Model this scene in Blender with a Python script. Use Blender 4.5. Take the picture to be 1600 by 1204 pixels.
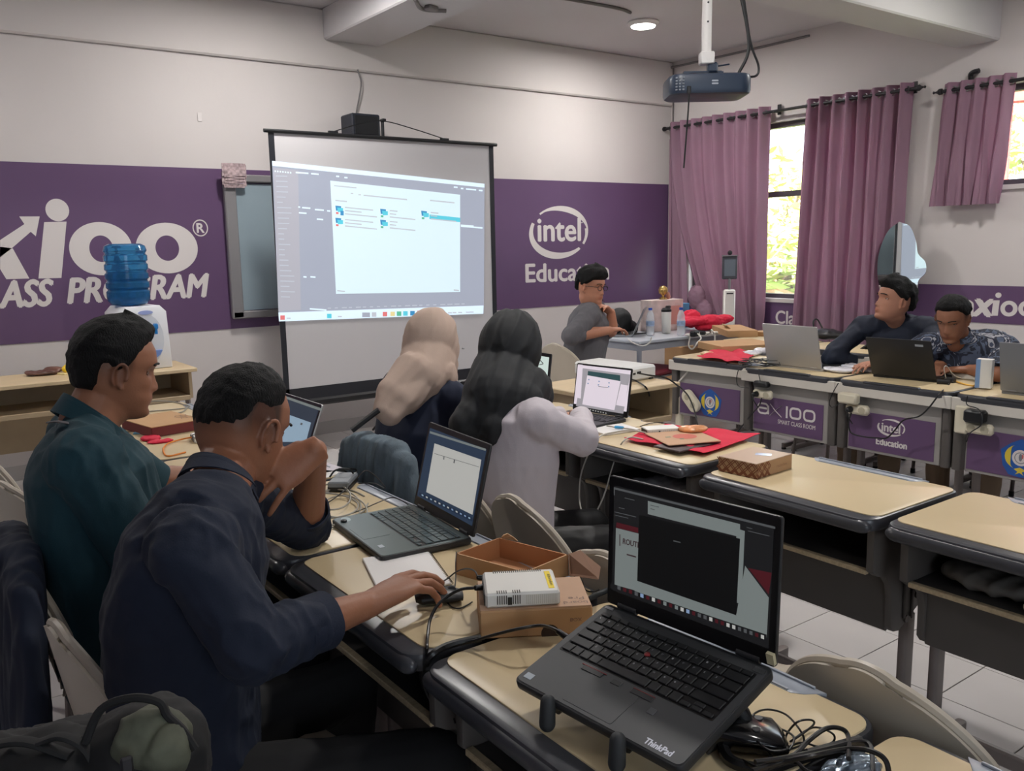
import bpy, bmesh, math, random
import numpy as np
from mathutils import Vector, Matrix, Euler, noise
random.seed(7); rng = np.random.default_rng(7)
V = Vector; PI = math.pi; R = math.radians
for o in list(bpy.data.objects): bpy.data.objects.remove(o)
C = bpy.context.scene.collection

# ---------------------------------------------------------------- camera
FPX, YAW, PITCH, ROLL, CH = 1354.97, .629369, .159887, -.0196014, 1.466
_f = np.array([math.sin(YAW)*math.cos(PITCH), math.cos(YAW)*math.cos(PITCH), -math.sin(PITCH)])
_r = np.array([math.cos(YAW), -math.sin(YAW), 0.]); _u = np.cross(_r, _f)
_c, _s = math.cos(ROLL), math.sin(ROLL)
_r, _u = _c*_r+_s*_u, -_s*_r+_c*_u
cam_d = bpy.data.cameras.new('camera'); cam = bpy.data.objects.new('camera', cam_d); C.objects.link(cam)
cam_d.sensor_width = 36; cam_d.lens = FPX/1600*36; cam_d.clip_start = .02; cam_d.clip_end = 200
m = Matrix.Identity(4)
for i in range(3): m[i][0], m[i][1], m[i][2] = _r[i], _u[i], -_f[i]
m[2][3] = CH; cam.matrix_world = m
bpy.context.scene.camera = cam
def ray(x, y): return V((x-800)/FPX*_r - (y-602)/FPX*_u + _f)
def pz(x, y, z=.74):
    d = ray(x, y); t = (z-CH)/d.z; return V((d.x*t, d.y*t, z))
def py(x, y, Y):
    d = ray(x, y); t = Y/d.y; return V((d.x*t, Y, CH+d.z*t))
def pxx(x, y, X):
    d = ray(x, y); t = X/d.x; return V((X, d.y*t, CH+d.z*t))
def pd(x, y, d):
    v = ray(x, y)*d; return V((v.x, v.y, CH+v.z))
def inframe(p, mrg=60):
    v = np.array(p)-[0, 0, CH]; d = v@_f
    if d < .05: return False
    X = 800+FPX*(v@_r)/d; Y = 602-FPX*(v@_u)/d
    return -mrg < X < 1600+mrg and -mrg < Y < 1204+mrg

# ---------------------------------------------------------------- world, lights, exposure
sc = bpy.context.scene
sc.view_settings.view_transform = 'Standard'; sc.view_settings.look = 'None'
sc.view_settings.exposure = EXPO = 0.42; sc.view_settings.gamma = 1.0; sc.view_settings.use_curve_mapping = False
w = bpy.data.worlds.new('overcast_sky'); sc.world = w; w.use_nodes = True
nt = w.node_tree; bg = nt.nodes['Background']; bg.inputs[0].default_value = (.80, .90, 1.0, 1); bg.inputs[1].default_value = 4.0
sun_d = bpy.data.lights.new('sun', 'SUN'); sun = bpy.data.objects.new('sun', sun_d); C.objects.link(sun)
sun_d.energy = 26.0; sun_d.angle = R(3); sun_d.color = (1, .95, .85); sun.location = (0, 0, 12)
sun.rotation_euler = V((1, .35, -1.3)).to_track_quat('-Z', 'Y').to_euler()
LAMPS = [(5.325, 5.387), (2.2, 5.2), (-.9, 5.2), (5.4, 2.1), (2.3, 2.2), (1.5, -.6)]  # last lamp is an added fill for the dim foreground
LAMP_W = 28

# ---------------------------------------------------------------- materials
MATS = {}
def mat(name, rgb, rough=.6, metal=0., var=0., vs=6., bump=0., bs=60., spec=.5, emit=0., trans=0., alpha=1., attr=None, stretch=None, coat=0., wave=None):
    if name in MATS: return MATS[name]
    m = bpy.data.materials.new(name); m.use_nodes = True; nt = m.node_tree; N = nt.nodes; L = nt.links
    b = N['Principled BSDF']; b.inputs['Roughness'].default_value = rough; b.inputs['Metallic'].default_value = metal
    b.inputs['Specular IOR Level'].default_value = spec; b.inputs['Coat Weight'].default_value = coat
    col = (*rgb, 1); b.inputs['Base Color'].default_value = col
    tc = N.new('ShaderNodeTexCoord'); mp = N.new('ShaderNodeMapping'); L.new(tc.outputs['Object'], mp.inputs[0])
    if stretch: mp.inputs['Scale'].default_value = stretch
    src = None
    if attr:
        a = N.new('ShaderNodeAttribute'); a.attribute_name = attr; src = a.outputs['Color']
    if var:
        n = N.new('ShaderNodeTexNoise'); n.inputs['Scale'].default_value = vs; n.inputs['Detail'].default_value = 5
        L.new(mp.outputs[0], n.inputs[0])
        r = N.new('ShaderNodeMapRange'); r.inputs[1].default_value = .3; r.inputs[2].default_value = .7
        r.inputs[3].default_value = 1-var; r.inputs[4].default_value = 1+var; L.new(n.outputs[0], r.inputs[0])
        mx = N.new('ShaderNodeVectorMath'); mx.operation = 'SCALE'
        if src: L.new(src, mx.inputs[0])
        else: mx.inputs[0].default_value = rgb
        L.new(r.outputs[0], mx.inputs['Scale']); src = mx.outputs[0]
    if src: L.new(src, b.inputs['Base Color'])
    if bump:
        n = N.new('ShaderNodeTexNoise'); n.inputs['Scale'].default_value = bs; n.inputs['Detail'].default_value = 4
        L.new(mp.outputs[0], n.inputs[0]); bp = N.new('ShaderNodeBump'); bp.inputs['Strength'].default_value = bump
        bp.inputs['Distance'].default_value = .01; L.new(n.outputs[0], bp.inputs['Height']); L.new(bp.outputs[0], b.inputs['Normal'])
    if emit:
        b.inputs['Emission Color'].default_value = col; b.inputs['Emission Strength'].default_value = emit
        if src: L.new(src, b.inputs['Emission Color'])
    if trans: b.inputs['Transmission Weight'].default_value = trans; b.inputs['IOR'].default_value = 1.3
    if alpha < 1: b.inputs['Alpha'].default_value = alpha
    MATS[name] = m; return m
def lin(r, g, b):  # sRGB 0..255 -> linear
    return tuple(((c/255)/12.92 if c/255 <= .04045 else ((c/255+.055)/1.055)**2.4) for c in (r, g, b))
def M8(name, r, g, b, **k): return mat(name, lin(r, g, b), **k)

# ---------------------------------------------------------------- object helpers
def link(o, parent=None):
    C.objects.link(o)
    if parent: o.parent = parent
    return o
def tag(o, label=None, cat=None, group=None, kind=None):
    if label: o['label'] = label
    if cat: o['category'] = cat
    if group: o['group'] = group
    if kind: o['kind'] = kind
    return o
def thing(name, loc, rz, label, cat, group=None):
    o = bpy.data.objects.new(name, None); o.empty_display_size = .05; C.objects.link(o)
    o.location = loc; o.rotation_euler = (0, 0, rz); return tag(o, label, cat, group)
def dup(o, loc=None, rz=None, label=None, group=None, parent=None):
    c = o.copy(); C.objects.link(c)
    if parent: c.parent = parent
    if loc is not None: c.location = loc
    if rz is not None: c.rotation_euler = (0, 0, rz)
    if label: c['label'] = label
    if group: c['group'] = group
    for ch in list(o.children): dup(ch, parent=c)
    return c
def addmats(me, mats):
    for x in (mats if isinstance(mats, (list, tuple)) else [mats]): me.materials.append(x)
def basis(z, up=V((0, 0, 1))):
    z = V(z).normalized()
    if abs(z.dot(up)) > .98: up = V((1, 0, 0))
    x = up.cross(z).normalized(); y = z.cross(x); return x, y, z
def catmull(pts, n=8):
    P = [V(p) for p in pts]
    if len(P) < 3: return P
    P = [P[0]*2-P[1]]+P+[P[-1]*2-P[-2]]; out = []
    for i in range(1, len(P)-2):
        a, b, c, d = P[i-1:i+3]
        for k in range(n):
            t = k/n; out.append(.5*((2*b)+(c-a)*t+(2*a-5*b+4*c-d)*t*t+(3*b-a-3*c+d)*t**3))
    out.append(P[-2]); return out
def rrect(w, h, r, n=5, cx=0, cy=0):
    o = []
    for k, (sx, sy) in enumerate(((1, 1), (-1, 1), (-1, -1), (1, -1))):
        for i in range(n+1):
            a = PI/2*(k+i/n); o.append((cx+sx*(w/2-r)+r*math.cos(a), cy+sy*(h/2-r)+r*math.sin(a)))
    return o
class MB:
    def __init__(s): s.v = []; s.f = []; s.mi = []; s.m = 0; s.X = None
    def add(s, vs, fs):
        n = len(s.v)
        s.v += [tuple(s.X@V(p)) if s.X else tuple(p) for p in vs]
        s.f += [tuple(i+n for i in f) for f in fs]; s.mi += [s.m]*len(fs); return s
    def box(s, c, d, rz=0, bev=0, M=None):
        x, y, z = d[0]/2, d[1]/2, d[2]/2
        if bev:
            b = min(bev, x*.9, y*.9, z*.9)
            o = [(x-b, y), (b-x, y), (-x, y-b), (-x, b-y), (b-x, -y), (x-b, -y), (x, b-y), (x, y-b)]
            i = [(x-b, y-b), (b-x, y-b), (b-x, y-b), (b-x, b-y), (b-x, b-y), (x-b, b-y), (x-b, b-y), (x-b, y-b)]
            vs = [(*p, -z) for p in i]+[(*p, b-z) for p in o]+[(*p, z-b) for p in o]+[(*p, z) for p in i]
            fs = [(k+r*8, (k+1) % 8+r*8, (k+1) % 8+r*8+8, k+r*8+8) for r in range(3) for k in range(8)]
            fs += [(0, 5, 3, 1)[::1], (24, 25, 27, 29)]
        else:
            vs = [(a, b_, c_) for c_ in (-z, z) for a, b_ in ((-x, -y), (x, -y), (x, y), (-x, y))]
            fs = [(3, 2, 1, 0), (4, 5, 6, 7), (0, 1, 5, 4), (1, 2, 6, 5), (2, 3, 7, 6), (3, 0, 4, 7)]
        T = Matrix.Translation(c)@Matrix.Rotation(rz, 4, 'Z')
        if M is not None: T = Matrix.Translation(c)@M.to_4x4()
        return s.add([T@V(p) for p in vs], fs)
    def cyl(s, a, b, r, r2=None, n=12, cap=True):
        a, b = V(a), V(b); x, y, z = basis(b-a); r2 = r if r2 is None else r2
        vs = []
        for p, q in ((a, r), (b, r2)):
            vs += [p+x*math.cos(2*PI*i/n)*q+y*math.sin(2*PI*i/n)*q for i in range(n)]
        fs = [(i, (i+1) % n, n+(i+1) % n, n+i) for i in range(n)]
        if cap: fs += [tuple(range(n))[::-1], tuple(range(n, 2*n))]
        return s.add(vs, fs)
    def tube(s, pts, r, n=8, smooth=6, flat=1.):
        P = catmull(pts, smooth) if smooth else [V(p) for p in pts]
        vs = []; t0 = (P[1]-P[0]).normalized(); x, y, _ = basis(t0)
        for i, p in enumerate(P):
            t = (P[min(i+1, len(P)-1)]-P[max(i-1, 0)])
            t = t.normalized() if t.length > 1e-9 else t0
            q = t0.rotation_difference(t); x = q@x; x = (x-t*x.dot(t)).normalized(); y = t.cross(x); t0 = t
            rr = r[min(i*len(r)//len(P), len(r)-1)] if isinstance(r, (list, tuple)) else r
            vs += [p+x*math.cos(2*PI*k/n)*rr+y*math.sin(2*PI*k/n)*rr*flat for k in range(n)]
        m_ = len(P)
        fs = [(i*n+k, i*n+(k+1) % n, (i+1)*n+(k+1) % n, (i+1)*n+k) for i in range(m_-1) for k in range(n)]
        fs += [tuple(range(n))[::-1], tuple(range((m_-1)*n, m_*n))]
        return s.add(vs, fs)
    def lathe(s, prof, c=(0, 0, 0), n=24, sx=1, sy=1):
        vs = [(c[0]+r*math.cos(2*PI*k/n)*sx, c[1]+r*math.sin(2*PI*k/n)*sy, c[2]+z) for r, z in prof for k in range(n)]
        fs = [(i*n+k, i*n+(k+1) % n, (i+1)*n+(k+1) % n, (i+1)*n+k) for i in range(len(prof)-1) for k in range(n)]
        fs += [tuple(range(n))[::-1], tuple(range((len(prof)-1)*n, len(prof)*n))]
        return s.add(vs, fs)
    def prism(s, o, z0, z1, M=None, bev=0):
        n = len(o); A = sum(o[i][0]*o[(i+1) % n][1]-o[(i+1) % n][0]*o[i][1] for i in range(n))
        if A < 0: o = o[::-1]
        if bev:
            cx = sum(p[0] for p in o)/n; cy = sum(p[1] for p in o)/n
            def ins(b):
                q = []
                for i in range(n):
                    a, c = V((*o[i-1], 0)), V((*o[(i+1) % n], 0)); t = (c-a).normalized(); q.append((o[i][0]-t.y*b, o[i][1]+t.x*b))
                return q
            lv = [(ins(bev), z0), (ins(bev*.3), z0+bev*.3), (o, z0+bev), (o, z1-bev), (ins(bev*.3), z1-bev*.3), (ins(bev), z1)]
        else: lv = [(o, z0), (o, z1)]
        vs = [(p[0], p[1], z) for q, z in lv for p in q]
        fs = [(r*n+k, r*n+(k+1) % n, (r+1)*n+(k+1) % n, (r+1)*n+k) for r in range(len(lv)-1) for k in range(n)]
        fs += [tuple(range(n))[::-1], tuple(range((len(lv)-1)*n, len(lv)*n))]
        if M is not None: vs = [M@V(p) for p in vs]
        return s.add(vs, fs)
    def ell(s, c, r, n=16, m_=10, M=None):
        vs = []
        for i in range(m_+1):
            t = PI*i/m_-PI/2
            for k in range(n):
                a = 2*PI*k/n; p = V((r[0]*math.cos(t)*math.cos(a), r[1]*math.cos(t)*math.sin(a), r[2]*math.sin(t)))
                if i in (0, m_): p += V((math.cos(a), math.sin(a), 0))*1e-5
                vs.append((M@p if M else p)+V(c))
        fs = [(i*n+k, i*n+(k+1) % n, (i+1)*n+(k+1) % n, (i+1)*n+k) for i in range(m_) for k in range(n)]
        fs += [tuple(range(n))[::-1], tuple(range(m_*n, (m_+1)*n))]
        return s.add(vs, fs)
    def loft(s, rings, side=V((0, 1, 0)), n=20, power=1.0):
        """rings: (centre, a_side, b_other); cross-section axes: side and tangent x side"""
        cs = [V(r[0]) for r in rings]; vs = []
        for i, (c, a, b) in enumerate(rings):
            t = (cs[min(i+1, len(cs)-1)]-cs[max(i-1, 0)]).normalized()
            x = (side-t*side.dot(t)).normalized(); y = t.cross(x)
            for k in range(n):
                q = 2*PI*k/n; cc, ss = math.cos(q), math.sin(q)
                vs.append(V(c)+x*a*math.copysign(abs(cc)**power, cc)+y*b*math.copysign(abs(ss)**power, ss))
        m_ = len(rings)
        fs = [(i*n+k, i*n+(k+1) % n, (i+1)*n+(k+1) % n, (i+1)*n+k) for i in range(m_-1) for k in range(n)]
        fs += [tuple(range(n))[::-1], tuple(range((m_-1)*n, m_*n))]
        return s.add(vs, fs)
    def cap(s, a, ra, b, rb, n=14):
        a, b = V(a), V(b); d = (b-a); L = d.length or 1e-6; x, y, z = basis(d); prof = []
        for i in range(5): t = -PI/2+PI/2*i/5+.02; prof.append((ra*math.cos(t), ra*math.sin(t)))
        prof += [(ra, 0), (rb, L)]
        for i in range(1, 6): t = PI/2*i/5-.02; prof.append((rb*math.cos(t), L+rb*math.sin(t)))
        vs = [a+x*r*math.cos(2*PI*k/n)+y*r*math.sin(2*PI*k/n)+z*h for r, h in prof for k in range(n)]
        m_ = len(prof)
        fs = [(i*n+k, i*n+(k+1) % n, (i+1)*n+(k+1) % n, (i+1)*n+k) for i in range(m_-1) for k in range(n)]
        fs += [tuple(range(n))[::-1], tuple(range((m_-1)*n, m_*n))]
        return s.add(vs, fs)
    def grid(s, fn, nu, nv, th=0):
        vs = [V(fn(u/nu, v/nv)) for v in range(nv+1) for u in range(nu+1)]; W = nu+1
        fs = [(v*W+u, v*W+u+1, (v+1)*W+u+1, (v+1)*W+u) for v in range(nv) for u in range(nu)]
        if th:
            nr = []
            for v in range(nv+1):
                for u in range(nu+1):
                    a = vs[v*W+min(u+1, nu)]-vs[v*W+max(u-1, 0)]; b = vs[min(v+1, nv)*W+u]-vs[max(v-1, 0)*W+u]
                    n_ = a.cross(b); nr.append(n_.normalized() if n_.length > 1e-12 else V((0, 0, 1)))
            K = len(vs); vs = vs+[p-q*th for p, q in zip(vs, nr)]
            fs += [tuple(i+K for i in f[::-1]) for f in fs]
            ed = [v*W for v in range(nv+1)]
            for u in range(nu): fs += [(u+1, u, u+K, u+1+K), (nv*W+u, nv*W+u+1, nv*W+u+1+K, nv*W+u+K)]
            for v in range(nv): fs += [(v*W, (v+1)*W, (v+1)*W+K, v*W+K), ((v+1)*W+nu, v*W+nu, v*W+nu+K, (v+1)*W+nu+K)]
        return s.add(vs, fs)
    def quad(s, *p): return s.add(p, [tuple(range(len(p)))])
    def build(s, name, mats, parent=None, smooth=False, center=False, sub=0):
        me = bpy.data.meshes.new(name); vs = s.v; off = V((0, 0, 0))
        if center:
            a = np.array(vs); off = V(((a[:, 0].min()+a[:, 0].max())/2, (a[:, 1].min()+a[:, 1].max())/2, a[:, 2].min()))
            vs = [tuple(V(p)-off) for p in vs]
        me.from_pydata(vs, [], s.f); addmats(me, mats)
        if any(s.mi): me.polygons.foreach_set('material_index', s.mi)
        o = bpy.data.objects.new(name, me); link(o, parent); o.location = off
        if smooth:
            me.polygons.foreach_set('use_smooth', [len(p.vertices) < 5 for p in me.polygons])
            if smooth != 'all': me.set_sharp_from_angle(angle=R(38))
        if sub: md = o.modifiers.new('s', 'SUBSURF'); md.levels = md.render_levels = sub
        return o
TXT = {}
def textmesh(s):
    if s in TXT: return TXT[s]
    cu = bpy.data.curves.new('t', 'FONT'); cu.body = s; cu.resolution_u = 4
    o = bpy.data.objects.new('t', cu); C.objects.link(o); dg = bpy.context.evaluated_depsgraph_get(); dg.update()
    me = o.evaluated_get(dg).to_mesh(); vs = [V(v.co) for v in me.vertices]; fs = [tuple(p.vertices) for p in me.polygons]
    o.evaluated_get(dg).to_mesh_clear(); bpy.data.objects.remove(o)
    x0 = min(v.x for v in vs); x1 = max(v.x for v in vs); y0 = min(v.y for v in vs); y1 = max(v.y for v in vs)
    TXT[s] = ([((v.x-x0)/(x1-x0), (v.y-y0)/(y1-y0)) for v in vs], fs); return TXT[s]
def txt(mb, s, o, right, up, bold=0, shear=0):
    """letters fitted into the parallelogram o, right, up; bold = repeated offset"""
    vs, fs = textmesh(s); o, right, up = V(o), V(right), V(up); n = right.cross(up).normalized()
    for k, (a, b) in enumerate([(0, 0)]+([(bold, 0), (-bold, 0), (0, bold*.7), (0, -bold*.7)] if bold else [])):
        q = right.normalized()*a+up.normalized()*b+n*.00002*k
        mb.add([o+right*x+right.normalized()*(shear*up.length*y)+up*y+q for x, y in vs], fs)
# sculpted body parts: overlapping forms fused into one skin
def fuse(name, mb, voxel, mats, parent=None, it=2, disp=None, attr=None, lam=.5):
    me = bpy.data.meshes.new('tmp'); me.from_pydata(mb.v, [], mb.f)
    o = bpy.data.objects.new('tmp', me); C.objects.link(o)
    md = o.modifiers.new('r', 'REMESH'); md.mode = 'VOXEL'; md.voxel_size = voxel
    dg = bpy.context.evaluated_depsgraph_get(); dg.update()
    new = bpy.data.meshes.new_from_object(o.evaluated_get(dg)); bpy.data.objects.remove(o); bpy.data.meshes.remove(me)
    n = len(new.vertices); co = np.empty(n*3); new.vertices.foreach_get('co', co); co = co.reshape(n, 3)
    e = np.empty(len(new.edges)*2, dtype=np.int64); new.edges.foreach_get('vertices', e); e = e.reshape(-1, 2)
    deg = np.bincount(e.ravel(), minlength=n).astype(float)[:, None]; deg[deg == 0] = 1
    def avg(c):
        return np.stack([np.bincount(e[:, 0], c[e[:, 1], k], n)+np.bincount(e[:, 1], c[e[:, 0], k], n) for k in range(3)], 1)/deg
    for _ in range(it): co = co+lam*(avg(co)-co)
    if disp is not None:
        new.vertices.foreach_set('co', co.ravel()); new.update()
        nr = np.empty(n*3); new.vertices.foreach_get('normal', nr); nr = nr.reshape(n, 3)
        co = disp(co, nr)
    new.vertices.foreach_set('co', co.ravel())
    new.name = name; new.materials.clear(); addmats(new, mats)
    new.polygons.foreach_set('use_smooth', [True]*len(new.polygons)); new.polygons.foreach_set('material_index', [0]*len(new.polygons))
    if attr is not None:
        a = new.color_attributes.new('tint', 'FLOAT_COLOR', 'POINT'); a.data.foreach_set('color', attr(co).astype(np.float32).ravel())
    new.update(); o = bpy.data.objects.new(name, new); return link(o, parent)
def sm(x, a, b):
    t = np.clip((x-a)/(b-a), 0, 1); return t*t*(3-2*t)
def wob(co, s, seed=0):   # cheap smooth pseudo noise in [-1,1]
    q = np.random.default_rng(seed); out = 0
    for k in range(4):
        d = q.normal(size=3); d /= np.linalg.norm(d); d2 = q.normal(size=3); d2 /= np.linalg.norm(d2)
        out = out+np.sin(co@d*s*(1+.45*k)+q.uniform(0, 6)+1.3*np.sin(co@d2*s*.6+q.uniform(0, 6)))/(1+.4*k)
    return out/2.7
def folds(amp, s, seed, d=None):
    """cloth creases: sharp valleys of warped waves"""
    def fn(co, nr):
        a = wob(co, s, seed); b = wob(co, s*2.1, seed+5); c = wob(co, s*.45, seed+9)
        h = (1-np.abs(a)*2)*.55+(1-np.abs(b)*2)*.2+c*.5
        k = amp*h
        if d is not None: k = k*d(co)
        return co+nr*k[:, None]
    return fn
# ================================================================ THE SETTING
WY, WX, CZ = 6.424, 6.747, 3.255; LX, BY = -2.6, -3.4
wallm = M8('wall_paint', 205, 199, 197, rough=.75, var=.03, vs=1.2, bump=.05, bs=25)
ceilm = M8('ceiling_paint', 198, 195, 197, rough=.85, var=.03, vs=.8, bump=.06, bs=30)
grout = M8('grout', 128, 122, 116, rough=.9, var=.1, vs=20)
tilem = M8('tile', 198, 194, 192, rough=.22, var=.035, vs=2.5, spec=.5)
purple = M8('purple_print', 96, 71, 105, rough=.42, var=.05, vs=2)
white_print = M8('white_print', 214, 208, 206, rough=.5)
black = M8('black_plastic', 22, 23, 26, rough=.42)
darkgrey = M8('dark_grey_plastic', 62, 63, 66, rough=.45, var=.06, vs=9)
def S(o): return tag(o, kind='structure')
def boxo(name, x0, x1, y0, y1, z0, z1, m, parent=None, bev=0):
    return MB().box(((x0+x1)/2, (y0+y1)/2, (z0+z1)/2), (x1-x0, y1-y0, z1-z0), bev=bev).build(name, m, parent)
fl = S(boxo('floor', LX, WX, BY, WY, -.12, -.004, grout))
# tiles, 30 cm grid
x0, y0, T = 2.64-.0, 1.611, .30
cells = []
for i in range(-18, 14):
    for j in range(-17, 17):
        a, b = x0+i*T, y0+j*T
        if a+T < LX+.01 or b+T < BY+.01 or a > WX-.01 or b > WY-.01: continue
        cells.append((a, b, max(a, LX), max(b, BY), min(a+T, WX), min(b+T, WY)))
def nearkey(c):
    p = (c[0]+T/2, c[1]+T/2, 0); return (0 if inframe(p, 150) else 1, (V(p)-V((0, 0, CH))).length)
cells.sort(key=nearkey)
tm = MB().box((T/2, T/2, -.002), (T-.0035, T-.0035, .004), bev=.001); base_tile = None; rest = MB(); nt_ = 0
for c in cells:
    full = c[2] == c[0] and c[3] == c[1] and abs(c[4]-c[0]-T) < 1e-6 and abs(c[5]-c[1]-T) < 1e-6
    if full and nt_ < 296 and nearkey(c)[0] == 0:
        if base_tile is None: base_tile = tm.build('tile', tilem, fl); o = base_tile
        else: o = base_tile.copy(); C.objects.link(o)
        o.parent = fl; o.location = (c[0], c[1], random.uniform(-.0004, .0002)); nt_ += 1
    else: rest.box(((c[2]+c[4])/2, (c[3]+c[5])/2, -.002), (c[4]-c[2]-.0035, c[5]-c[3]-.0035, .004))
tag(rest.build('tile_field', tilem, fl), kind='stuff')
S(boxo('wall_front', LX, WX+.25, WY, WY+.2, -.12, CZ+.1, wallm))
# right wall with two window openings
w1 = (4.05, 6.15, .93, 2.52); w2 = (1.3, 3.32, 1.83, 2.545)
def wall_x(name, X0, X1, ya, yb, wins, m):
    mb = MB(); ys = sorted({ya, yb, *[q for w_ in wins for q in w_[:2]]})
    for a, b in zip(ys, ys[1:]):
        ww = [w_ for w_ in wins if w_[0] <= a+1e-6 and w_[1] >= b-1e-6]
        zs = [(-.12, CZ+.1)] if not ww else [(-.12, ww[0][2]), (ww[0][3], CZ+.1)]
        for z0, z1 in zs: mb.box(((X0+X1)/2, (a+b)/2, (z0+z1)/2), (X1-X0, b-a, z1-z0))
    return mb.build(name, m)
S(wall_x('wall_right', WX, WX+.18, BY, WY+.2, [w1, w2], wallm))
wall_d = M8('unseen_wall_mauve', 104, 92, 104, rough=.8, var=.03, vs=1.2)  # dark tone invented for the unseen walls, to cut bounced light
S(boxo('wall_left', LX-.2, LX, BY-.2, WY+.2, -.12, CZ+.1, wall_d))
bw = [(-1.8, .8, 1.0, 2.5), (2.2, 5.4, 1.0, 2.5)]
mb = MB(); xs = [LX, -1.8, .8, 2.2, 5.4, WX+.18]
for k, (a, b) in enumerate(zip(xs, xs[1:])):
    for z0, z1 in ([(-.12, 1.0), (2.5, CZ+.1)] if k in (1,) else [(-.12, CZ+.1)]): mb.box(((a+b)/2, BY-.1, (z0+z1)/2), (b-a, .2, z1-z0))  # opening added in the unseen back wall to let sky light in
S(mb.build('wall_back', wall_d))
S(boxo('ceiling', LX-.2, WX+.25, BY-.2, WY+.2, CZ, CZ+.2, ceilm))
# beams: lip over the front wall, one running into the room, one crossing to the right wall
S(boxo('trim_1', LX, WX, WY-.035, WY, 2.83, CZ, wallm, bev=.012))
S(boxo('trim_2', 2.95, 3.42, BY, WY-.035, 3.03, CZ, ceilm, bev=.01))
S(boxo('trim_3', LX, WX, 3.2, 3.52, 2.86, CZ, ceilm, bev=.01))
S(boxo('baseboard_front', LX, WX, WY-.012, WY, 0, .1, M8('base_tile', 176, 172, 170, rough=.4)))
frm = M8('window_frame_paint', 74, 66, 74, rough=.5)
glass = mat('window_glass', (1, 1, 1), rough=0, spec=.3, alpha=.12)
def window(n, y0, y1, z0, z1, muls, zm):
    f = MB()
    for a, b, c, d in ((y0, y1, z0, z0+.045), (y0, y1, z1-.045, z1), (y0, y0+.045, z0, z1), (y1-.045, y1, z0, z1)):
        f.box((WX+.09, (a+b)/2, (c+d)/2), (.07, b-a, d-c))
    for q in muls: f.box((WX+.09, q, (z0+z1)/2), (.06, .045, z1-z0))
    if zm: f.box((WX+.09, (y0+y1)/2, zm), (.06, y1-y0, .05))
    o = S(f.build(f'window_{n}', frm)); ed = [y0]+muls+[y1]
    for a, b in zip(ed, ed[1:]):
        for c, d in ([(z0, zm), (zm, z1)] if zm else [(z0, z1)]):
            boxo('pane', WX+.088, WX+.092, a+.02, b-.02, c+.02, d-.02, glass, o)
    boxo('window_sill', WX-.02, WX+.1, y0, y1, z0-.03, z0+.005, wallm, o)
window(1, *w1, [4.76, 5.16+.3], 1.885); window(2, *w2, [2.3], None)

# wall-mounted purple banners with white lettering
def slab(name, pts, z, m, parent=None, th=.002, n=(0, -1, 0), mats=None):
    n = V(n); a = [V(p) for p in pts]; b = [p+n*th for p in a]; k = len(a)
    mb = MB(); mb.add(a+b, [tuple(range(k)), tuple(range(2*k-1, k-1, -1))]+[(i, k+i, k+(i+1) % k, (i+1) % k) for i in range(k)])
    return mb.build(name, m, parent)
def ring(mb, c, rx, ry, tx, ty, rt, up, n=48, a0=0, a1=360, taper=None, shear=0):
    c, rt, up = V(c), V(rt).normalized(), V(up).normalized(); P = []
    for i in range(n+1):
        t = R(a0+(a1-a0)*i/n); k = 1 if taper is None else taper(i/n); ct, st = math.cos(t), math.sin(t)
        for q in (0, 1):
            yy = (ry-ty*k*q)*st; P.append(c+rt*((rx-tx*k*q)*ct+shear*yy)+up*yy)
    mb.add(P, [(2*i, 2*i+1, 2*i+3, 2*i+2) for i in range(n)])
def disc(mb, c, rx, ry, rt, up, n=28, shear=0):
    c, rt, up = V(c), V(rt).normalized(), V(up).normalized()
    mb.add([c+rt*(rx*math.cos(2*PI*i/n)+shear*ry*math.sin(2*PI*i/n))+up*ry*math.sin(2*PI*i/n) for i in range(n)], [tuple(range(n))])
def swirl(mb, c, rx, ry, rt, up, u=1.):
    """oval swoosh open at the upper left and lower right"""
    ring(mb, c, rx, ry, .10*rx, .16*ry, rt, up, a0=8, a1=135, taper=lambda t: .5+.9*math.sin(PI*min(1, t*1.1+.0)), shear=.10)
    ring(mb, c, rx, ry, .14*rx, .22*ry, rt, up, a0=158, a1=320, taper=lambda t: .25+.95*math.sin(PI*min(1, .15+t*.75)), shear=.10)
    ring(mb, c, rx, ry, .13*rx, .2*ry, rt, up, a0=-28, a1=10, taper=lambda t: .55+.35*t, shear=.10)
Y1 = WY-.003
fb = tag(slab('wall_banner', [(LX+1.2, Y1, .905), (6.715, Y1, .885), (6.72, Y1, 2.055), (LX+1.2, Y1, 2.05)], 0, purple),
         'long purple printed band across the white front wall', 'banner')
def q(*pp, Y=Y1-.004): return [py(x, y, Y) for x, y in pp]
L1 = MB(); RT, UP = V((1, 0, 0)), V((0, 0, 1)); Yl = Y1-.0035
def P(x, y): return py(x, y, Yl)
# big letters: arrow of the x, i, o, o
L1.add([P(0, 375), P(38, 350), P(30, 338), P(62, 338), P(56, 369), P(48, 362), P(18, 388), P(0, 402)], [tuple(range(8))])
L1.add([P(0, 385), P(20, 388), P(46, 435), P(10, 436), P(0, 420)], [tuple(range(5))])
L1.add([P(69, 347), P(104, 346), P(96, 434), P(60, 435)], [(0, 1, 2, 3)])
a, b = P(71, 328), P(108, 328); disc(L1, (a+b)/2, (b-a).length/2, (P(90, 310)-P(90, 345)).length/2, RT, UP)
for xl, xr, yt, yb in ((108, 207, 347, 430), (212, 309, 348, 427)):
    c = (P(xl, (yt+yb)/2)+P(xr, (yt+yb)/2))/2; hx = (P(xr, 390)-P(xl, 390)).length/2; hy = (P((xl+xr)/2, yt)-P((xl+xr)/2, yb)).length/2
    ring(L1, c, hx, hy, hx*.62, hy*.5, RT, UP)
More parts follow.
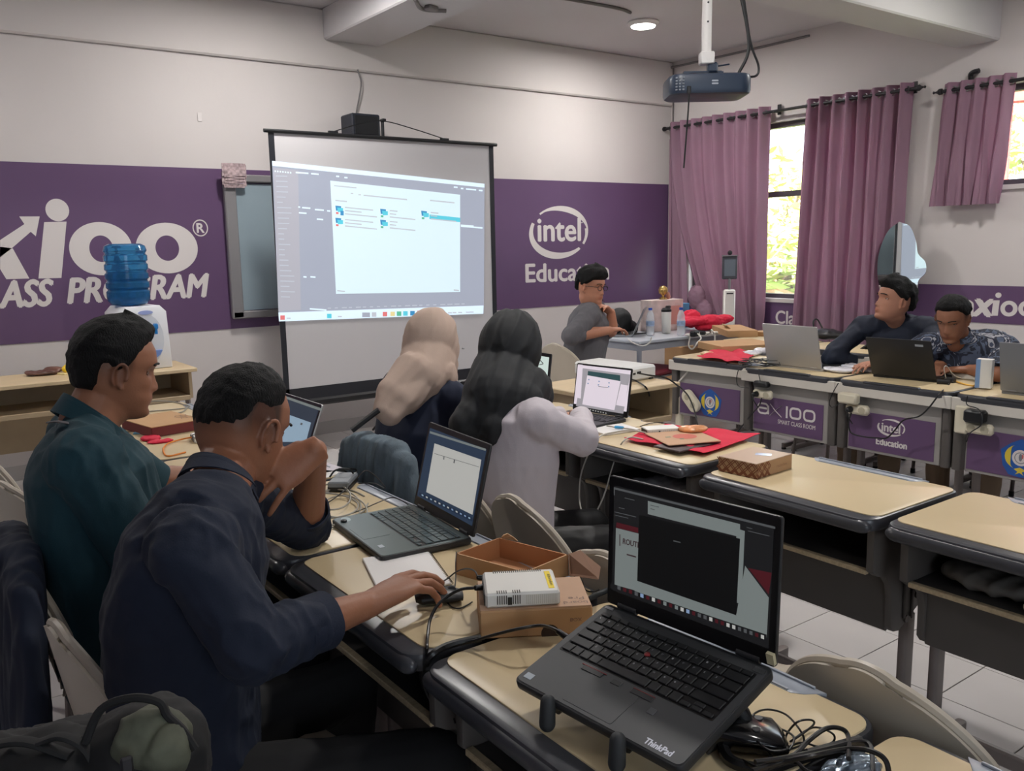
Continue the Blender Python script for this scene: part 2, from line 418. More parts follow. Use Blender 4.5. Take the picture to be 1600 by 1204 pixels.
c = P(313, 356); ring(L1, c, .055, .06, .008, .008, RT, UP, n=24); txt(L1, 'R', c-V((.024, 0, .033)), (.05, 0, 0), (0, 0, .066), bold=.003)
pa = P(-46, 481); pb = P(78, 476); txt(L1, 'CLASS', V((P(-60, 480).x, Yl, P(20, 480).z)), (P(78, 476).x-P(-60, 480).x, 0, 0), (0, 0, .170), bold=.009, shear=.2)
o_ = P(107, 474); e_ = P(327, 466); txt(L1, 'PROGRAM', V((o_.x, Yl, o_.z)), (e_.x-o_.x-.03, 0, 0), (0, 0, .166), bold=.009, shear=.2)
L1.build('lettering', white_print, fb)
L2 = MB(); ce = (P(828, 366)+P(920, 360))/2
swirl(L2, V((P(874, 363).x, Yl, P(874, 363).z)), (P(920, 363)-P(828, 366)).length/2, .245, RT, UP)
def word(mb, s, xa, ya, xb, yb, h, f=P, **k):
    a = f(xa, ya); b = f(xb, yb); txt(mb, s, a, b-a, (0, 0, h), **k)
word(L2, 'intel', 841, 377, 907, 376, .215, bold=.008); c = P(909, 345); ring(L2, c, .02, .02, .005, .005, RT, UP, n=16)
word(L2, 'Education', 822, 441, 951, 436, .165, bold=.007)
L2.build('lettering', white_print, fb)
X1 = WX-.003
rb = tag(slab('wall_banner', [(X1, 6.35, .66), (X1, 6.35, .925), (X1, 3.99, .925), (X1, 3.99, 1.1), (X1, -1, 1.1), (X1, -1, .82), (X1, 3.99, .82), (X1, 3.99, .66)], 0, purple, n=(-1, 0, 0)),
         'purple printed strip along the window wall behind the curtains', 'banner')
def PX(x, y): return pxx(x, y, X1-.0035)
L3 = MB(); RX = V((0, -1, 0))
def wordx(mb, s, xa, ya, xb, h, **k):
    a = PX(xa, ya); b = PX(xb, ya); b.z = a.z; txt(mb, s, a, b-a, (0, 0, h), **k)
wordx(L3, 'Clas', 1212, 505, 1250, .12, bold=.004); L3.build('lettering', white_print, rb); L3 = MB()
a, b = PX(1506, 493), PX(1521, 493); txt(L3, 'a', a, (0, b.y-a.y, 0), (0, 0, .115), bold=.01)
wordx(L3, 'x', 1520, 492, 1548, .118, bold=.014, shear=.15)
L3.add([PX(1552, 469), PX(1562, 469), PX(1559, 493), PX(1549, 493)], [(0, 1, 2, 3)]); disc(L3, PX(1560, 461), .022, .02, RX, UP)
for xl, xr in ((1563, 1590), (1591, 1619)):
    c = (PX(xl, 482)+PX(xr, 482))/2; ring(L3, c, (PX(xl, 482)-PX(xr, 482)).length/2, .058, .032, .028, RX, UP)
L3.build('lettering', white_print, rb)
tag(MB().box((4.36, WY-.006, 1.89), (.045, .004, .2)).build('paper_note', M8('paper', 225, 222, 220), smooth=False, center=True), 'small white paper stuck on purple wall beside the projection screen', 'note')
# cables on the wall and ceiling
cabm = M8('grey_cable', 120, 116, 116, rough=.7)
tag(MB().tube([(WX-.04, WY-.04, 3.2), (WX-.012, 5.6, 3.2), (WX-.012, 4.8, 3.2)], .011).tube([(WX-.02, WY-.05, 3.2), (WX-.02, WY-.05, 2.4), (WX-.03, WY-.05, 1.9)], .008).build('wall_cable', cabm, center=True),
    'grey cable run along the top of the window wall', 'cable')
tag(MB().tube([pz(648, -2, CZ-.235), pz(660, 14, CZ-.235), pz(697, 17, CZ-.235)], .014).box(pz(674, 13, CZ-.24), (.09, .06, .03), rz=.3, bev=.008).build('ceiling_cable', cabm, center=True),
    'pale cable with small junction box under the ceiling beam', 'cable')
tag(MB().tube([pz(850, -8, CZ-.01), pz(960, 12, CZ-.012), pz(985, 20, CZ-.01)], .012).build('ceiling_cable', cabm, center=True), 'grey cable leading to the round ceiling light', 'cable')
tag(MB().tube([(3.22, WY-.045, 2.84), (3.24, WY-.05, 2.72), (3.2, WY-.02, 2.5), (3.2, WY-.03, 2.44)], .006).build('wall_cable', cabm, center=True), 'thin cable hanging from the wall ledge down to black speaker', 'cable')

# ceiling lamps: recessed round downlights, plus an added fill at the camera end
lampm = mat('lamp_glow', (1, .98, .95), emit=9.); lampw = M8('lamp_rim', 225, 222, 220, rough=.4)
for i, (x, y) in enumerate(LAMPS):
    zc = CZ if not (3.2 < y < 3.52) else 2.86
    t = thing('ceiling_light', (x, y, zc), 0, 'round white ceiling light' + (' glowing beside the ceiling-mounted projector' if i == 0 else ' outside the frame, over the %s' % ('', 'projection screen side', 'left front corner', 'window-side desks', 'middle of the room', 'camera end of the room, added to brighten the foreground')[i]), 'lamp')
    MB().lathe([(.125, 0), (.13, -.012), (.115, -.03), (.1, -.035), (.098, -.02)], n=32).build('lamp_rim', lampw, t, True)
    MB().lathe([(.098, -.02), (.095, -.042), (.06, -.048), (.01, -.049)], n=32).build('diffuser', lampm, t, True)
    ld = bpy.data.lights.new('lamp_light', 'AREA'); ld.shape = 'DISK'; ld.size = .2; ld.energy = LAMP_W*(.4 if y < 0 else 1); ld.color = (1, .965, .93)
    lo = bpy.data.objects.new('lamp_light', ld); link(lo, t); lo.location = (0, 0, -.055)

# outside: ground and trees in the sun
tag(boxo('garden_ground', WX+.3, 40, -20, 40, -.6, -.5, M8('grass_ground', 110, 130, 70, rough=.9, var=.3, vs=.8)), kind='structure')
lg = [M8('leaf_a', 176, 196, 110, rough=.6, var=.25, vs=1.5), M8('leaf_b', 206, 208, 130, rough=.6, var=.2, vs=2), M8('leaf_c', 222, 176, 140, rough=.6, var=.2, vs=2)]
bark = M8('bark', 120, 100, 84, rough=.9, var=.2, vs=9)
def tree(loc, h, r, n, mix, label, leaf=.16):
    t = thing('tree', loc, 0, label, 'tree'); tr = MB(); tops = []
    tr.tube([(0, 0, 0), (.06, .02, h*.35), (0, .08, h*.7)], [.09, .07, .05], n=8)
    for k in range(9):
        a = k*2.4; e = V((math.cos(a)*r*.7, math.sin(a)*r*.7, h*(.45+.055*k))); tr.tube([(0, 0.03, h*(.3+.03*k)), e*.5+V((0, 0, h*.25)), e], .025, n=5, smooth=3); tops.append(e)
    tr.build('trunk', bark, t, True); lf = MB()
    for k in range(n):
        e = random.choice(tops); p = e+V((random.gauss(0, r*.33), random.gauss(0, r*.33), random.gauss(0, r*.36))); lf.m = random.choices((0, 1, 2), mix)[0]
        a = V((random.gauss(0, 1), random.gauss(0, 1), random.gauss(0, .5))).normalized(); b = a.cross(V((random.gauss(0, 1), random.gauss(0, 1), random.gauss(0, 1)))).normalized()
        l = leaf*random.uniform(.5, 1.0); lf.add([p-a*l, p-b*l*.3+a*l*.1, p+a*l, p+b*l*.3+a*l*.1], [(0, 1, 2), (0, 2, 3)])
    tag(lf.build('foliage', lg, t), kind='stuff')
tree((11.0, 8.3, -.5), 3.1, .95, 1000, (5, 4, 2), 'leafy yellow-green tree in sunlight seen through tall window gap')
tree((9.3, 6.75, -.5), 2.2, .55, 800, (5, 3, 1), 'low bright green shrub outside the tall window', leaf=.2)
tree((12.2, 5.2, -.5), 4.3, 1.1, 1400, (4, 4, 1), 'pale green tree outside the high right window')
tag(MB().box((9.5, 4.10, 3.05), (.06, .9, .55), rz=.3, bev=.02).cyl((9.5, 3.75, -.5), (9.5, 3.75, 2.9), .04).cyl((9.55, 4.4, -.5), (9.55, 4.4, 2.9), .04).build('red_sign', M8('faded_red', 205, 92, 84, rough=.6), center=True), 'faded red board on posts outside the high right window', 'board')

# curtains on rods
curt = mat('curtain_cloth', lin(158, 126, 144), rough=.85, var=.05, vs=3, bump=.12, bs=220)
nt = curt.node_tree; b_ = nt.nodes['Principled BSDF']; tl = nt.nodes.new('ShaderNodeBsdfTranslucent'); tl.inputs[0].default_value = (*lin(198, 136, 172), 1)
mx = nt.nodes.new('ShaderNodeMixShader'); mx.inputs[0].default_value = .26; nt.links.new(b_.outputs[0], mx.inputs[1]); nt.links.new(tl.outputs[0], mx.inputs[2]); nt.links.new(mx.outputs[0], nt.nodes['Material Output'].inputs[0])
metal = M8('steel', 150, 150, 152, rough=.35, metal=.9); dmetal = M8('dark_metal', 48, 47, 50, rough=.45, metal=.5)
def curtain(x, ya, yb, z0, z1, nf, label, group, edge=lambda v: (0, 0), amp=.05, gather=0.):
    amp *= .72
    t = thing('curtain', (x, (ya+yb)/2, z0), 0, label, 'curtain', group); yc = (ya+yb)/2
    def fn(u, v):
        z = z1+.055-(z1+.055-z0)*v; e0, e1 = edge(v)
        uu = u+.02*math.sin(u*9)*v
        y = (ya+e0)+(yb+e1-ya-e0)*uu
        ph = u*nf*2*PI; am = amp*(1-.25*v)*(1+.3*math.sin(u*17))
        return (am*math.cos(ph)+.012*math.sin(ph*2.3+v*5)*v, y-yc+.012*math.sin(v*7+u*20)*v, z-z0)
    MB().grid(fn, nf*14, 26, th=.004).build('cloth', curt, t, True)
    gm = MB()
    for k in range(nf*2):
        u = (k+.5)/(nf*2); y = ya+(yb-ya)*u-yc
        for i in range(12):
            a, b = 2*PI*i/12, 2*PI*(i+1)/12
            gm.cyl((.001*(1 if k % 2 else -1), y+.024*math.cos(a), z1-z0+.024*math.sin(a)), (.001*(1 if k % 2 else -1), y+.024*math.cos(b), z1-z0+.024*math.sin(b)), .0045, n=5, cap=False)
    gm.build('eyelets', metal, t, True); return t
def rod(x, ya, yb, z, label):
    t = thing('curtain_rod', (x, (ya+yb)/2, z), 0, label, 'curtain rod'); h = (yb-ya)/2
    MB().cyl((0, -h, 0), (0, h, 0), .013).build('pole', dmetal, t, True)
    for s in (-1, 1): MB().lathe([(.001, -.02), (.022, -.01), (.024, .01), (.01, .03), (.006, .045), (.012, .055), (.001, .065)], n=12).build('finial', dmetal, t, True).matrix_local = Matrix.Translation((0, s*h, 0))@Matrix.Rotation(-s*PI/2, 4, 'X')
    for s in (-.93, .93) if h < .9 else (-.95, 0, .95):
        MB().box((.03, s*h, 0), (.09, .012, .02)).box((.075, s*h, .02), (.012, .04, .09), bev=.004).build('bracket', dmetal, t)
rod(WX-.11, 3.74, 6.40, 2.60, 'long dark curtain rod above the tall window')
rod(WX-.11, 1.4, 3.56, 2.545, 'dark curtain rod above the high right window')
ct1 = curtain(WX-.10, 5.14, 6.36, .42, 2.60, 9, 'purple eyelet curtain nearest the room corner, left of the bright window gap', None, edge=lambda v: (0, -.72*v**2.0))
curtain(WX-.10, 3.80, 4.76, .40, 2.60, 8, 'purple eyelet curtain right of the bright window gap, beside wall mirror', None, edge=lambda v: (.04*v, .07*v))
curtain(WX-.11, 3.03, 3.54, 1.70, 2.545, 5, 'short purple curtain at the high window near the right edge', None, edge=lambda v: (.05*v, .06*v), amp=.035)
t = MB(); t.grid(lambda u, v: (WX-.06+.02*math.sin(u*14), 6.38-.16*u-.1*v*u, 2.5-1.75*v), 12, 14, th=.004)
tag(t.build('curtain', curt, smooth=True, center=True), 'narrow strip of purple curtain hanging loose in the room corner', 'curtain')
co_ = V((-(WX-.10), -(5.14+6.36)/2, -.42))
fuse('gathered_knot', MB().ell(V((6.5, 5.82, .93))+co_, (.06, .1, .12)).ell(V((6.52, 5.74, .80))+co_, (.07, .1, .1)), .012, curt, ct1, disp=folds(.012, 60, 3))
# mirror with wavy outline
mir = mat('mirror_glass', (.86, .9, .88), rough=.02, metal=1)
t = thing('wall_mirror', (WX-.17, 3.80, 1.28), -.075, 'frameless wavy-edged mirror hanging beside the right curtain', 'mirror')
pts = [(0, .39), (.12, .34), (.19, .2), (.22, .08), (.30, .0), (.31, -.1), (.24, -.18), (.235, -.28), (.20, -.40), (.10, -.50), (-.02, -.49), (-.12, -.40), (-.19, -.25), (-.22, -.05), (-.2, .12), (-.12, .3)]
pp = [p for p in catmull([(a, b, 0) for a, b in pts+[pts[0]]], 6)[:-1]]
Mr = Matrix(((0, 0, -1, 0), (-1, 0, 0, 0), (0, 1, 0, 0), (0, 0, 0, 1)))
MB().prism([(p.x*.8, p.y*.8) for p in pp], 0, .006, M=Mr).build('mirror_sheet', mir, t)
MB().box((.03, .05, .0), (.06, .2, .2), bev=.01).build('backing', black, t)

# projection screen on its tripod
SY = 5.82; scrw = M8('screen_fabric', 196, 194, 196, rough=.8)
tl_, tr_, bl_, br_ = py(420, 204, SY), py(770, 225, SY), py(443, 612, SY), py(772, 585, SY)
xl, xr, zt, zb = (tl_.x+bl_.x)/2, tr_.x+.005, 2.26, .43
t = thing('projection_screen', ((xl+xr)/2, SY, 0), 0, 'large tripod projection screen with black border showing a computer desktop', 'screen'); xm = (xl+xr)/2
hw = (xr-xl)/2
MB().box((0, .006, (zt+zb)/2), (2*hw, .003, zt-zb)).build('screen_fabric', scrw, t)
bd = M8('screen_border', 26, 28, 36, rough=.6)
MB().box((-hw+.02, .003, (zt+zb)/2), (.04, .004, zt-zb)).build('side_border', bd, t); MB().box((hw-.02, .003, (zt+zb)/2), (.04, .004, zt-zb)).build('side_border', bd, t)
MB().box((0, .003, zb+.02), (2*hw, .004, .085)).build('bottom_border', bd, t)
MB().cyl((-hw-.03, 0, zt), (hw+.03, 0, zt), .013).build('top_bar', black, t, True)
MB().box((0, .01, zb-.05), (2*hw+.04, .05, .055), bev=.015).build('case', black, t)
px_ = py(603, 200, SY).x-xm
MB().cyl((px_, .05, .08), (px_, .05, zt+.13), .012).box((px_, .04, zt+.13), (.03, .05, .02), bev=.004).build('pole', black, t, True)
MB().tube([(px_-.42, 0, zt+.02), (px_-.2, .02, zt+.09), (px_, .04, zt+.125), (px_+.25, .02, zt+.08), (px_+.5, 0, zt+.02)], .004, n=6).box((px_-.42, 0, zt+.018), (.07, .02, .014)).box((px_+.5, 0, zt+.018), (.07, .02, .014)).build('hanger_cord', black, t)
for a in (-2.3, -.85, 1.57): MB().tube([(px_, .05, .35), (px_+.2*math.cos(a), .05+.2*math.sin(a)*.8, .16), (px_+.42*math.cos(a), .05+.42*math.sin(a)*.9, .012)], .01, n=6).build('leg', black, t, True)
# projected picture: flat light shapes just proud of the fabric
def em(n, r, g, b, s=.62): return mat(n, tuple(c*.35 for c in lin(r, g, b)), rough=.8) if 0 else emat(n, lin(r, g, b), s)
def emat(n, c, s):
    if n in MATS: return MATS[n]
    m = mat(n, tuple(x*.45 for x in c), rough=.8); b = m.node_tree.nodes['Principled BSDF']; b.inputs['Emission Color'].default_value = (*c, 1); b.inputs['Emission Strength'].default_value = s; return m
pm = [em('pj_bg', 160, 166, 182), em('pj_win', 208, 228, 236, .7), em('pj_bar', 212, 230, 242, .72), em('pj_dim', 186, 192, 202), em('pj_blue', 60, 140, 190), em('pj_cyan', 90, 200, 220), em('pj_red', 220, 120, 120), em('pj_side', 172, 172, 182), em('pj_green', 90, 180, 150), em('pj_yel', 225, 210, 150)]
PJ = MB()
def pq(mi, pts, k=1):
    PJ.m = mi; PJ.add([py(x, y, SY-.002*k)-V((xm, SY, 0)) for x, y in pts], [tuple(range(len(pts)))])
pq(0, [(425, 251), (757, 287), (756, 490), (436, 502)][::-1]); pq(7, [(427, 262), (466, 266), (470, 484), (435, 486)][::-1], 1.2)
pq(2, [(425, 251), (757, 287), (757, 293), (425.4, 259)][::-1], 1.5); pq(2, [(435, 488), (755.5, 477), (755, 490), (436, 502)][::-1], 1.5)
pq(1, [(516, 282), (719, 304), (719, 456), (525, 459)][::-1], 2)
def ln(mi, x, y, w_, h=2.0, k=2.6, sl=.1): pq(mi, [(x, y), (x+w_, y+w_*sl), (x+w_, y+w_*sl+h), (x, y+h)][::-1], k)
for i in range(24): ln(3, 431+i*.35, 274+i*8.2, random.choice((9, 14, 18, 22)), 1.6, 1.8, .03)
for i, x in enumerate(range(429, 456, 4)): ln(2, x, 266+i*.4, 2.2, 2.4, 2)
for a, b, w_ in ((462, 268, 20), (486, 270, 12), (525, 274, 5), (538, 276, 5), (709, 291, 6), (720, 293, 4), (728, 294, 16), (748, 296, 6), (466, 322, 3), (472, 323, 13), (492, 326, 14), (511, 328, 5), (467, 331, 12), (495, 341, 10), (474, 431, 5), (485, 431, 8), (720, 352, 34), (484, 481, 26)): ln(2, a, b, w_, 2.4, 1.8, .08)
pq(2, [(720, 350.5), (740, 352), (740, 355), (720, 353)][::-1], 1.7)
for k in range(20): ln(3, 512+k*11, 480.5-k*.35, random.choice((5, 8)), 1.6, 1.8, -.03)
for a, b, w_ in ((522, 289, 35), (548, 301, 4), (560, 303, 4), (568, 304, 68), (672, 312, 38), (524, 312, 18), (527, 453, 12), (709, 452, 8)): ln(3, a, b, w_, 1.8)
for a, b in ((524, 321), (524, 340), (594, 326), (594, 343), (658, 329)):
    pq(4, [(a, b), (a+9, b+1), (a+9, b+8), (a+1, b+8)][::-1], 2.6); pq(5, [(a+3, b+3), (a+12, b+4), (a+12, b+10), (a+4, b+10)][::-1], 2.8)
    ln(6 if a < 560 else 8, a+1, b+10, 4, 3, 3)
    for j, w_ in enumerate((44, 26, 50)) if a < 560 else enumerate((12, 10, 40)): ln(3, a+15, b+2+j*5, w_, 1.6)
pq(5, [(671, 335), (719, 340), (719, 347), (671, 342)][::-1], 2.3)
ln(4, 532, 329, 5, 7, 3)
for x, c in ((441, 6), (514, 5), (569, 0), (584, 3), (601, 6), (613, 9), (623, 8), (633, 5), (644, 4), (655, 6), (665, 5), (675, 5)):
    y = 493.5-(x-514)*.034; ln(c, x-3, y-3.5, 7 if x != 569 else 12, 7, 3, 0)
for x in (448, 528, 688, 700, 707, 716, 728, 734): y = 494-(x-514)*.034; ln(3, x, y, 6, 1.6, 3, 0)
PJ.build('projected_desktop', pm, t)

# interactive whiteboard behind the screen, paper bundle stuck on its corner
t = thing('whiteboard', (3.1, WY-.045, 0), 0, 'grey-blue framed whiteboard on the front wall partly behind projection screen', 'whiteboard')
alu = M8('aluminium', 140, 138, 140, rough=.4, metal=.3); wbm = M8('board_face', 142, 158, 166, rough=.25, var=.02)
MB().box((0, .015, 1.49), (1.84, .03, .92)).build('board', wbm, t)
for c, d in (((-.95, 0, 1.49), (.085, .05, 1.03)), ((.95, 0, 1.49), (.085, .05, 1.03))): MB().box(c, d, bev=.008).build('frame_side', alu, t)
for z in (.998, 1.985): MB().box((0, 0, z), (1.98, .05, .055), bev=.008).build('frame_rail', alu, t)
bun = MB()
for k in range(9): bun.box((2.175+.006*math.sin(k*2.1), WY-.09-.003*k, 2.0+.01*(k-4)), (.15+.02*math.sin(k), .006, .09), rz=.04*math.sin(k*3), bev=.002)
tag(bun.build('paper_bundle', M8('crumpled_print', 170, 150, 152, rough=.8, var=.45, vs=50), center=True), 'crumpled bundle of printed paper on the whiteboard corner', 'paper')
# black speaker box
a = py(540, 182, WY-.13); b = py(589, 212, WY-.13)
t = thing('wall_speaker', ((a.x+b.x)/2, WY-.115, 2.33), .0, 'small black box speaker on the wall above the projection screen', 'speaker')
MB().box((0, 0, .07), (.24, .2, .17), bev=.01).build('cabinet', M8('navy_black', 34, 38, 50, rough=.5), t); MB().box((0, -.102, .07), (.2, .008, .14), bev=.003).build('grille', black, t)
MB().box((0, .085, .07), (.06, .05, .06)).build('wall_bracket', dmetal, t)
# small dark hook bracket above the short curtain
a = pxx(1528, 119, WX); tag(MB().tube([a+V((0, .05, -.03)), a+V((-.04, .03, .02)), a+V((-.05, -.03, .03))], .018, n=8).build('rod_hook', dmetal, smooth=True, center=True), 'small dark hook on the wall above short right curtain', 'hook')
tag(MB().box((1.99, WY-.004, 2.405), (.03, .004, .06), bev=.001).build('wall_sticker', white_print, center=True), 'tiny white sticker high on the wall left of the screen', 'sticker')

# ceiling projector
D_ = 4.35; c = pd(1103, 134, D_); ax = (pd(1166, 137, D_)-pd(1040, 141, D_)); ya_ = math.atan2(ax.y, ax.x)+.0
# facing the screen: its long side across the view
t = thing('ceiling_projector', (c.x, c.y, c.z-.06), ya_+.0, 'dark projector hanging from a white ceiling pole', 'projector')
pjm = M8('projector_body', 44, 56, 74, rough=.4)
W_ = ax.length
MB().prism(rrect(W_, .27, .06, 6), 0, .10, bev=.02).build('housing', pjm, t, True)
g = MB()
for i in range(5):
    for k in range(3): g.box((-W_/2+.03+.016*k, -.137+.004*(2-k), .022+.014*i), (.009, .006, .007))
g.build('vent_grille', M8('vent_grey', 120, 126, 134), t)
MB().cyl((.08, .12, .05), (.08, .17, .05), .035, n=24).build('lens', M8('lens', 12, 14, 20, rough=.1), t, True)
g = MB(); txt(g, '=', V((.0, -.1375, .045)), (.028, 0, 0), (0, 0, .018), bold=.002); g.build('badge', M8('badge_grey', 160, 168, 178), t)
MB().box((-.02, 0, .125), (.19, .03, .008)).box((-.1, 0, .112), (.03, .05, .026)).box((.07, 0, .112), (.025, .04, .026)).box((.03, 0, .145), (.05, .05, .05), bev=.008).cyl((.03, 0, .15), (.12, .02, .165), .004, n=6).build('mount_bracket', pjm, t)
hz = CZ-(c.z-.06)
MB().cyl((0, 0, .2), (0, 0, hz), .024, n=20).build('mount_pole', lampw, t, True)
MB().box((0, -.004, .19), (.07, .06, .06), bev=.006).cyl((0, -.036, .185), (0, -.03, .185), .008).build('pole_clamp', lampw, t, True)
g = MB()
for k in range(3): g.cyl((.0, -.0245, .36+.09*k), (0, -.022, .36+.09*k), .005, n=8)
g.build('pole_holes', black, t)
MB().lathe([(.07, hz-.004), (.07, hz-.02), (.03, hz-.03)], n=20).build('ceiling_plate', lampw, t, True)
g = MB(); h = hz
g.tube([(.02, -.03, h-.005), (.015, -.04, h-.25), (.05, -.05, h-.4), (.12, -.05, h-.5), (.2, -.04, .25), (W_/2-.05, -.02, .1)], .008)
g.tube([(.03, -.03, h-.005), (.03, -.05, h-.2), (.045, -.06, h-.42), (.15, -.05, h-.56), (.21, -.03, .26), (.255, -.02, .15), (.245, -.02, .10), (W_/2-.03, -.03, .095)], .006)
g.tube([(.01, -.03, h-.01), (.04, -.05, h-.22), (-.02, -.06, h-.3), (-.03, -.06, h-.4), (.02, -.05, h-.45), (.05, -.05, h-.36), (.02, -.05, h-.26)], .005)
g.build('cable_bundle', black, t, True)
MB().box((-W_/2+.09, -.135, .02), (.02, .012, .035), bev=.003).tube([(-W_/2+.09, -.14, 0), (-W_/2+.085, -.14, -.1), (-W_/2+.07, -.13, -.35)], .004).build('hanging_cable', black, t)
# ================================================================ FURNITURE
lam = M8('desk_laminate', 208, 188, 150, rough=.36, var=.04, vs=1.6, spec=.5)
lam2 = M8('desk_laminate_pale', 212, 194, 162, rough=.34, var=.03, vs=1.6)
bump_ = M8('desk_bumper', 60, 61, 66, rough=.3, var=.05, vs=12)
sidep = M8('desk_side_plastic', 84, 79, 76, rough=.5, var=.06, vs=8)
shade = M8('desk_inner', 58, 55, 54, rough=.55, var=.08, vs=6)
trayg = M8('pen_tray_grey', 148, 154, 164, rough=.35)
legm = M8('desk_leg_paint', 122, 112, 108, rough=.45, var=.06, vs=15)
cream = M8('cream_apron', 206, 200, 190, rough=.5, var=.03)
shelfw = M8('shelf_edge_wood', 176, 158, 128, rough=.55, var=.15, vs=25, stretch=(1, 6, 6))
gpan = M8('front_panel_grey', 150, 146, 142, rough=.5, var=.03)
def XZ(y): return Matrix(((1, 0, 0, 0), (0, 0, 1, y), (0, 1, 0, 0), (0, 0, 0, 1)))
def make_desk(label, group, pale=False):
    t = thing('school_desk', (0, 0, 0), 0, label, 'desk', group)
    MB().prism(rrect(.475, .604, .05, 6, cx=.1975), .700, .7375, bev=.010).build('top_frame', bump_, t, True)
    MB().cyl((-.028, -.262, .714), (-.028, .262, .714), .0195, n=14).ell((-.028, -.262, .714), (.0195, .034, .0195)).ell((-.028, .262, .714), (.0195, .034, .0195)).build('edge_bumper', bump_, t, True)
    MB().prism(rrect(.418, .588, .035, 6, cx=.209), .734, .7403, bev=.0012).build('tabletop', lam2 if pale else lam, t, True)
    tr = MB().prism([(.431, -.2), (.431, .2), (.40, .178), (.388, .162), (.388, -.162), (.40, -.178)], .736, .7412, bev=.001)
    tr.box((.392, 0, .7425), (.005, .31, .003), bev=.001).box((.428, 0, .743), (.005, .36, .004), bev=.001)
    tr.build('pen_tray', trayg, t, True)
    sp = [(.02, .70), (.02, .575), (.045, .555), (.085, .54), (.115, .51), (.13, .47), (.13, .40), (.14, .378), (.17, .368), (.27, .372), (.36, .375), (.405, .385), (.415, .40), (.415, .70)]
    sp2 = [(.02, .70), (.02, .575), (.045, .558), (.085, .545), (.112, .515), (.122, .47), (.124, .39), (.14, .372), (.165, .368), (.20, .385), (.30, .44), (.345, .47), (.372, .50), (.38, .54), (.38, .70)]
    for s in (-1, 1):
        p = MB().prism(sp2, -.011, .011, M=XZ(s*.268), bev=.003).build('side_panel', sidep, t, True)
        r = MB().box((.185, s*.281, .50), (.012, .007, .20), bev=.003).box((.225, s*.281, .47), (.012, .007, .16), bev=.003).cyl((.25, s*.277, .455), (.25, s*.283, .455), .011, n=12).cyl((.20, s*.277, .395), (.20, s*.283, .395), .011, n=12)
        tag(r.build('side_ribs', sidep, p, True), kind='stuff')
        MB().prism(rrect(.05, .028, .011, 4, cx=.225, cy=s*.268), .045, .40).build('leg', legm, t, True)
        MB().prism(rrect(.36, .03, .012, 4, cx=.225, cy=s*.268), .012, .045, bev=.004).build('foot', legm, t, True)
        for x in (.06, .39): MB().lathe([(.016, 0), (.018, .006), (.014, .016)], c=(x, s*.268, 0), n=12).build('foot_cap', black, t, True)
    MB().box((.225, 0, .085), (.024, .51, .045), bev=.006).build('crossbar', legm, t, True)
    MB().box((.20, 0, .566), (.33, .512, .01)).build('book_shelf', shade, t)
    MB().box((.032, 0, .568), (.018, .512, .014), bev=.002).build('shelf_edge', shelfw, t)
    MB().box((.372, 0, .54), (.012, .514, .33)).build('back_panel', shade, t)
    MB().box((.135, 0, .462), (.01, .514, .18)).cyl((.138, -.256, .374), (.138, .256, .374), .007, n=8).build('knee_panel', sidep, t)
    return t
L_Y = [4.07, 3.455, 2.835, 2.21, 1.592, .963, .34]
L_LB = ['school desk at the far end of the left row under coiled grey cable', 'beige-topped school desk behind the man in teal, with blue card', 'school desk in front of the man in teal shirt', 'school desk under the navy-shirted man\'s bent elbow and coiled cables',
        'school desk with the black laptop, notebook and mouse', 'nearest school desk under the laptop on its stand', 'school desk corner at the bottom right with black cables']
d0 = make_desk(L_LB[0], 'beige school desks, left row'); L_D = []
for i, y in enumerate(L_Y):
    o = d0 if i == 0 else dup(d0, label=L_LB[i]); o.location = (.742, y, 0); o.rotation_euler.z = (0, 0, 0, .004, 0, -.006, -.01)[i]; L_D.append(o)
M_Y = [(2.10, 2.822), (2.105, 2.198), (2.072, 1.512), (2.08, .885), (2.085, .262)]
M_LB = ['school desk hidden behind the woman in black headscarf, middle row', 'school desk with red bag and white router, middle row', 'empty beige school desk with patterned box on its corner', 'empty school desk at the right edge with items in its shelf', 'school desk beyond the right frame edge, middle row']
for i, (x, y) in enumerate(M_Y):
    o = dup(d0, label=M_LB[i], group='beige school desks, middle row'); o.location = (x, y, 0); o.rotation_euler.z = (0, .01, -.008, .004, 0)[i]
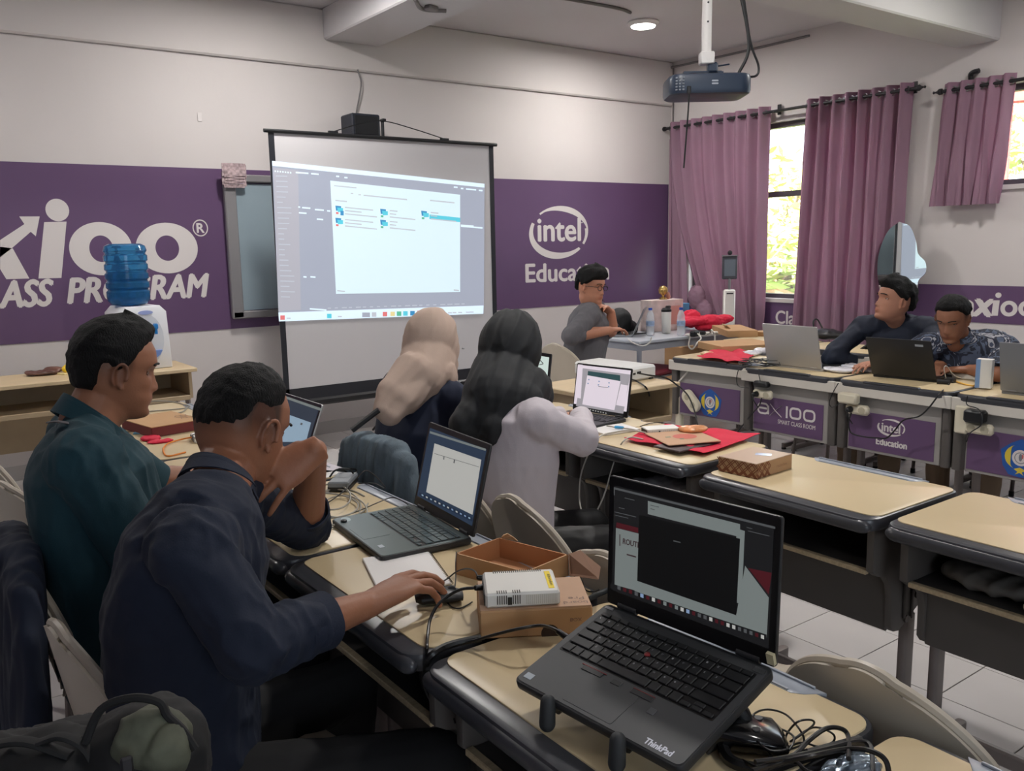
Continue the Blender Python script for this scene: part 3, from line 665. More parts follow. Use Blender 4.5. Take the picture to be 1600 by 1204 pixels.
# window-side rows are turned round: their printed front panels face the camera
def emblem(mb, c, s, M):
    """blue pentagon-ish badge with yellow leaf arcs and a white disc"""
    c = V(c); rt, up, n = V((0, 1, 0)), V((0, 0, 1)), V((1, 0, 0))
    mb.m = 1; mb.add([c+n*.0006+rt*s*x+up*s*z for x, z in ((0, 1), (.5, .72), (1.0, .3), (.86, -.5), (.55, -.95), (0, -1.02), (-.55, -.95), (-.86, -.5), (-1.0, .3), (-.5, .72))], [tuple(range(10))])
    mb.m = 2
    for sg in (-1, 1):
        P_ = []
        for k in range(11):
            a = R(-65+k*13); P_.append((c+n*.0012+rt*sg*s*.78*math.cos(a)+up*s*(.02+.66*math.sin(a)), c+n*.0012+rt*sg*s*(.78-.30*math.sin(PI*k/10))*math.cos(a)+up*s*(.02+.66*math.sin(a))))
        vs = [p for q_ in P_ for p in q_]; mb.add(vs, [(2*i, 2*i+1, 2*i+3, 2*i+2) for i in range(10)])
    mb.add([c+n*.0012+rt*s*x+up*s*z for x, z in ((-.3, -.62), (0, -.5), (.3, -.62), (.1, -.74), (.22, -.9), (0, -.78), (-.22, -.9), (-.1, -.74))], [tuple(range(8))])
    mb.m = 0; disc(mb, c+n*.0016, s*.42, s*.42, rt, up)
    mb.m = 3; ring(mb, c+n*.002, s*.3, s*.3, s*.04, s*.04, rt, up, n=20); disc(mb, c+n*.002+up*s*.03, s*.09, s*.2, rt, up, n=12); mb.m = 4; disc(mb, c+n*.0022+rt*s*.1+up*s*.1, s*.04, s*.14, rt, up, n=8); mb.m = 0
prm = [white_print, M8('badge_blue', 28, 84, 160), M8('badge_yellow', 214, 190, 60), M8('badge_line', 120, 122, 130), M8('badge_red', 190, 90, 90)]
def front_desk(x, y, rz, label, group, kind):
    o = dup(d0, label=label, group=group); o.location = (x, y, 0); o.rotation_euler.z = PI+rz
    # local +x is the printed front, local +y points to -Y
    for ch in list(o.children):
        if ch.name.startswith(('knee_panel', 'back_panel', 'side_panel', 'pen_tray')):
            for g in list(ch.children): bpy.data.objects.remove(g)
            bpy.data.objects.remove(ch)
    MB().box((.425, 0, .69), (.016, .618, .062), bev=.003).build('apron', cream, o)
    MB().box((.385, 0, .515), (.012, .50, .30), bev=.003).build('front_panel', gpan, o)
    for s in (-1, 1): MB().prism(rrect(.30, .045, .012, 4, cx=.262, cy=s*.282), .365, .664, bev=.006).build('side_panel', sidep, o, True)
    MB().box((.425, 0, .737), (.028, .3, .010), bev=.003).build('pen_tray', bump_, o)
    b = MB().box((.3925, -.01, .478), (.004, .462, .196)).build('banner_panel', purple, o)
    if kind:
        L = MB(); xf = .3955; rt = V((0, 1, 0))
        if kind == 'emblem': emblem(L, (xf, .0, .475), .088, None)
        elif kind == 'intel':
            swirl(L, (xf, -.005, .515), .075, .045, rt, UP); txt(L, 'intel', (xf, -.055, .492), (0, .098, 0), (0, 0, .044), bold=.002)
            txt(L, 'Education', (xf, -.082, .418), (0, .165, 0), (0, 0, .034), bold=.002)
        else:
            for k, cy in enumerate((-.175, -.09, .045, .135)):
                c = (xf, cy, .505)
                if k == 1:
                    for sg in (-1, 1): L.tube([(xf, cy-.035, .505-sg*.034), (xf, cy, .505), (xf, cy+.045, .505+sg*.034)], .0065, n=4, smooth=0, flat=.1)
                    L.box((xf, -.012, .505), (.001, .012, .068))
                else:
                    o_ = rrect(.078, .068, .025, 5); i_ = rrect(.054, .044, .014, 5); n_ = len(o_)
                    if k == 0:
                        o_ = rrect(.082, .068, .028, 5)
                        L.box((xf, cy, .507), (.001, .07, .011)); L.box((xf, cy+.036, .50), (.001, .012, .05))
                        i_ = rrect(.058, .046, .016, 5)
                    L.add([(xf, cy+a, .505+b_) for a, b_ in o_+i_], [(i, (i+1) % n_, n_+(i+1) % n_, n_+i) for i in range(n_)])
            txt(L, 'SMART CLASS ROOM', (xf, -.07, .432), (0, .245, 0), (0, 0, .024), bold=.0004)
        L.build('lettering', prm, b)
    return o
FD = [(4.53, 3.60, .05, 'window-side desk with small blue round emblem, under the red bag', 'emblem'), (4.485, 2.968, 0, 'window-side desk with purple smart class room panel', 'logo'),
      (4.485, 2.348, 0, 'window-side desk with purple panel reading education', 'intel'), (4.485, 1.728, 0, 'window-side desk with blue emblem at the right frame edge', 'emblem'), (4.485, 1.108, 0, 'window-side desk outside the right frame edge', None)]
for x, y, rz, lb, k in FD: front_desk(x, y, rz, lb, 'window-side desks, near row', k)
for i, (y, lb) in enumerate(((4.0, 'rearmost desk below the curtains carrying the propped-open box'), (3.38, 'rear window-side desk behind the silver laptop'), (2.76, 'rear window-side desk behind the two men'), (2.14, 'rear window-side desk hidden behind the man in camouflage'))):
    front_desk(5.49, y, 0, lb, 'window-side desks, rear row', None)

# moulded plastic chairs
chm = M8('chair_plastic', 186, 176, 160, rough=.42, var=.03); chb = M8('chair_plastic_black', 26, 27, 30, rough=.45); chr_ = M8('chair_vinyl_red', 128, 26, 46, rough=.5)
def make_chair(shell, label, group):
    t = thing('plastic_chair', (0, 0, 0), 0, label, 'chair', group)
    def seat(u, v):
        x = -.20+.42*u; y = (v-.5)*(.40+.03*math.sin(PI*u)); return (x, y, .445-.02*math.sin(PI*u)*math.cos((v-.5)*PI)-.05*max(0, u-.85)/.15*.6+.03*(abs(v-.5)*2)**3)
    MB().grid(seat, 14, 14, th=.01).build('seat', shell, t, True)
    def wv(v): return .218*max(.0, 1-.955*max(0, (v-.25)/.75)**2.3)**.5*(.86+.14*min(1, v*3))
    def back(u, v):
        v2 = .20+.80*math.sin(v*PI/2); return (-.222-.055*v2+.055*((2*u-1)*wv(v2)/.218)**2*(1-.3*v2), (2*u-1)*wv(v2), .47+.315*v2+.010*(1-(2*u-1)**2)*v2**10)
    MB().grid(back, 18, 18, th=.010).build('backrest', shell, t, True)
    rim = []
    for k in range(0, 16): rim.append(V(back(0, k/16))+V((.005, 0, 0)))
    for k in range(0, 7): rim.append(V(back(k/6, 1))+V((.005, 0, 0)))
    for k in range(15, -1, -1): rim.append(V(back(1, k/16))+V((.005, 0, 0)))
    MB().tube(rim, .0095, n=8, smooth=2).build('rim', shell, t, True)
    sl = MB()
    for k in range(9):
        u = (k+.5)/9; a = V(back(u, 0)); yy = a.y; b = V((-.212, yy*.9, .452)); d = V((0, .013, 0)); e = V((0, .004, 0))
        sl.add([a-d, a+d, b+e, b-e, a-d-V((.006, 0, 0)), a+d-V((.006, 0, 0)), b+e-V((.006, 0, 0)), b-e-V((.006, 0, 0))], [(0, 1, 2, 3), (7, 6, 5, 4), (0, 4, 5, 1), (1, 5, 6, 2), (2, 6, 7, 3), (3, 7, 4, 0)])
    tag(sl.build('slotted_base', shell, t), kind='stuff')
    for sx in (-1, 1):
        for sy in (-1, 1):
            MB().tube([(sx*.13, sy*.15, .43), (sx*.17, sy*.17, .38), (sx*.2+.01, sy*.195, .012)], .011, n=8, smooth=4).build('leg', legm, t, True)
            MB().cyl((sx*.2+.01, sy*.195, 0), (sx*.2+.01, sy*.195, .03), .014).build('foot_cap', black, t, True)
    MB().tube([(.15, -.16, .42), (-.15, -.16, .42), (-.15, .16, .42), (.15, .16, .42)], .009, smooth=0).build('seat_frame', legm, t, True)
    return t
CG = 'beige plastic chairs with rounded backs'
ch0 = make_chair(chm, 'beige plastic chair behind the man in navy shirt at left', CG); ch0.location = (.475, 1.73, 0); ch0.rotation_euler.z = .10
for x, y, rz, lb in ((.475, 2.30, -.04, 'beige plastic chair under dark jacket behind the man in teal'), (.50, 3.02, .35, 'empty beige chair at the left frame edge'), (.47, 3.72, .3, 'far empty chair half hidden behind the man in teal'),
        (1.58, 2.60, .1, 'beige chair with denim jacket hung over it'), (1.62, 2.235, 0, 'beige chair under the woman in black headscarf'), (1.60, 1.80, -.1, 'round-backed beige chair behind the raised box'),
        (1.50, 1.36, .05, 'beige chair partly hidden between the open box and near laptop'), (1.475, .70, -.03, 'large beige chair back at the lower right beyond the near laptop'), (3.98, 4.62, .1, 'beige chair under the man in grey shirt')):
    dup(ch0, (x, y, 0), rz, lb)
for x, y, rz, lb in ((4.98, 2.62, PI, 'dark chair under the navy-shirted man by the window'), (4.92, 2.0, PI, 'dark chair under the man in camouflage shirt'), (5.0, 3.24, PI-.4, 'empty black chair behind the smart class room panel')):
    c = make_chair(chb, lb, 'black plastic chairs by the windows'); c.location = (x, y, 0); c.rotation_euler.z = rz
# red vinyl stool with steel legs
t = thing('padded_stool', (5.02, 4.98, 0), .2, 'steel-legged stool with dark red vinyl seat under the grey table', 'stool')
MB().box((0, 0, .45), (.38, .38, .05), bev=.02).build('seat', chr_, t, True); MB().box((0, 0, .42), (.36, .36, .012)).build('seat_frame', metal, t)
for sx in (-1, 1):
    for s in (-1, 1): MB().tube([(sx*.15, s*.15, .42), (sx*.19, s*.18, .012)], .011, smooth=0).build('leg', metal, t, True)
    MB().tube([(sx*.17, -.17, .22), (sx*.17, .17, .22)], .007, smooth=0).build('stretcher', metal, t, True)

# wooden single desks with an open shelf, grey steel feet
wood = M8('light_wood', 200, 178, 142, rough=.5, var=.06, vs=5, stretch=(1, 8, 8)); woodi = M8('wood_side', 168, 148, 118, rough=.55, var=.06, vs=6)
def wood_table(name, loc, w, d, label, h=.74, sh=.17, parts=True):
    t = thing(name, loc, 0, label, 'table')
    MB().box((0, 0, h-.012), (w+.06, d, .024), bev=.004).build('tabletop', wood, t)
    for s in (-1, 1): MB().box((s*(w/2-.01), .01, h-.024-sh/2), (.02, d-.04, sh)).build('side_panel', woodi, t)
    MB().box((0, 0, h-.024-sh+.008), (w-.04, d-.05, .016)).box((0, -d/2+.02, h-.024-sh+.008), (w-.04, .012, .03), bev=.003).build('shelf', woodi, t)
    MB().box((0, d/2-.03, h-.27), (w-.04, .015, .42)).build('back_panel', woodi, t)
    for s in (-1, 1):
        MB().tube([(s*(w/2-.015), -d*.28, h-.03-sh), (s*(w/2+.0), -d*.36, .03)], .017, n=6, smooth=0).build('leg', legm, t); MB().tube([(s*(w/2-.015), d*.22, h-.03-sh), (s*(w/2+.0), d*.36, .03)], .017, n=6, smooth=0).build('leg', legm, t)
        MB().box((s*w/2, 0, .02), (.04, d*.9, .035), bev=.008).build('foot', legm, t)
    return t
wood_table('wooden_table', (.96, 5.835, 0), 1.22, .50, 'long light wood table with open shelf along the left front wall')
wood_table('wooden_table', (-.42, 5.835, 0), 1.22, .50, 'second light wood table outside the left frame edge')
wood_table('wooden_desk', (3.06, 3.36, 0), .56, .48, 'small wooden desk with open shelf carrying the white device')
# grey teacher's table
gt = M8('grey_laminate', 186, 190, 198, rough=.3); gs = M8('grey_steel', 146, 148, 156, rough=.4)
t = thing('office_table', (5.13, 4.93, 0), 0, 'light grey steel-framed table in front of the man in grey shirt', 'table')
MB().box((.06, 0, .729), (1.24, .56, .022), bev=.004).build('tabletop', gt, t)
for c, d in (((.06, -.25, .69), (1.16, .02, .055)), ((.06, .25, .69), (1.16, .02, .055)), ((-.53, 0, .69), (.02, .5, .055)), ((.65, 0, .69), (.02, .5, .055))): MB().box(c, d).build('apron', gs, t)
for x in (-.53, .65):
    for y in (-.25, .25): MB().box((x, y, .36), (.03, .03, .72), bev=.003).build('leg', gs, t)
# ================================================================ LAPTOPS
lapb = M8('laptop_black', 44, 45, 47, rough=.42, var=.05, vs=14); lapd = M8('laptop_deck', 66, 67, 69, rough=.45, var=.07, vs=9)
keym = M8('key_black', 30, 31, 33, rough=.42); legend = M8('key_legend', 170, 172, 176); bez = M8('bezel_black', 15, 15, 17, rough=.3)
silver = M8('laptop_silver', 176, 174, 172, rough=.35, metal=.35); grey_l = M8('laptop_grey', 128, 130, 134, rough=.35, metal=.35); dimb = M8('laptop_slate', 70, 82, 84, rough=.3, var=.04)
ROWS = [[1]*13+[2], [1.5]+[1]*12+[1.5], [1.75]+[1]*11+[2.25], [2.25]+[1]*10+[2.75], [1, 1, 1, 1, 5, 1, 1, 1]]
LEG = ['`1234567890-=', ' QWERTYUIOP[]', ' ASDFGHJKL;', ' ZXCVBNM,./']
KM = {}
def keymesh(w, h, m, t=.0024):
    k = (round(w, 4), round(h, 4), m.name)
    if k not in KM: KM[k] = MB().box((0, 0, t/2), (w, h, t), bev=.001).build('key', m, None); o = KM[k]; C.objects.unlink(o); me = o.data; bpy.data.objects.remove(o); KM[k] = me
    return KM[k]
def laptop(x, y, z, yaw, pitch, roll, w, d, h, th, label, body=lapb, deck=lapd, keys='parts', bezel=.012, back=None, legends=False, kcol=keym, group=None):
    th = th
    Mx = Matrix.Translation((x, y, z))@Matrix.Rotation(yaw, 4, 'Z')@Matrix.Rotation(pitch, 4, 'X')@Matrix.Rotation(roll, 4, 'Y')
    t = thing('laptop', (x, y, z), 0, label, 'laptop', group); t.matrix_world = Mx
    MB().prism(rrect(w, d, .012, 5, cy=-d/2), -.017, 0, bev=.004).build('base', body, t, True)
    MB().prism(rrect(w-.006, d-.012, .010, 4, cy=-d/2-.002), -.0005, .0006).build('palm_deck', deck, t)
    kb = t; p = (w*.90)/15; y0 = -.026; kw = 15*p
    well = MB().prism(rrect(kw+.004, p*5.65, .003, 3, cy=y0-p*2.72), .0004, .0009).build('keyboard', bez, t)
    items = []
    for i in range(15): items.append((-kw/2+(i+.5)*p, y0-p*.2, p*.86, p*.42))
    for r_, row in enumerate(ROWS):
        xx = -kw/2
        for q_ in row: items.append((xx+q_*p/2, y0-p*(.95+r_), q_*p-.0028, p*.84)); xx += q_*p
    for k, dy in ((0, -.22), (1, .22), (1, -.22), (2, -.22)): items.append((kw/2-(2.5-k)*p, y0-p*(4.95)+dy*p, p*.84, p*.40))
    if keys == 'parts':
        for a, b, c_, e in items:
            o = bpy.data.objects.new('key', keymesh(c_, e, kcol)); link(o, well); o.location = (a, b, .0009)
    else:
        mb = MB()
        for a, b, c_, e in items: mb.box((a, b, .0018), (c_, e, .002))
        tag(mb.build('keys', kcol, t), kind='stuff')
    if legends:
        L = MB()
        for r_, s in enumerate(LEG):
            xx = -kw/2
            for q_, chx in zip(ROWS[r_], s):
                if chx not in ' ': txt(L, chx, (xx+.0055, y0-p*(.95+r_)+.001, .0036), (.0028, 0, 0), (0, .0034, 0))
                xx += q_*p
        tag(L.build('key_legends', legend, t), kind='stuff')
    tp = MB().prism(rrect(w*.30, d*.29, .004, 3, cx=-w*.045, cy=-d+d*.19), .0006, .0011).build('touchpad', deck, t)
    for s in (-1, 1): MB().cyl((s*w*.36-.02, .003, .002), (s*w*.36+.02, .003, .002), .006, n=10).build('hinge', body, t, True)
    # lid
    up = V((0, -math.cos(th), math.sin(th))); n = V((0, -math.sin(th), -math.cos(th)))
    Ml = Matrix(((1, 0, 0, 0), (0, up.y, n.y, 0), (0, up.z, n.z, 0), (0, 0, 0, 1)))
    lid = MB().prism(rrect(w, h, .006, 5, cy=h/2), -.007, 0, bev=.002).build('lid', back or body, t, True); lid.matrix_local = Ml
    MB().prism(rrect(w-.003, h-.003, .005, 4, cy=h/2), 0, .0008).build('bezel', bez, lid)
    sw, sh = w-2*bezel, h-bezel*1.3-.026
    wl = Mx@Ml
    return t, lid, wl, (sw, sh, .026)
def on(wl, x, y, k=0):
    """where the sight line through a photo point meets the lid's own plane, in lid coordinates"""
    i = wl.inverted(); o = i@V((0, 0, CH)); d = i.to_3x3()@ray(x, y); t = -(o.z-.0012-k*.00025)/d.z; return o+d*t
def screen(lid, wl, geo, bgcol, items, name='display'):
    sw, sh, b0 = geo; mats = [bgcol]; mb = MB(); mb.m = 0
    mb.quad((-sw/2, b0, .0011), (sw/2, b0, .0011), (sw/2, b0+sh, .0011), (-sw/2, b0+sh, .0011))
    for it in items:
        m, pts, k = it
        if m not in mats: mats.append(m)
        mb.m = mats.index(m)
        if pts and isinstance(pts[0], str):
            s, a, b, c = pts; a, b, c = (on(wl, *q_, k) for q_ in (a, b, c)); txt(mb, s, a, b-a, c-a, bold=.0004)
        else: mb.add([on(wl, *q_, k) for q_ in pts][::-1], [tuple(range(len(pts)))])
    return mb.build(name, mats, lid)
def sq(x0, y0, x1, y1, s=.2, h=0): return [(x0, y0), (x1, y0+(x1-x0)*s), (x1, y1+(x1-x0)*s), (x0, y1)]
s_dark = emat('sd_dark', lin(32, 32, 34), .35); s_win = emat('sd_win', lin(18, 18, 19), .2); s_pale = emat('sd_pale', lin(134, 142, 140), .42); s_red = emat('sd_red', lin(84, 26, 34), .4)
s_line = emat('sd_line', lin(78, 80, 82), .6); s_txt = emat('sd_txt', lin(60, 40, 44), .5); s_blue = emat('sd_blue', lin(52, 80, 112), .7); s_white = emat('sd_white', lin(176, 176, 172), .62); s_lav = emat('sd_lav', lin(206, 196, 206), .72)
s_bluebar = emat('sd_bluebar', lin(26, 40, 60), .6); s_mid = emat('sd_mid', lin(150, 146, 152), .65); s_teal = emat('sd_teal', lin(44, 72, 76), .6); s_sky = emat('sd_sky', lin(136, 158, 176), .65); s_icon = emat('sd_icon', lin(120, 140, 170), .7); s_slate = emat('sd_slate', lin(46, 54, 68), .6)
# 1 the near laptop on its stand (tilted 16 degrees)
t1, lid, wl, geo = laptop(.975, .89, .856, -1.486, .28, -.004, .329, .227, .225, 1.885, 'near black laptop on a stand, dark window open on its screen', legends=True)
def g7(a, b): return (940+a/4.46, 740+b/4.46)
def q7(*p): return [g7(*c) for c in p]
it = [(s_line, q7((85, 92), (1210, 368), (1210, 384), (85, 107)), 1), (s_line, q7((85, 92), (92, 94), (92, 150), (85, 148)), 1), (s_red, q7((105, 337), (255, 376), (255, 412), (100, 374)), 1),
      (s_pale, q7((100, 376), (250, 414), (246, 745), (940, 985), (968, 400), (322, 280), (322, 188), (965, 350), (1000, 400), (990, 640), (1165, 860), (1152, 1150), (90, 775)), 1) if 0 else (s_pale, q7((100, 376), (262, 417), (262, 820), (90, 772)), 1),
      (s_pale, q7((322, 188), (965, 350), (965, 440), (322, 280)), 1), (s_pale, q7((940, 380), (998, 398), (975, 905), (930, 895)), 1), (s_pale, q7((240, 740), (940, 975), (1000, 640), (1165, 862), (1150, 1150), (230, 815)), 1),
      (s_red, q7((1020, 655), (1185, 690), (1165, 840)), 1), (s_dark, q7((60, 760), (1150, 1120), (1150, 1180), (60, 800)), 1.5), (s_win, q7((262, 285), (965, 452), (938, 985), (248, 745)), 2),
      (s_txt, ['ROUTER', g7(148, 486), g7(290, 524), g7(150, 448)], 1.6), (s_txt, q7((124, 420), (130, 422), (130, 502), (124, 500)), 1.6), (s_txt, q7((175, 556), (240, 574), (240, 584), (175, 566)), 1.6),
      (s_line, q7((500, 462), (550, 474), (550, 482), (500, 470)), 2.5)]
random.seed(3)
for k in range(26):
    a = 110+k*40; b = 782+(a-90)*.342; it.append((random.choice((s_pale, s_line, s_icon, s_white, s_red)), q7((a, b-12), (a+22, b-5), (a+22, b+22), (a, b+14)), 2))
for a, b, c_ in ((160, 165, 70), (120, 232, 40), (90, 262, 150), (95, 285, 90), (340, 215, 60), (340, 240, 30), (830, 445, 70), (1010, 370, 40), (1020, 395, 150)): it.append((s_line, q7((a, b), (a+c_, b+c_*.24), (a+c_, b+c_*.24+5), (a, b+5)), 1.8))
screen(lid, wl, geo, s_dark, it)
redm = M8('trackpoint_red', 120, 22, 26, rough=.5)
MB().lathe([(.0045, 0), (.005, .003), (.003, .0045)], c=(-.0135, -.026-.329*.90/15*2.45, .0012), n=12).build('pointing_stick', redm, t1, True)
bt = MB()
for a, b in ((-.065, .04), (-.015, .028), (.035, .04)): bt.box((a, -.147, .0012), (b if a != -.015 else .018, .010, .0016), bev=.0007)
bt.build('click_buttons', lapb, t1); MB().box((-.065, -.1415, .0014), (.05, .0012, .001)).box((.035, -.1415, .0014), (.04, .0012, .001)).build('red_stripes', redm, t1)
MB().box((.068, -.165, .001), (.012, .012, .0012), bev=.0004).build('fingerprint_reader', M8('reader_grey', 92, 94, 98, rough=.3, metal=.4), t1)
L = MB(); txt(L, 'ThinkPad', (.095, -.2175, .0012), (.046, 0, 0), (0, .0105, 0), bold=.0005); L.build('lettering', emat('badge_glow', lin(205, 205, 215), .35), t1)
MB().box((-.145, -.208, .0008), (.016, .012, .0008), bev=.0002).build('sticker', M8('sticker_silver', 170, 178, 186, rough=.3), t1)
MB().box((-.148, -.012, .001), (.018, .006, .001)).box((.148, -.016, .001), (.018, .01, .001)).build('hinge_caps', metal, t1)
MB().box((.1645, -.006, .022), (.012, .006, .018), rz=0).build('tape_patch', M8('masking_tape', 190, 182, 150, rough=.8), t1)
# laptop stand: black folding riser with padded front hooks
Mi = t1.matrix_world
t = thing('laptop_stand', (.975, .90, .7405), 0, 'black folding laptop stand under the near laptop', 'stand'); t.rotation_euler.z = -1.486; inv = t.matrix_basis.inverted()
for s in (-.078, .062):
    a = inv@(Mi@V((s, -.236, -.012))); b = inv@(Mi@V((s, -.02, -.024))); c = inv@(Mi@V((s, -.222, -.024)))
    MB().tube([c, b], .008, n=8, smooth=0).build('arm', black, t, True)
    MB().cap(a+V((0, 0, .012)), .0115, a+V((0, -.002, -.022)), .0125).build('front_hook', M8('hook_grey', 44, 46, 48, rough=.6), t, True)
    MB().tube([b*.5+c*.5, V((s*1.4, .02, .012)), V((s*1.5, -.12, .006))], .008, n=8, smooth=4).build('strut', black, t, True)
MB().box((0, -.0, .006), (.2, .03, .012), bev=.004).box((0, -.12, .006), (.2, .025, .012), bev=.004).build('foot_bar', black, t, True)
# dark wedge and base seen under the laptop's right corner
MB().loft([(V((.11, -.02, .01)), .05, .012), (V((.11, -.03, .04)), .045, .02), (V((.10, -.045, .075)), .03, .018)], side=V((1, 0, 0))).build('support_block', black, t, True)
# 2 laptop of the man in navy
t2, lid, wl, geo = laptop(1.138, 1.89, .758, -1.661, 0, 0, .345, .2415, .2346, 1.815, 'black laptop open in front of the navy-shirted man', body=lapb, deck=M8('deck_teal_grey', 82, 96, 96, rough=.28, var=.05), kcol=M8('key_glossy', 78, 92, 94, rough=.2))
def g8(a, b): return (420+a/4.21, 640+b/4.21)
def q8(*p): return [g8(*c) for c in p]
it = [(s_white, q8((1090, 220), (1398, 328), (1340, 690), (1035, 540)), 1), (s_pale, q8((1060, 140), (1428, 256), (1426, 270), (1059, 154)), 1), (s_bluebar, q8((990, 540), (1345, 712), (1340, 735), (985, 560)), 1.5),
      (s_line, q8((1088, 285), (1385, 375), (1385, 378), (1088, 288)), 1.6), (s_line, q8((1150, 305), (1156, 306), (1154, 328), (1148, 326)), 1.8), (s_line, q8((1218, 325), (1226, 327), (1222, 352), (1214, 349)), 1.8)]
for k in range(12): a = 1005+k*28; b = 546+(a-990)*.485; it.append((random.choice((s_white, s_icon, s_sky)), q8((a, b), (a+12, b+6), (a+12, b+16), (a, b+10)), 2))
screen(lid, wl, geo, emat('sd_bg2', lin(40, 54, 74), .6), it)
MB().lathe([(.008, 0), (.0085, .004), (.006, .006)], c=(-.128, -.222, .0006), n=14).build('rubber_knob', black, t2, True); MB().box((.105, -.214, .0008), (.02, .013, .0008)).build('sticker', M8('sticker_silver', 0, 0, 0), t2)
MB().ell((-.145, -.21, .0008), (.02, .012, .0006)).build('pale_patch', M8('pale_grey', 150, 166, 168, rough=.3), t2)  # pale oval patch on the palm deck
# 3 laptop of the woman in black headscarf
t3, lid, wl, geo = laptop(2.416, 2.697, .757, -1.426, 0, 0, .30, .21, .204, 1.738, 'slim black laptop with white screen before the woman in grey blouse', keys='joined', bezel=.006, deck=lapb)
def g9(a, b): return (900+a/8, 560+b/8)
def q9(*p): return [g9(*c) for c in p]
it = [(s_mid, q9((85, 120), (680, 200), (590, 690), (0, 590)), 1), (s_lav, q9((30, 70), (85, 78), (60, 500), (-20, 480)), 1.5), (s_lav, q9((560, 320), (650, 335), (610, 600), (500, 580)), 1.5), (s_teal, q9((150, 155), (552, 208), (552, 282), (145, 208)), 2), (s_lav, q9((140, 208), (556, 282), (480, 645), (78, 572)), 2),
      (s_line, q9((280, 345), (400, 360), (400, 366), (280, 350)), 2.5)]
for a, b in ((160, 262), (288, 285), (412, 302), (150, 310), (280, 328), (408, 350)): it.append((s_icon, q9((a-7, b-9), (a+9, b-7), (a+8, b+10), (a-8, b+8)), 2.5))
for k in range(9): a = 110+k*32; b = 618+(k*7); it.append((s_white, q9((a, b), (a+14, b+3), (a+14, b+16), (a, b+13)), 1.7))
it.append((s_dark, q9((-20, 590), (600, 690), (600, 730), (-20, 640)), 1.2))
screen(lid, wl, geo, s_lav, it)
# 4 laptop of the man in teal (its screen seen past the other man's face)
_p4 = pz(504, 637, .955); t4, lid, wl, geo = laptop(_p4.x-.085, _p4.y+.165, .757, -1.56, 0, 0, .33, .23,   .225, 1.95, 'slim silver-edged laptop before the man in teal, screen behind the other man\'s face', keys='joined', body=silver, deck=silver)
screen(lid, wl, geo, s_slate, [(s_pale, [(445, 618), (503, 638), (502, 642), (445, 622)], 1), (s_sky, [(430, 640), (486, 660), (478, 690), (425, 690)], 1), (s_line, [(470, 660), (473, 661), (472, 664), (469, 663)], 2)])
# 5 laptop of the woman in beige headscarf: a sliver beyond the black headscarf
t5, lid, wl, geo = laptop(2.33, 3.10, .757, -1.60, 0, 0, .32, .22, .24, 1.70, 'laptop edge between black headscarf and wooden desk', keys='joined')
screen(lid, wl, geo, emat('sd_mint', lin(190, 206, 200), .7), [])
# 6 laptop of the man in grey
_p6 = pz(990, 520, .757); t6, lid, wl, geo = laptop(_p6.x, _p6.y, .757, -2.42, 0, 0, .33, .23, .22, 1.98, 'grey laptop seen from behind on the teacher table', keys='joined', body=grey_l)
screen(lid, wl, geo, s_dark, []); MB().box((-.01, .12, -.0085), (.10, .025, .001)).build('lid_badge', white_print, lid)
# 7-9 laptops on the window-side desks, lids towards the camera
for a in ((4.192, 3.014, .757, 1.588, 0, 0, .36, .25, .245, 1.817, 'silver laptop with plain lid facing the camera', silver), (4.259, 2.395, .757, 1.69, 0, 0, .33, .23, .226, 2.01, 'black laptop with small badge before the man in camouflage', black), (4.20, 1.70, .757, 1.62, 0, 0, .36, .25, .235, 1.78, 'grey laptop cut by the right frame edge', grey_l)):
    t_, lid, wl, geo = laptop(*a[:11], keys='joined', body=a[11]); screen(lid, wl, geo, s_sky, [])
    if a[11] is black: MB().box((-.105, .198, -.0078), (.04, .012, .001)).build('lid_badge', M8('badge_grey', 0, 0, 0), lid)
# ================================================================ SMALL THINGS
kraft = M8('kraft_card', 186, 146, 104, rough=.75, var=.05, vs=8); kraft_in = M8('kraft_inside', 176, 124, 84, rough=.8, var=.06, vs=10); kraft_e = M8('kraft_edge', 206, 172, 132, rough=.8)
whitep = M8('white_plastic', 222, 220, 214, rough=.4); creamp = M8('cream_plastic', 214, 206, 184, rough=.4); paper = M8('paper', 0, 0, 0); redf = M8('red_fabric', 206, 30, 62, rough=.8, var=.06, vs=30, bump=.1, bs=150)
cabk = M8('black_cable', 20, 20, 22, rough=.4); cabg = M8('grey_cord', 150, 146, 136, rough=.45); cabw = M8('white_cord', 218, 214, 206, rough=.45)
def frame4(a, b, d):
    """origin a, x towards b, y towards d (horizontal)"""
    x = (b-a); y = (d-a); return a, x, y
def cable(name, pts, r, m, label, cat='cable', group=None, n=7, extra=None):
    mb = MB().tube(pts, r, n=n)
    if extra: extra(mb)
    return tag(mb.build(name, m, None, True, center=True), label, cat, group)
def zs(L, z): return [pz(x, y, z if not isinstance(z, (list, tuple)) else z[i]) for i, (x, y) in enumerate(L)]
def quadbox(name, a, b, d, h, m, label, cat, group=None, bev=.002, wall=None, parts=None):
    """box on the parallelogram a-b, a-d; returns root whose local x runs a->b"""
    ang = math.atan2((b-a).y, (b-a).x); w = ((b-a).xy).length; dep = ((d-a).xy).length; s = 1 if (b-a).cross(d-a).z > 0 else -1
    t = thing(name, (a.x, a.y, a.z), ang, label, cat, group)
    if wall is None: MB().box((w/2, s*dep/2, h/2), (w, dep, h), bev=bev).build('body' if parts is None else parts, m, t)
    return t, w, dep*s
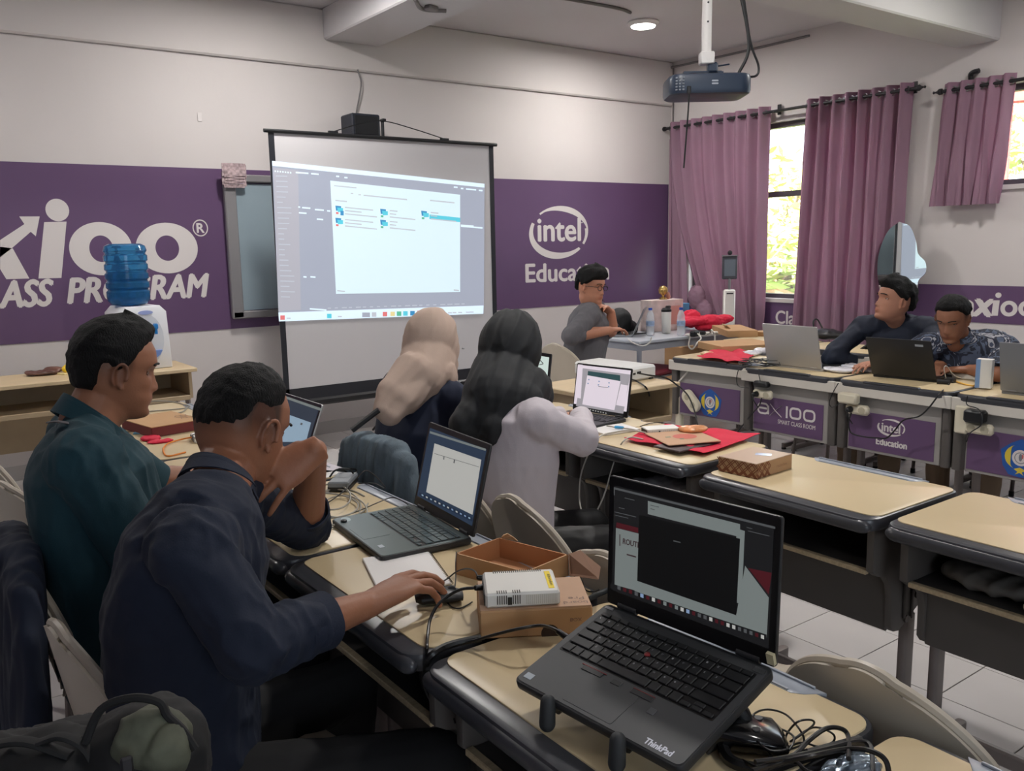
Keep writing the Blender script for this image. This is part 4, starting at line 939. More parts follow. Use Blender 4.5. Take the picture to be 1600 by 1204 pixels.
# --- the man's desk: spiral notebook, mouse
a, b, c_, d_ = pz(569, 879, .7415), pz(668, 861, .7415), pz(706, 914, .7415), pz(618, 935, .7415)
t, w_, dp = quadbox('notebook', b, c_, a, .006, paper, 'white spiral notebook under the hand on the mouse', 'notebook', parts='pages')
g = MB()
for k in range(26): x = w_*(k+.5)/26; ring_pts = [(x, -.003*0-.004*math.cos(q)*(1 if dp > 0 else -1), .0035+.0045*math.sin(q)) for q in (0, 1.2, 2.4, 3.6, 4.8, 6.28)]; g.tube(ring_pts, .0007, n=4, smooth=0)
tag(g.build('spiral_binding', black, t), kind='stuff')
t = thing('mouse', (.875, 1.468, .7415), -.45, 'small black computer mouse under the man\'s right hand', 'mouse')
MB().loft([(V((-.052, 0, .012)), .012, .008), (V((-.04, 0, .014)), .027, .013), (V((-.01, 0, .017)), .030, .016), (V((.025, 0, .014)), .029, .013), (V((.045, 0, .010)), .022, .009)], side=V((0, 1, 0))).build('shell', black, t, True)
MB().cyl((.024, -.003, .024), (.024, .003, .024), .009, n=14).build('scroll_wheel', darkgrey, t, True)
# --- open cardboard box with a raised flap
z = .79; A, B, D = pz(712, 864, z), pz(887.7, 866, z), pz(780, 839.5, z); F = A+B-D
t = thing('open_box', (A.x, A.y, .7405), math.atan2((D-A).y, (D-A).x), 'open brown cardboard box behind the white router', 'box'); inv = t.matrix_basis.inverted()
A_, B_, D_, F_ = [inv@V((p.x, p.y, .7405)) for p in (A, B, D, F)]; H = .0495; th = .0035
def wallp(p, q, h0, h1, nm, m=kraft, lift=0):
    d = (q-p).normalized(); n = V((-d.y, d.x, 0))*th; mb = MB(); up = V((0, 0, 1))
    vs = [p, q, q+n, p+n]; mb.add([v+up*h0 for v in vs]+[v+up*h1 for v in vs], [(3, 2, 1, 0), (4, 5, 6, 7), (0, 1, 5, 4), (1, 2, 6, 5), (2, 3, 7, 6), (3, 0, 4, 7)]); return mb.build(nm, m, t)
ctr = (A_+B_+D_+F_)/4
def inw(p, q): return (p, q) if (q-p).cross(ctr-p).z > 0 else (q, p)
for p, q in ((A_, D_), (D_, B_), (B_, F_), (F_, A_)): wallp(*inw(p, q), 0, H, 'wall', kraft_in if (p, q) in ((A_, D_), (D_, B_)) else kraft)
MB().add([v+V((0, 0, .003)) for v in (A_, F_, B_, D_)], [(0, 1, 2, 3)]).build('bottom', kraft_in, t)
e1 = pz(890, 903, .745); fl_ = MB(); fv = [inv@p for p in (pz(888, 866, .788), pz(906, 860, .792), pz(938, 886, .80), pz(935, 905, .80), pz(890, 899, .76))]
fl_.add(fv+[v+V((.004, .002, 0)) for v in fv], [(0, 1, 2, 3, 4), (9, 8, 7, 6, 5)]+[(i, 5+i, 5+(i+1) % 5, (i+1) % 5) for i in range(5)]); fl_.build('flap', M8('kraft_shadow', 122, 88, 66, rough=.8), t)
fl_ = MB(); fv = [inv@p for p in (pz(783, 840, .787), pz(786, 836, .80), pz(793, 833.5, .802), pz(802, 839, .80), pz(809, 845, .79))]
fl_.add(fv+[v+V((.003, .003, 0)) for v in fv], [(0, 1, 2, 3, 4), (9, 8, 7, 6, 5)]+[(i, 5+i, 5+(i+1) % 5, (i+1) % 5) for i in range(5)]); fl_.build('torn_flap', kraft_e, t)
# --- closed box carrying the router
z = .795; A, B, E_ = pz(749, 956, z), pz(926, 947, z), pz(902, 901, z); Dd = A+E_-B
A.z = B.z = Dd.z = .7405
t, w_, dp = quadbox('cardboard_box', A, B, Dd, .055, kraft, 'flat brown cardboard box lying under the white router', 'box', bev=.003)
sg = 1 if dp > 0 else -1
MB().box((w_/2, dp/2, .0555), (w_*.985, abs(dp)*.97, .002), bev=.0008).build('lid_panel', M8('kraft_top', 186, 150, 122, rough=.7, var=.05, vs=9), t)
MB().cyl((w_*.62, -.0006*sg, .006), (w_*.62, .004*sg, .006), .017, n=20).build('finger_notch', M8('notch_dark', 52, 34, 24), t)
g = MB(); txt(g, 'board', (w_*.97, dp*.16, .0568), (-.046, 0, 0), (0, -.012*sg, 0)); txt(g, 'Pre', (w_*.95, dp*.30, .0568), (-.03, 0, 0), (0, -.014*sg, 0)); txt(g, 'BOX', (w_*.80, -.001*sg, .034), (.022, 0, 0), (0, 0, -.007)); g.build('printed_text', M8('print_brown', 128, 100, 88), t)
# router: body, vents, port, yellow label
A, B, Dd = pz(759, 951, .7975), pz(875.5, 945, .7975), None
tb = pz(748.7, 891, .826); tf = pz(758.5, 926, .826); Dd = A+(tb-tf); Dd.z = .7975
t, w_, dp = quadbox('router', A, B, Dd, .0285, whitep, 'white router with yellow label on top of the brown box', 'router', bev=.004, parts='case'); sg = 1 if dp > 0 else -1
g = MB(); q_ = M8('vent_dark', 70, 66, 58)
for k in range(11):
    if k not in (4, 5, 6) or 1: x = w_*(.16+.030*k)
    if 5 <= k <= 6: continue
    g.box((x, -.0006*sg, .016), (.0017, .0014, .017)); g.box((x, .007*sg, .0288), (.0017, .012, .0012))
for k in range(24): g.box((w_*(.15+.029*k), dp-.006*sg, .0288), (.0017, .012, .0012))
tag(g.build('vent_slots', q_, t), kind='stuff')
g = MB()
for k in range(16): g.box((w_*(.55+.026*k), -.0004*sg, .015), (.0012, .001, .018))
tag(g.build('fine_slots', M8('vent_pale', 196, 192, 182), t), kind='stuff')
MB().box((w_*.325, -.001*sg, .0135), (.008, .002, .015), bev=.0006).build('usb_port', M8('port', 30, 28, 20), t)
MB().box((w_*.90, dp*.5, .0289), (.011, abs(dp)*.74, .0008)).build('yellow_label', M8('label_yellow', 236, 208, 40), t)
g = MB(); txt(g, 'mikrotik', (w_*.893, dp*.24, .0296), (0, dp*.5, 0), (.006, 0, 0), bold=.0002); g.build('label_text', M8('label_ink', 80, 70, 30), t)
MB().box((-.001, dp*.5, .014), (.002, abs(dp)*.86, .022)).build('port_face', black, t)
# cables on the near desks
cable('power_cable', [pz(757, 916, .813), pz(742, 918, .815), pz(722, 920, .812), pz(703, 929, .80), pz(684, 945, .785), pz(672, 968, .765), pz(668, 995, .75), pz(667, 1013, .747), pz(665, 1040, .70), pz(661, 1062, .64), pz(672, 1092, .60), pz(702, 1128, .55), pz(735, 1160, .50)], .0032, cabk,
      'thick black cable curving from white router over the desk edge', extra=lambda mb: mb.cap(pz(758, 916.5, .813), .0065, pz(744, 918, .815), .0055))
cable('thin_cable', [pz(757, 902, .818), pz(748, 903, .818), pz(742, 892, .82), pz(729, 888, .80), pz(713, 893, .775), pz(697, 905, .76), pz(680, 914, .775), pz(670, 917, .785), pz(668, 925, .783), pz(680, 927, .775), pz(695, 923, .765)], .0017, cabk,
      'thin black wire from white router ending over the man\'s fingers', extra=lambda mb: mb.cap(pz(758, 902, .816), .006, pz(748, 902, .817), .005))
cable('thin_cable', [pz(713, 862, .792), pz(712, 880, .775), pz(712, 905, .75), pz(709, 925, .744), pz(703, 935, .743)], .0014, cabk, 'thin black wire down the corner of the open box')
cable('thin_cable', [pz(697, 938, .744), pz(706, 948, .743), pz(718, 950, .743), pz(730, 945, .743), pz(738, 940, .744)], .0016, cabk, 'thin black wire curling beside the mouse')
cable('thin_cable', [pz(893, 890, .76), pz(898, 900, .757), pz(908, 903, .75), pz(914, 920, .745), pz(924, 924, .744), pz(936, 921, .744)], .0016, cabk, 'thin black wire by the box flap and near laptop')
tag(MB().cap(pz(922, 934, .748), .0055, pz(948, 922, .748), .006).build('marker_pen', M8('marker', 44, 48, 50, rough=.4), None, True, center=True), 'dark marker pen beside the near laptop\'s left hinge', 'pen')
p_l = Mi@V((-.168, -.10, -.008))
cable('network_cable', [p_l, p_l+V((-.0, .03, .003)), pz(845, 977, .80), pz(810, 982, .795), pz(770, 992, .775), pz(735, 1002, .755), pz(700, 1008, .748), pz(680, 1016, .747), pz(668, 1028, .742), pz(662, 1048, .70)], .0030, cabk,
      'black network cable plugged into the near laptop', extra=lambda mb: mb.cap(p_l, .006, p_l+V((0, .022, .002)), .005))
cable('cable_sleeve', [pz(752, 997, .757), pz(722, 1002, .753), pz(695, 1010, .751), pz(675, 1022, .749), pz(666, 1036, .72), pz(660, 1060, .62), pz(668, 1095, .55)], .0068, cabk, 'black sleeved cable lying across the gap between near desks')
cable('thin_cable', [pz(690, 1062, .64), pz(700, 1095, .60), pz(712, 1130, .57)], .002, cabk, 'thin wire hanging below the nearest desk edge')
cable('floor_cable', [pz(672, 1165, .35), pz(650, 1185, .22), pz(620, 1215, .02), pz(600, 1240, .006)], .004, cabk, 'black cable falling to the floor beneath the near desks')
cable('floor_cable', [pz(694, 1178, .25), pz(692, 1195, .12), pz(686, 1225, .005)], .0025, cabk, 'thin cable dangling under the near desk at the bottom')
# tangle at the lower right with adapter and silver bag
random.seed(11)
def tangle(L, z0, z1): return [pz(x, y, random.uniform(z0, z1)) for x, y in L]
cable('cable_tangle', tangle([(1172, 1150), (1170, 1135), (1178, 1115), (1200, 1108), (1228, 1116), (1250, 1140), (1256, 1158), (1240, 1168), (1205, 1172), (1180, 1155), (1172, 1140), (1185, 1133), (1210, 1135), (1240, 1150), (1232, 1172), (1228, 1150), (1245, 1128), (1265, 1124), (1272, 1130), (1255, 1145), (1235, 1158), (1270, 1136), (1300, 1145), (1302, 1158), (1280, 1166), (1250, 1160), (1210, 1178), (1202, 1185), (1235, 1180), (1262, 1170)], .745, .775), .0016, cabk, 'tangle of thin black wires on the desk at lower right')
cable('power_cable', tangle([(1200, 1198), (1240, 1180), (1262, 1158), (1290, 1138), (1315, 1138), (1326, 1152), (1326, 1185)], .75, .79), .0034, cabk, 'thick black cable looping right of the wire tangle')
cable('power_cable', tangle([(1180, 1190), (1230, 1183), (1290, 1170), (1340, 1158), (1360, 1165), (1364, 1200), (1366, 1230)], .75, .79), .0036, cabk, 'black cable loop nearest the bottom right corner')
cable('power_cable', tangle([(1175, 1204), (1215, 1192), (1270, 1180), (1320, 1170), (1358, 1172), (1384, 1188), (1390, 1225)], .765, .80), .0036, cabk, 'outermost black cable loop over two desks at lower right')
cable('power_cable', tangle([(1160, 1188), (1190, 1200), (1240, 1190), (1262, 1205), (1300, 1215)], .75, .77), .003, cabk, 'black cable running along the bottom frame edge')
t = thing('adapter', pz(1155, 1165, .7405), -.7, 'glossy black wedge-shaped dock under the near laptop\'s right corner', 'adapter')
gl = M8('gloss_black', 18, 18, 20, rough=.15)
MB().loft([(V((-.05, 0, .004)), .030, .004), (V((-.04, 0, .026)), .028, .024), (V((.0, 0, .022)), .036, .02), (V((.05, 0, .016)), .040, .015), (V((.062, 0, .01)), .034, .008)], side=V((0, 1, 0)), n=20, power=.7).build('shell', gl, t, True)
MB().cyl((.02, -.018, .036), (.02, -.018, .0385), .006).cyl((.03, .016, .034), (.03, .016, .0365), .006).build('rubber_pads', darkgrey, t)
cable('cable_cover', [pz(1128, 1158, .755), pz(1138, 1185, .75), pz(1165, 1198, .75), pz(1200, 1200, .75), pz(1245, 1185, .75), pz(1300, 1170, .75), pz(1345, 1158, .752)], .009, cabk, 'thick black sleeved cable along the front of the dock')
sil = M8('silver_film', 120, 134, 148, rough=.25, metal=.6, var=.2, vs=20)
tag(fuse('foil_bag', MB().ell(pz(1335, 1200, .752), (.045, .03, .009)).ell(pz(1310, 1205, .75), (.03, .025, .008)), .004, sil, disp=folds(.004, 120, 8)), 'crumpled silver antistatic bag at the bottom right', 'bag')
# --- between the man's elbow and laptop: grey cable coil, adapter, wires
g = MB()
for k, (cx, cy, rx, ry) in enumerate(((531, 786, 44, 22), (524, 792, 40, 28), (536, 800, 38, 26), (500, 790, 60, 20), (518, 776, 30, 20))):
    g.tube([pz(cx+rx*math.cos(a_*PI/6+k), cy+ry*math.sin(a_*PI/6+k), .744+.003*k+.002*math.sin(a_)) for a_ in range(12)], .0024, n=6)
tag(g.build('cable_coil', cabg, None, True, center=True), 'loose coil of grey network cable beside the man\'s elbow', 'cable')
a = pz(512, 768, .7415); b = pz(545, 768, .7415); d_ = pz(513, 752, .7415)
t, w_, dp = quadbox('power_adapter', a, b, d_, .03, M8('adapter_grey', 120, 124, 128, rough=.45), 'grey-topped square power adapter beside the cable coil', 'adapter', bev=.004, parts='case')
MB().box((w_/2, dp/2, .008), (w_+.001, abs(dp)+.001, .016), bev=.003).build('lower_shell', black, t)
cable('power_cable', [pz(515, 745, .77), pz(525, 734, .79), pz(545, 733, .79), pz(552, 740, .77), pz(548, 746, .75), pz(540, 736, .765), pz(530, 732, .785), pz(555, 733, .76), pz(556, 742, .745)], .003, cabk, 'black cable loops behind the grey adapter')
cable('thin_cable', [pz(500, 792, .745), pz(520, 780, .75), pz(545, 760, .765), pz(562, 742, .80), pz(572, 735, .81), pz(585, 742, .80), pz(600, 758, .77), pz(600, 762, .76), pz(585, 755, .75), pz(560, 755, .746)], .0018, cabk, 'black wire arching over the grey cable coil')
cable('thin_cable', [pz(505, 818, .746), pz(512, 808, .746), pz(530, 808, .746), pz(560, 798, .747), pz(590, 785, .75), pz(612, 777, .755), pz(628, 782, .75), pz(640, 790, .745)], .0016, cabk, 'black wire running from a small stick to the laptop hinge')
tag(MB().cap(pz(486, 818, .746), .0042, pz(506, 820, .746), .0042).build('usb_stick', black, None, True, center=True), 'slim black plug on the desk by the man\'s cuff', 'plug')
t = thing('paper_sheet', pz(455, 742, .7412), .4, 'white paper sheet behind the man\'s raised hand', 'paper'); MB().box((0, 0, .0008), (.20, .26, .0015)).build('sheet', paper, t)
t = thing('paper_sheet', pz(498, 733, .7412), .1, 'printed paper sheet right of the raised wrist', 'paper'); MB().box((0, 0, .0008), (.13, .12, .0015)).build('sheet', M8('paper_tint', 206, 200, 208), t)
# --- far left row: box, blue card, red pouch, router, cables
A, B, Dd = pz(238, 684, .7405), pz(318, 670, .7405), pz(233, 664, .7405); A.z = B.z = Dd.z = .7405
t, w_, dp = quadbox('printed_box', A, B, Dd, .04, M8('maroon_print', 112, 46, 46, rough=.7), 'flat cardboard box with maroon sides before the man in teal', 'box', parts='body')
MB().box((w_/2, dp/2, .041), (w_+.002, abs(dp)+.002, .003)).build('lid_panel', kraft, t); sg = 1 if dp > 0 else -1
g = MB()
for k in range(5):
    for j in range(3): g.box((w_*(.78+.05*k), dp*.3+j*.03*sg, .043), (.002, .026, .0006), rz=.7 if (k+j) % 2 else -.7)
tag(g.build('pattern', M8('print_brown', 0, 0, 0), t), kind='stuff')
t = thing('blue_card', pz(236, 672, .7408), 1.2, 'light blue card on the desk left of the maroon box', 'card'); MB().box((0, 0, .002), (.13, .12, .003)).build('card', M8('card_blue', 110, 170, 200, rough=.6), t)
tag(fuse('red_pouch', MB().ell(pz(236, 684, .746), (.04, .05, .008)).ell(pz(250, 689, .745), (.05, .03, .006)), .005, redf, disp=folds(.004, 80, 4)), 'small red fabric pouch under the maroon box corner', 'pouch')
t = thing('router', pz(328, 686, .741), -.15, 'white router beside the orange cable near the man in teal', 'router'); MB().box((0, 0, .012), (.13, .10, .024), bev=.004).build('case', whitep, t); MB().box((-.0655, 0, .012), (.002, .085, .016)).build('port_face', black, t)
cable('network_cable', [pz(313, 684, .757), pz(300, 683, .757), pz(280, 687, .747), pz(262, 693, .745), pz(255, 702, .744), pz(262, 712, .744), pz(290, 706, .744)], .003, M8('orange_cord', 226, 130, 30, rough=.5), 'orange network cable in front of the white router at left')
cable('thin_cable', [pz(330, 683, .768), pz(315, 676, .775), pz(300, 680, .768), pz(312, 684, .766), pz(345, 668, .772)], .0016, cabk, 'thin black wire lying over the left white router')
cable('cable_coil', [pz(250+42*math.cos(k*PI/5), 637+11*math.sin(k*PI/5), .744) for k in range(11)]+[pz(200, 645, .744)], .003, cabg, 'ring of grey cable on the far left desk')
# --- middle row, desk of the woman in grey blouse
A, B, Dd = pz(1122, 735, .7405), pz(1182, 748.5, .7405), None
Dd = A+(pz(1245, 733, .7405)-B)
t, w_, dp = quadbox('patterned_box', A, B, Dd, .047, M8('kraft_fine', 184, 148, 112, rough=.7, var=.04), 'brown box with geometric maze pattern on the empty middle desk', 'box', bev=.0015); sg = 1 if dp > 0 else -1
MB().box((w_/2, dp/2, .0475), (w_*.99, abs(dp)*.99, .001)).build('lid_panel', M8('kraft_top2', 200, 172, 150, rough=.35), t)
g = MB(); pr = M8('print_rust', 128, 74, 48)
def maze(P0, ex, ez, nx, nz):
    for i in range(nx):
        for j in range(nz):
            c_ = P0+ex*(i+.5)/nx+ez*(j+.5)/nz; u = ex/nx; v = ez/nz; s = 1 if (i+j) % 2 else -1
            for o_ in (-.28, .28) if (i*3+j) % 3 else (-.28, 0, .28):
                a = c_-u*.5-v*.5*s+u*o_; b = c_+u*.5+v*.5*s+u*o_; d = (b-a).normalized(); q = V((0, 0, 0)); n_ = ex.cross(ez).normalized(); w2 = d.cross(n_)*.0016
                g.add([a+w2, b+w2, b-w2, a-w2], [(0, 1, 2, 3)])
nf = V((0, -.0006*sg, 0)); maze(V((0, 0, 0))+nf, V((w_, 0, 0)), V((0, 0, .046)), 9, 3)
maze(V((w_+.0006, 0, 0)), V((0, dp*.36, 0)), V((0, 0, .046)), 5, 3)
tag(g.build('pattern', pr, t), kind='stuff'); g = MB(); txt(g, 'routerbox', (w_+.0008, dp*.55, .018), (0, dp*.3, 0), (0, 0, .010)); g.build('printed_text', M8('print_pale', 150, 110, 84), t)
MB().box((w_*.6, dp*.62, .0482), (.05, .03, .0004), rz=.5).build('clear_sticker', M8('sticker_blue', 176, 186, 214, rough=.15), t)
def sheetthing(name, pts, z, hmax, m, label, cat, seed=1, nu=20):
    a, b, c_, d_ = [pz(*q_, z) for q_ in pts]; mb = MB()
    mb.grid(lambda u, v: (a*(1-u)*(1-v)+b*u*(1-v)+c_*u*v+d_*(1-u)*v)+V((.006*math.sin(v*13+seed), .006*math.sin(u*11+seed), .003+hmax*(.5+.5*noise.noise(V((u*3.5, v*3.5, seed))))+hmax*.6*abs(math.sin(u*7+v*5+seed)))), nu, nu, th=.0016)
    return tag(mb.build(name, m, None, True, center=True), label, cat)
sheetthing('red_bag', [(975, 690), (1098, 714), (1188, 684), (1040, 668)], .742, .012, redf, 'flat red cloth bag spread on the middle row desk', 'bag', 2)
a, b, d_ = pz(1052, 700, .764), pz(1128, 690, .764), pz(1010, 684, .764)
t, w_, dp = quadbox('tablet_sleeve', pz(1045, 697, .762), pz(1127, 690, .762), pz(1000, 679, .762), .005, M8('kraft_card2', 190, 152, 122, rough=.7), 'tan card with red oval lying on the red bag', 'card', parts='card')
sg = 1 if dp > 0 else -1
g = MB(); g.add([(w_*(.55+.22*math.cos(k*PI/10)), dp*(.5+.2*math.sin(k*PI/10)), .0056) for k in range(20)], [tuple(range(20))]); g.build('red_oval', M8('print_coral', 190, 96, 80), t)
MB().box((w_*.25, dp*.55, .0056), (.02, .01, .0005)).box((w_*.42, dp*.35, .0056), (.015, .01, .0005)).build('green_marks', M8('print_sage', 116, 134, 110), t)
t, w_, dp = quadbox('tablet', pz(1062, 708, .752), pz(1127, 692, .752), pz(1040, 696, .752), .007, M8('tablet_dark', 60, 44, 46, rough=.3), 'dark tablet peeking out under the tan card', 'tablet', parts='body')
t, w_, dp = quadbox('router', pz(1012, 682, .752), pz(1063, 678.5, .752), pz(1005, 676, .752), .026, whitep, 'small white router beside the candy pack on the middle desk', 'router', parts='case'); sg = 1 if dp > 0 else -1
g = MB()
for k in range(12): g.box((w_*(.15+.065*k), -.0006*sg, .013), (.0015, .001, .016))
tag(g.build('vent_slots', M8('vent_pale', 0, 0, 0), t), kind='stuff'); MB().box((w_*.36, -.001*sg, .013), (.006, .001, .014)).build('usb_port', black, t); MB().box((-.0008, dp/2, .013), (.002, abs(dp)*.8, .018)).build('port_face', M8('port_green', 60, 66, 40), t)
tag(fuse('candy_pack', MB().ell(pz(1088, 670, .775), (.05, .035, .012)).ell(pz(1072, 670, .775), (.03, .03, .011)), .004, M8('pack_orange', 216, 146, 96, rough=.3, var=.35, vs=22), disp=folds(.003, 90, 6)), 'orange and yellow snack pack behind the tan card', 'snack')
t = thing('notepad', pz(958, 672, .741), -.15, 'white notepad beside the slim laptop\'s right corner', 'notepad'); MB().box((0, 0, .004), (.17, .13, .007)).build('pages', paper, t)
tag(MB().box(pz(985, 660, .741)+V((0, 0, .0)), (.10, .16, .003)).build('paper_sheet', M8('paper_beige', 206, 190, 160), center=True), 'beige folder sheet beyond the notepad', 'paper')
blu = M8('plug_blue', 60, 150, 200, rough=.4)
cable('network_cable', [pz(948, 665, .757), pz(955, 666, .757), pz(966, 668, .756), pz(985, 670, .756), pz(1000, 673, .757), pz(1012, 676, .76)], .0028, cabg, 'grey network cable with blue plug to the small router')
tag(MB().cap(pz(962, 667, .757), .006, pz(973, 668, .757), .006).build('cable_plug', blu, None, True, center=True), 'small bright blue cable plug on the notepad', 'plug')
cable('thin_cable', [pz(1000, 666, .75), pz(1012, 662, .755), pz(1025, 660, .752), pz(1040, 661, .748), pz(1050, 668, .75)], .0018, cabk, 'black wire loop behind the small router')
cable('network_cable', [pz(1010, 676, .765), pz(985, 672, .765), pz(960, 675, .757), pz(940, 680, .752), pz(929, 692, .742), pz(918, 712, .68), pz(908, 740, .60), pz(905, 770, .54), pz(908, 795, .50), pz(918, 808, .48), pz(932, 798, .50), pz(945, 770, .56), pz(955, 735, .64), pz(965, 705, .71), pz(973, 690, .752), pz(985, 683, .757), pz(1005, 686, .757)], .003, M8('loop_cord', 176, 172, 164, rough=.45), 'long grey cable loop hanging off the middle desk edge')
tag(fuse('plastic_bag', MB().ell((2.25, 2.12, .60), (.05, .10, .022)).ell((2.2, 2.2, .60), (.04, .05, .018)), .006, M8('clear_film', 150, 150, 156, rough=.2, var=.2, vs=14), disp=folds(.01, 60, 2)), 'crumpled grey plastic bag inside the middle desk shelf', 'bag')
tag(MB().box((2.2, 2.0, .596), (.04, .03, .045), bev=.006).build('white_packet', whitep, center=True), 'small white packet in the middle desk shelf', 'packet')
tag(fuse('cloth_bag', MB().ell((2.22, .98, .60), (.07, .13, .024)).ell((2.3, .9, .60), (.05, .1, .024)), .007, M8('bag_olive', 92, 88, 84, rough=.8), disp=folds(.01, 40, 5)), 'grey cloth bag lying in the right desk\'s shelf', 'bag')
tag(MB().cap((2.14, .86, .59), .013, (2.14, .72, .59), .014).build('spray_bottle', M8('bottle_cream', 196, 186, 160, rough=.4), None, True, center=True), 'cream bottle lying in the shelf of the right desk', 'bottle')
tag(MB().box((2.0+.03, 1.30, .757), (.012, .02, .035), bev=.003).build('usb_dongle', whitep, center=True), 'white dongle standing on the near edge of the empty middle desk', 'dongle') if 0 else None
# --- white device on the wooden desk
A, B, Dd = pz(986, 597, .742), pz(1026, 590, .742), pz(943, 580, .742)
t, w_, dp = quadbox('media_projector', A, B, Dd, .075, M8('device_white', 214, 214, 212, rough=.4), 'low white projector on the small wooden desk', 'projector', bev=.012, parts='housing'); sg = 1 if dp > 0 else -1
MB().box((w_*.30, -.001*sg, .045), (.03, .003, .012)).box((w_*.12, -.001*sg, .042), (.018, .003, .010)).build('ports', black, t); MB().box((w_*.8, 0.01*sg, .004), (.03, .02, .008)).build('foot', black, t)
g = MB()
for k in range(7): g.box((-.0008, dp*(.2+.1*k), .04), (.0015, .01, .03))
tag(g.build('vent_slots', M8('vent_pale', 0, 0, 0), t), kind='stuff')
cable('power_cable', [pz(999, 583, .79), pz(1015, 586, .79), pz(1040, 590, .78), pz(1056, 600, .74), pz(1075, 618, .62), pz(1086, 645, .45), pz(1091, 670, .3), pz(1096, 700, .15)], .0045, cabk, 'black cable from white projector arching down toward the emblem desk')
cable('power_cable', [pz(985, 592, .77), pz(996, 596, .75), pz(1010, 606, .74), pz(1016, 622, .62), pz(1024, 645, .48), pz(1036, 665, .36), pz(1045, 690, .2)], .0045, cabk, 'black cable falling in front of the wooden desk')
# --- water dispenser and bottle on the left table, snacks
TZ = .74; a = py(189, 560, 5.72); b = py(271, 560, 5.72); ztop = py(230, 478, 5.72).z
W_ = b.x-a.x; H_ = ztop-TZ
t = thing('water_dispenser', ((a.x+b.x)/2, 5.72, TZ), .10, 'white countertop water dispenser with blue drip tray on wooden table', 'dispenser')
dw = M8('dispenser_white', 224, 226, 230, rough=.3)
MB().prism([(-W_/2, 0), (W_/2, 0), (W_/2-.012, H_*.9), (W_/2-.05, H_), (-W_/2+.05, H_), (-W_/2+.012, H_*.9)], 0, .30, M=Matrix(((1, 0, 0, 0), (0, 0, 1, 0), (0, 1, 0, 0), (0, 0, 0, 1))), bev=.014).build('housing', dw, t, True)
XZm = Matrix(((1, 0, 0, 0), (0, 0, 1, 0), (0, 1, 0, 0), (0, 0, 0, 1)))
MB().prism([(.01+.10*math.cos(k*PI/16), H_*.48+.155*math.sin(k*PI/16)) for k in range(32)], -.004, .006, M=XZm).build('tap_recess', M8('recess_grey', 206, 210, 216, rough=.35), t)
MB().prism([(-.07, H_*.30), (.09, H_*.30), (.075, H_*.22), (.04, H_*.16), (.0, H_*.15), (-.04, H_*.19)], -.02, .006, M=XZm, bev=.004).build('drip_tray', M8('tray_blue', 110, 140, 200, rough=.35), t)
MB().prism([(.01+.045*math.cos(k*PI/8), H_*.90+.013*math.sin(k*PI/8)) for k in range(16)], -.006, .002, M=XZm).build('badge', M8('badge_lilac', 150, 165, 214), t)
MB().prism([(-.10+.013*math.cos(k*PI/8), H_*.85+.013*math.sin(k*PI/8)) for k in range(16)], -.003, .002, M=XZm).build('indicator', M8('ind_grey', 150, 154, 160), t)
for x, m_, nm in ((-.045, M8('tap_red', 206, 50, 86, rough=.4), 'hot_tap'), (.055, M8('tap_blue', 30, 120, 190, rough=.4), 'cold_tap')):
    MB().box((x, -.03, H_*.68), (.024, .04, .035), bev=.006).cyl((x, -.035, H_*.66), (x, -.035, H_*.56), .009).build(nm, m_, t, True)
t = thing('water_bottle', ((a.x+b.x)/2-.045, 5.87, TZ+H_), 0, 'large blue ribbed water bottle upside down on the dispenser', 'bottle')
jug = mat('jug_blue', lin(70, 150, 205), rough=.08, trans=.75, spec=.5); jug2 = M8('jug_core', 40, 110, 170, rough=.3)
hj = py(212, 380, 5.87).z-(TZ+H_); rj = (py(246, 430, 5.87)-py(179, 430, 5.87)).length/2; pf = [(.03, -.02), (.045, 0), (rj*.8, .008), (rj*.97, .035)]
for k in range(5):
    z0 = .06+(hj-.11)*k/5; dz = (hj-.11)/5; pf += [(rj, z0), (rj, z0+dz*.55), (rj*.93, z0+dz*.72), (rj*.93, z0+dz*.85)]
pf += [(rj, hj-.045), (rj*.93, hj-.015), (rj*.75, hj-.002), (.02, hj-.006)]
MB().lathe(pf, n=40).build('shell', jug, t, True)
MB().lathe([(.02, .012), (rj*.75, .02), (rj*.9, .05), (rj*.9, hj*.55), (.01, hj*.551)], n=32).build('water', mat('jug_water', lin(60, 140, 200), rough=.02, trans=.9), t, True)
tag(fuse('snack_bag', MB().ell(pz(66, 582, .755), (.10, .06, .014)).ell(pz(84, 577, .765), (.06, .05, .018)).ell(pz(48, 582, .76), (.04, .05, .01)), .006, M8('snack_print', 92, 62, 52, rough=.35, var=.75, vs=12), disp=folds(.010, 45, 7)), 'dark crumpled snack bag on the wooden table at left', 'snack')
t = thing('toy_duck', pz(110, 583, .7405), .4, 'yellow rubber duck shaped item on the wooden table', 'toy'); yl = M8('duck_yellow', 236, 200, 40, rough=.45)
MB().ell((0, 0, .03), (.05, .035, .03)).ell((.02, 0, .075), (.028, .026, .028)).build('body', yl, t, True); MB().ell((.05, 0, .07), (.014, .012, .006)).build('beak', M8('duck_orange', 226, 140, 40), t, True); MB().box((0, 0, .004), (.13, .08, .012), bev=.003).build('tray', M8('cream_tray', 224, 206, 150), t)
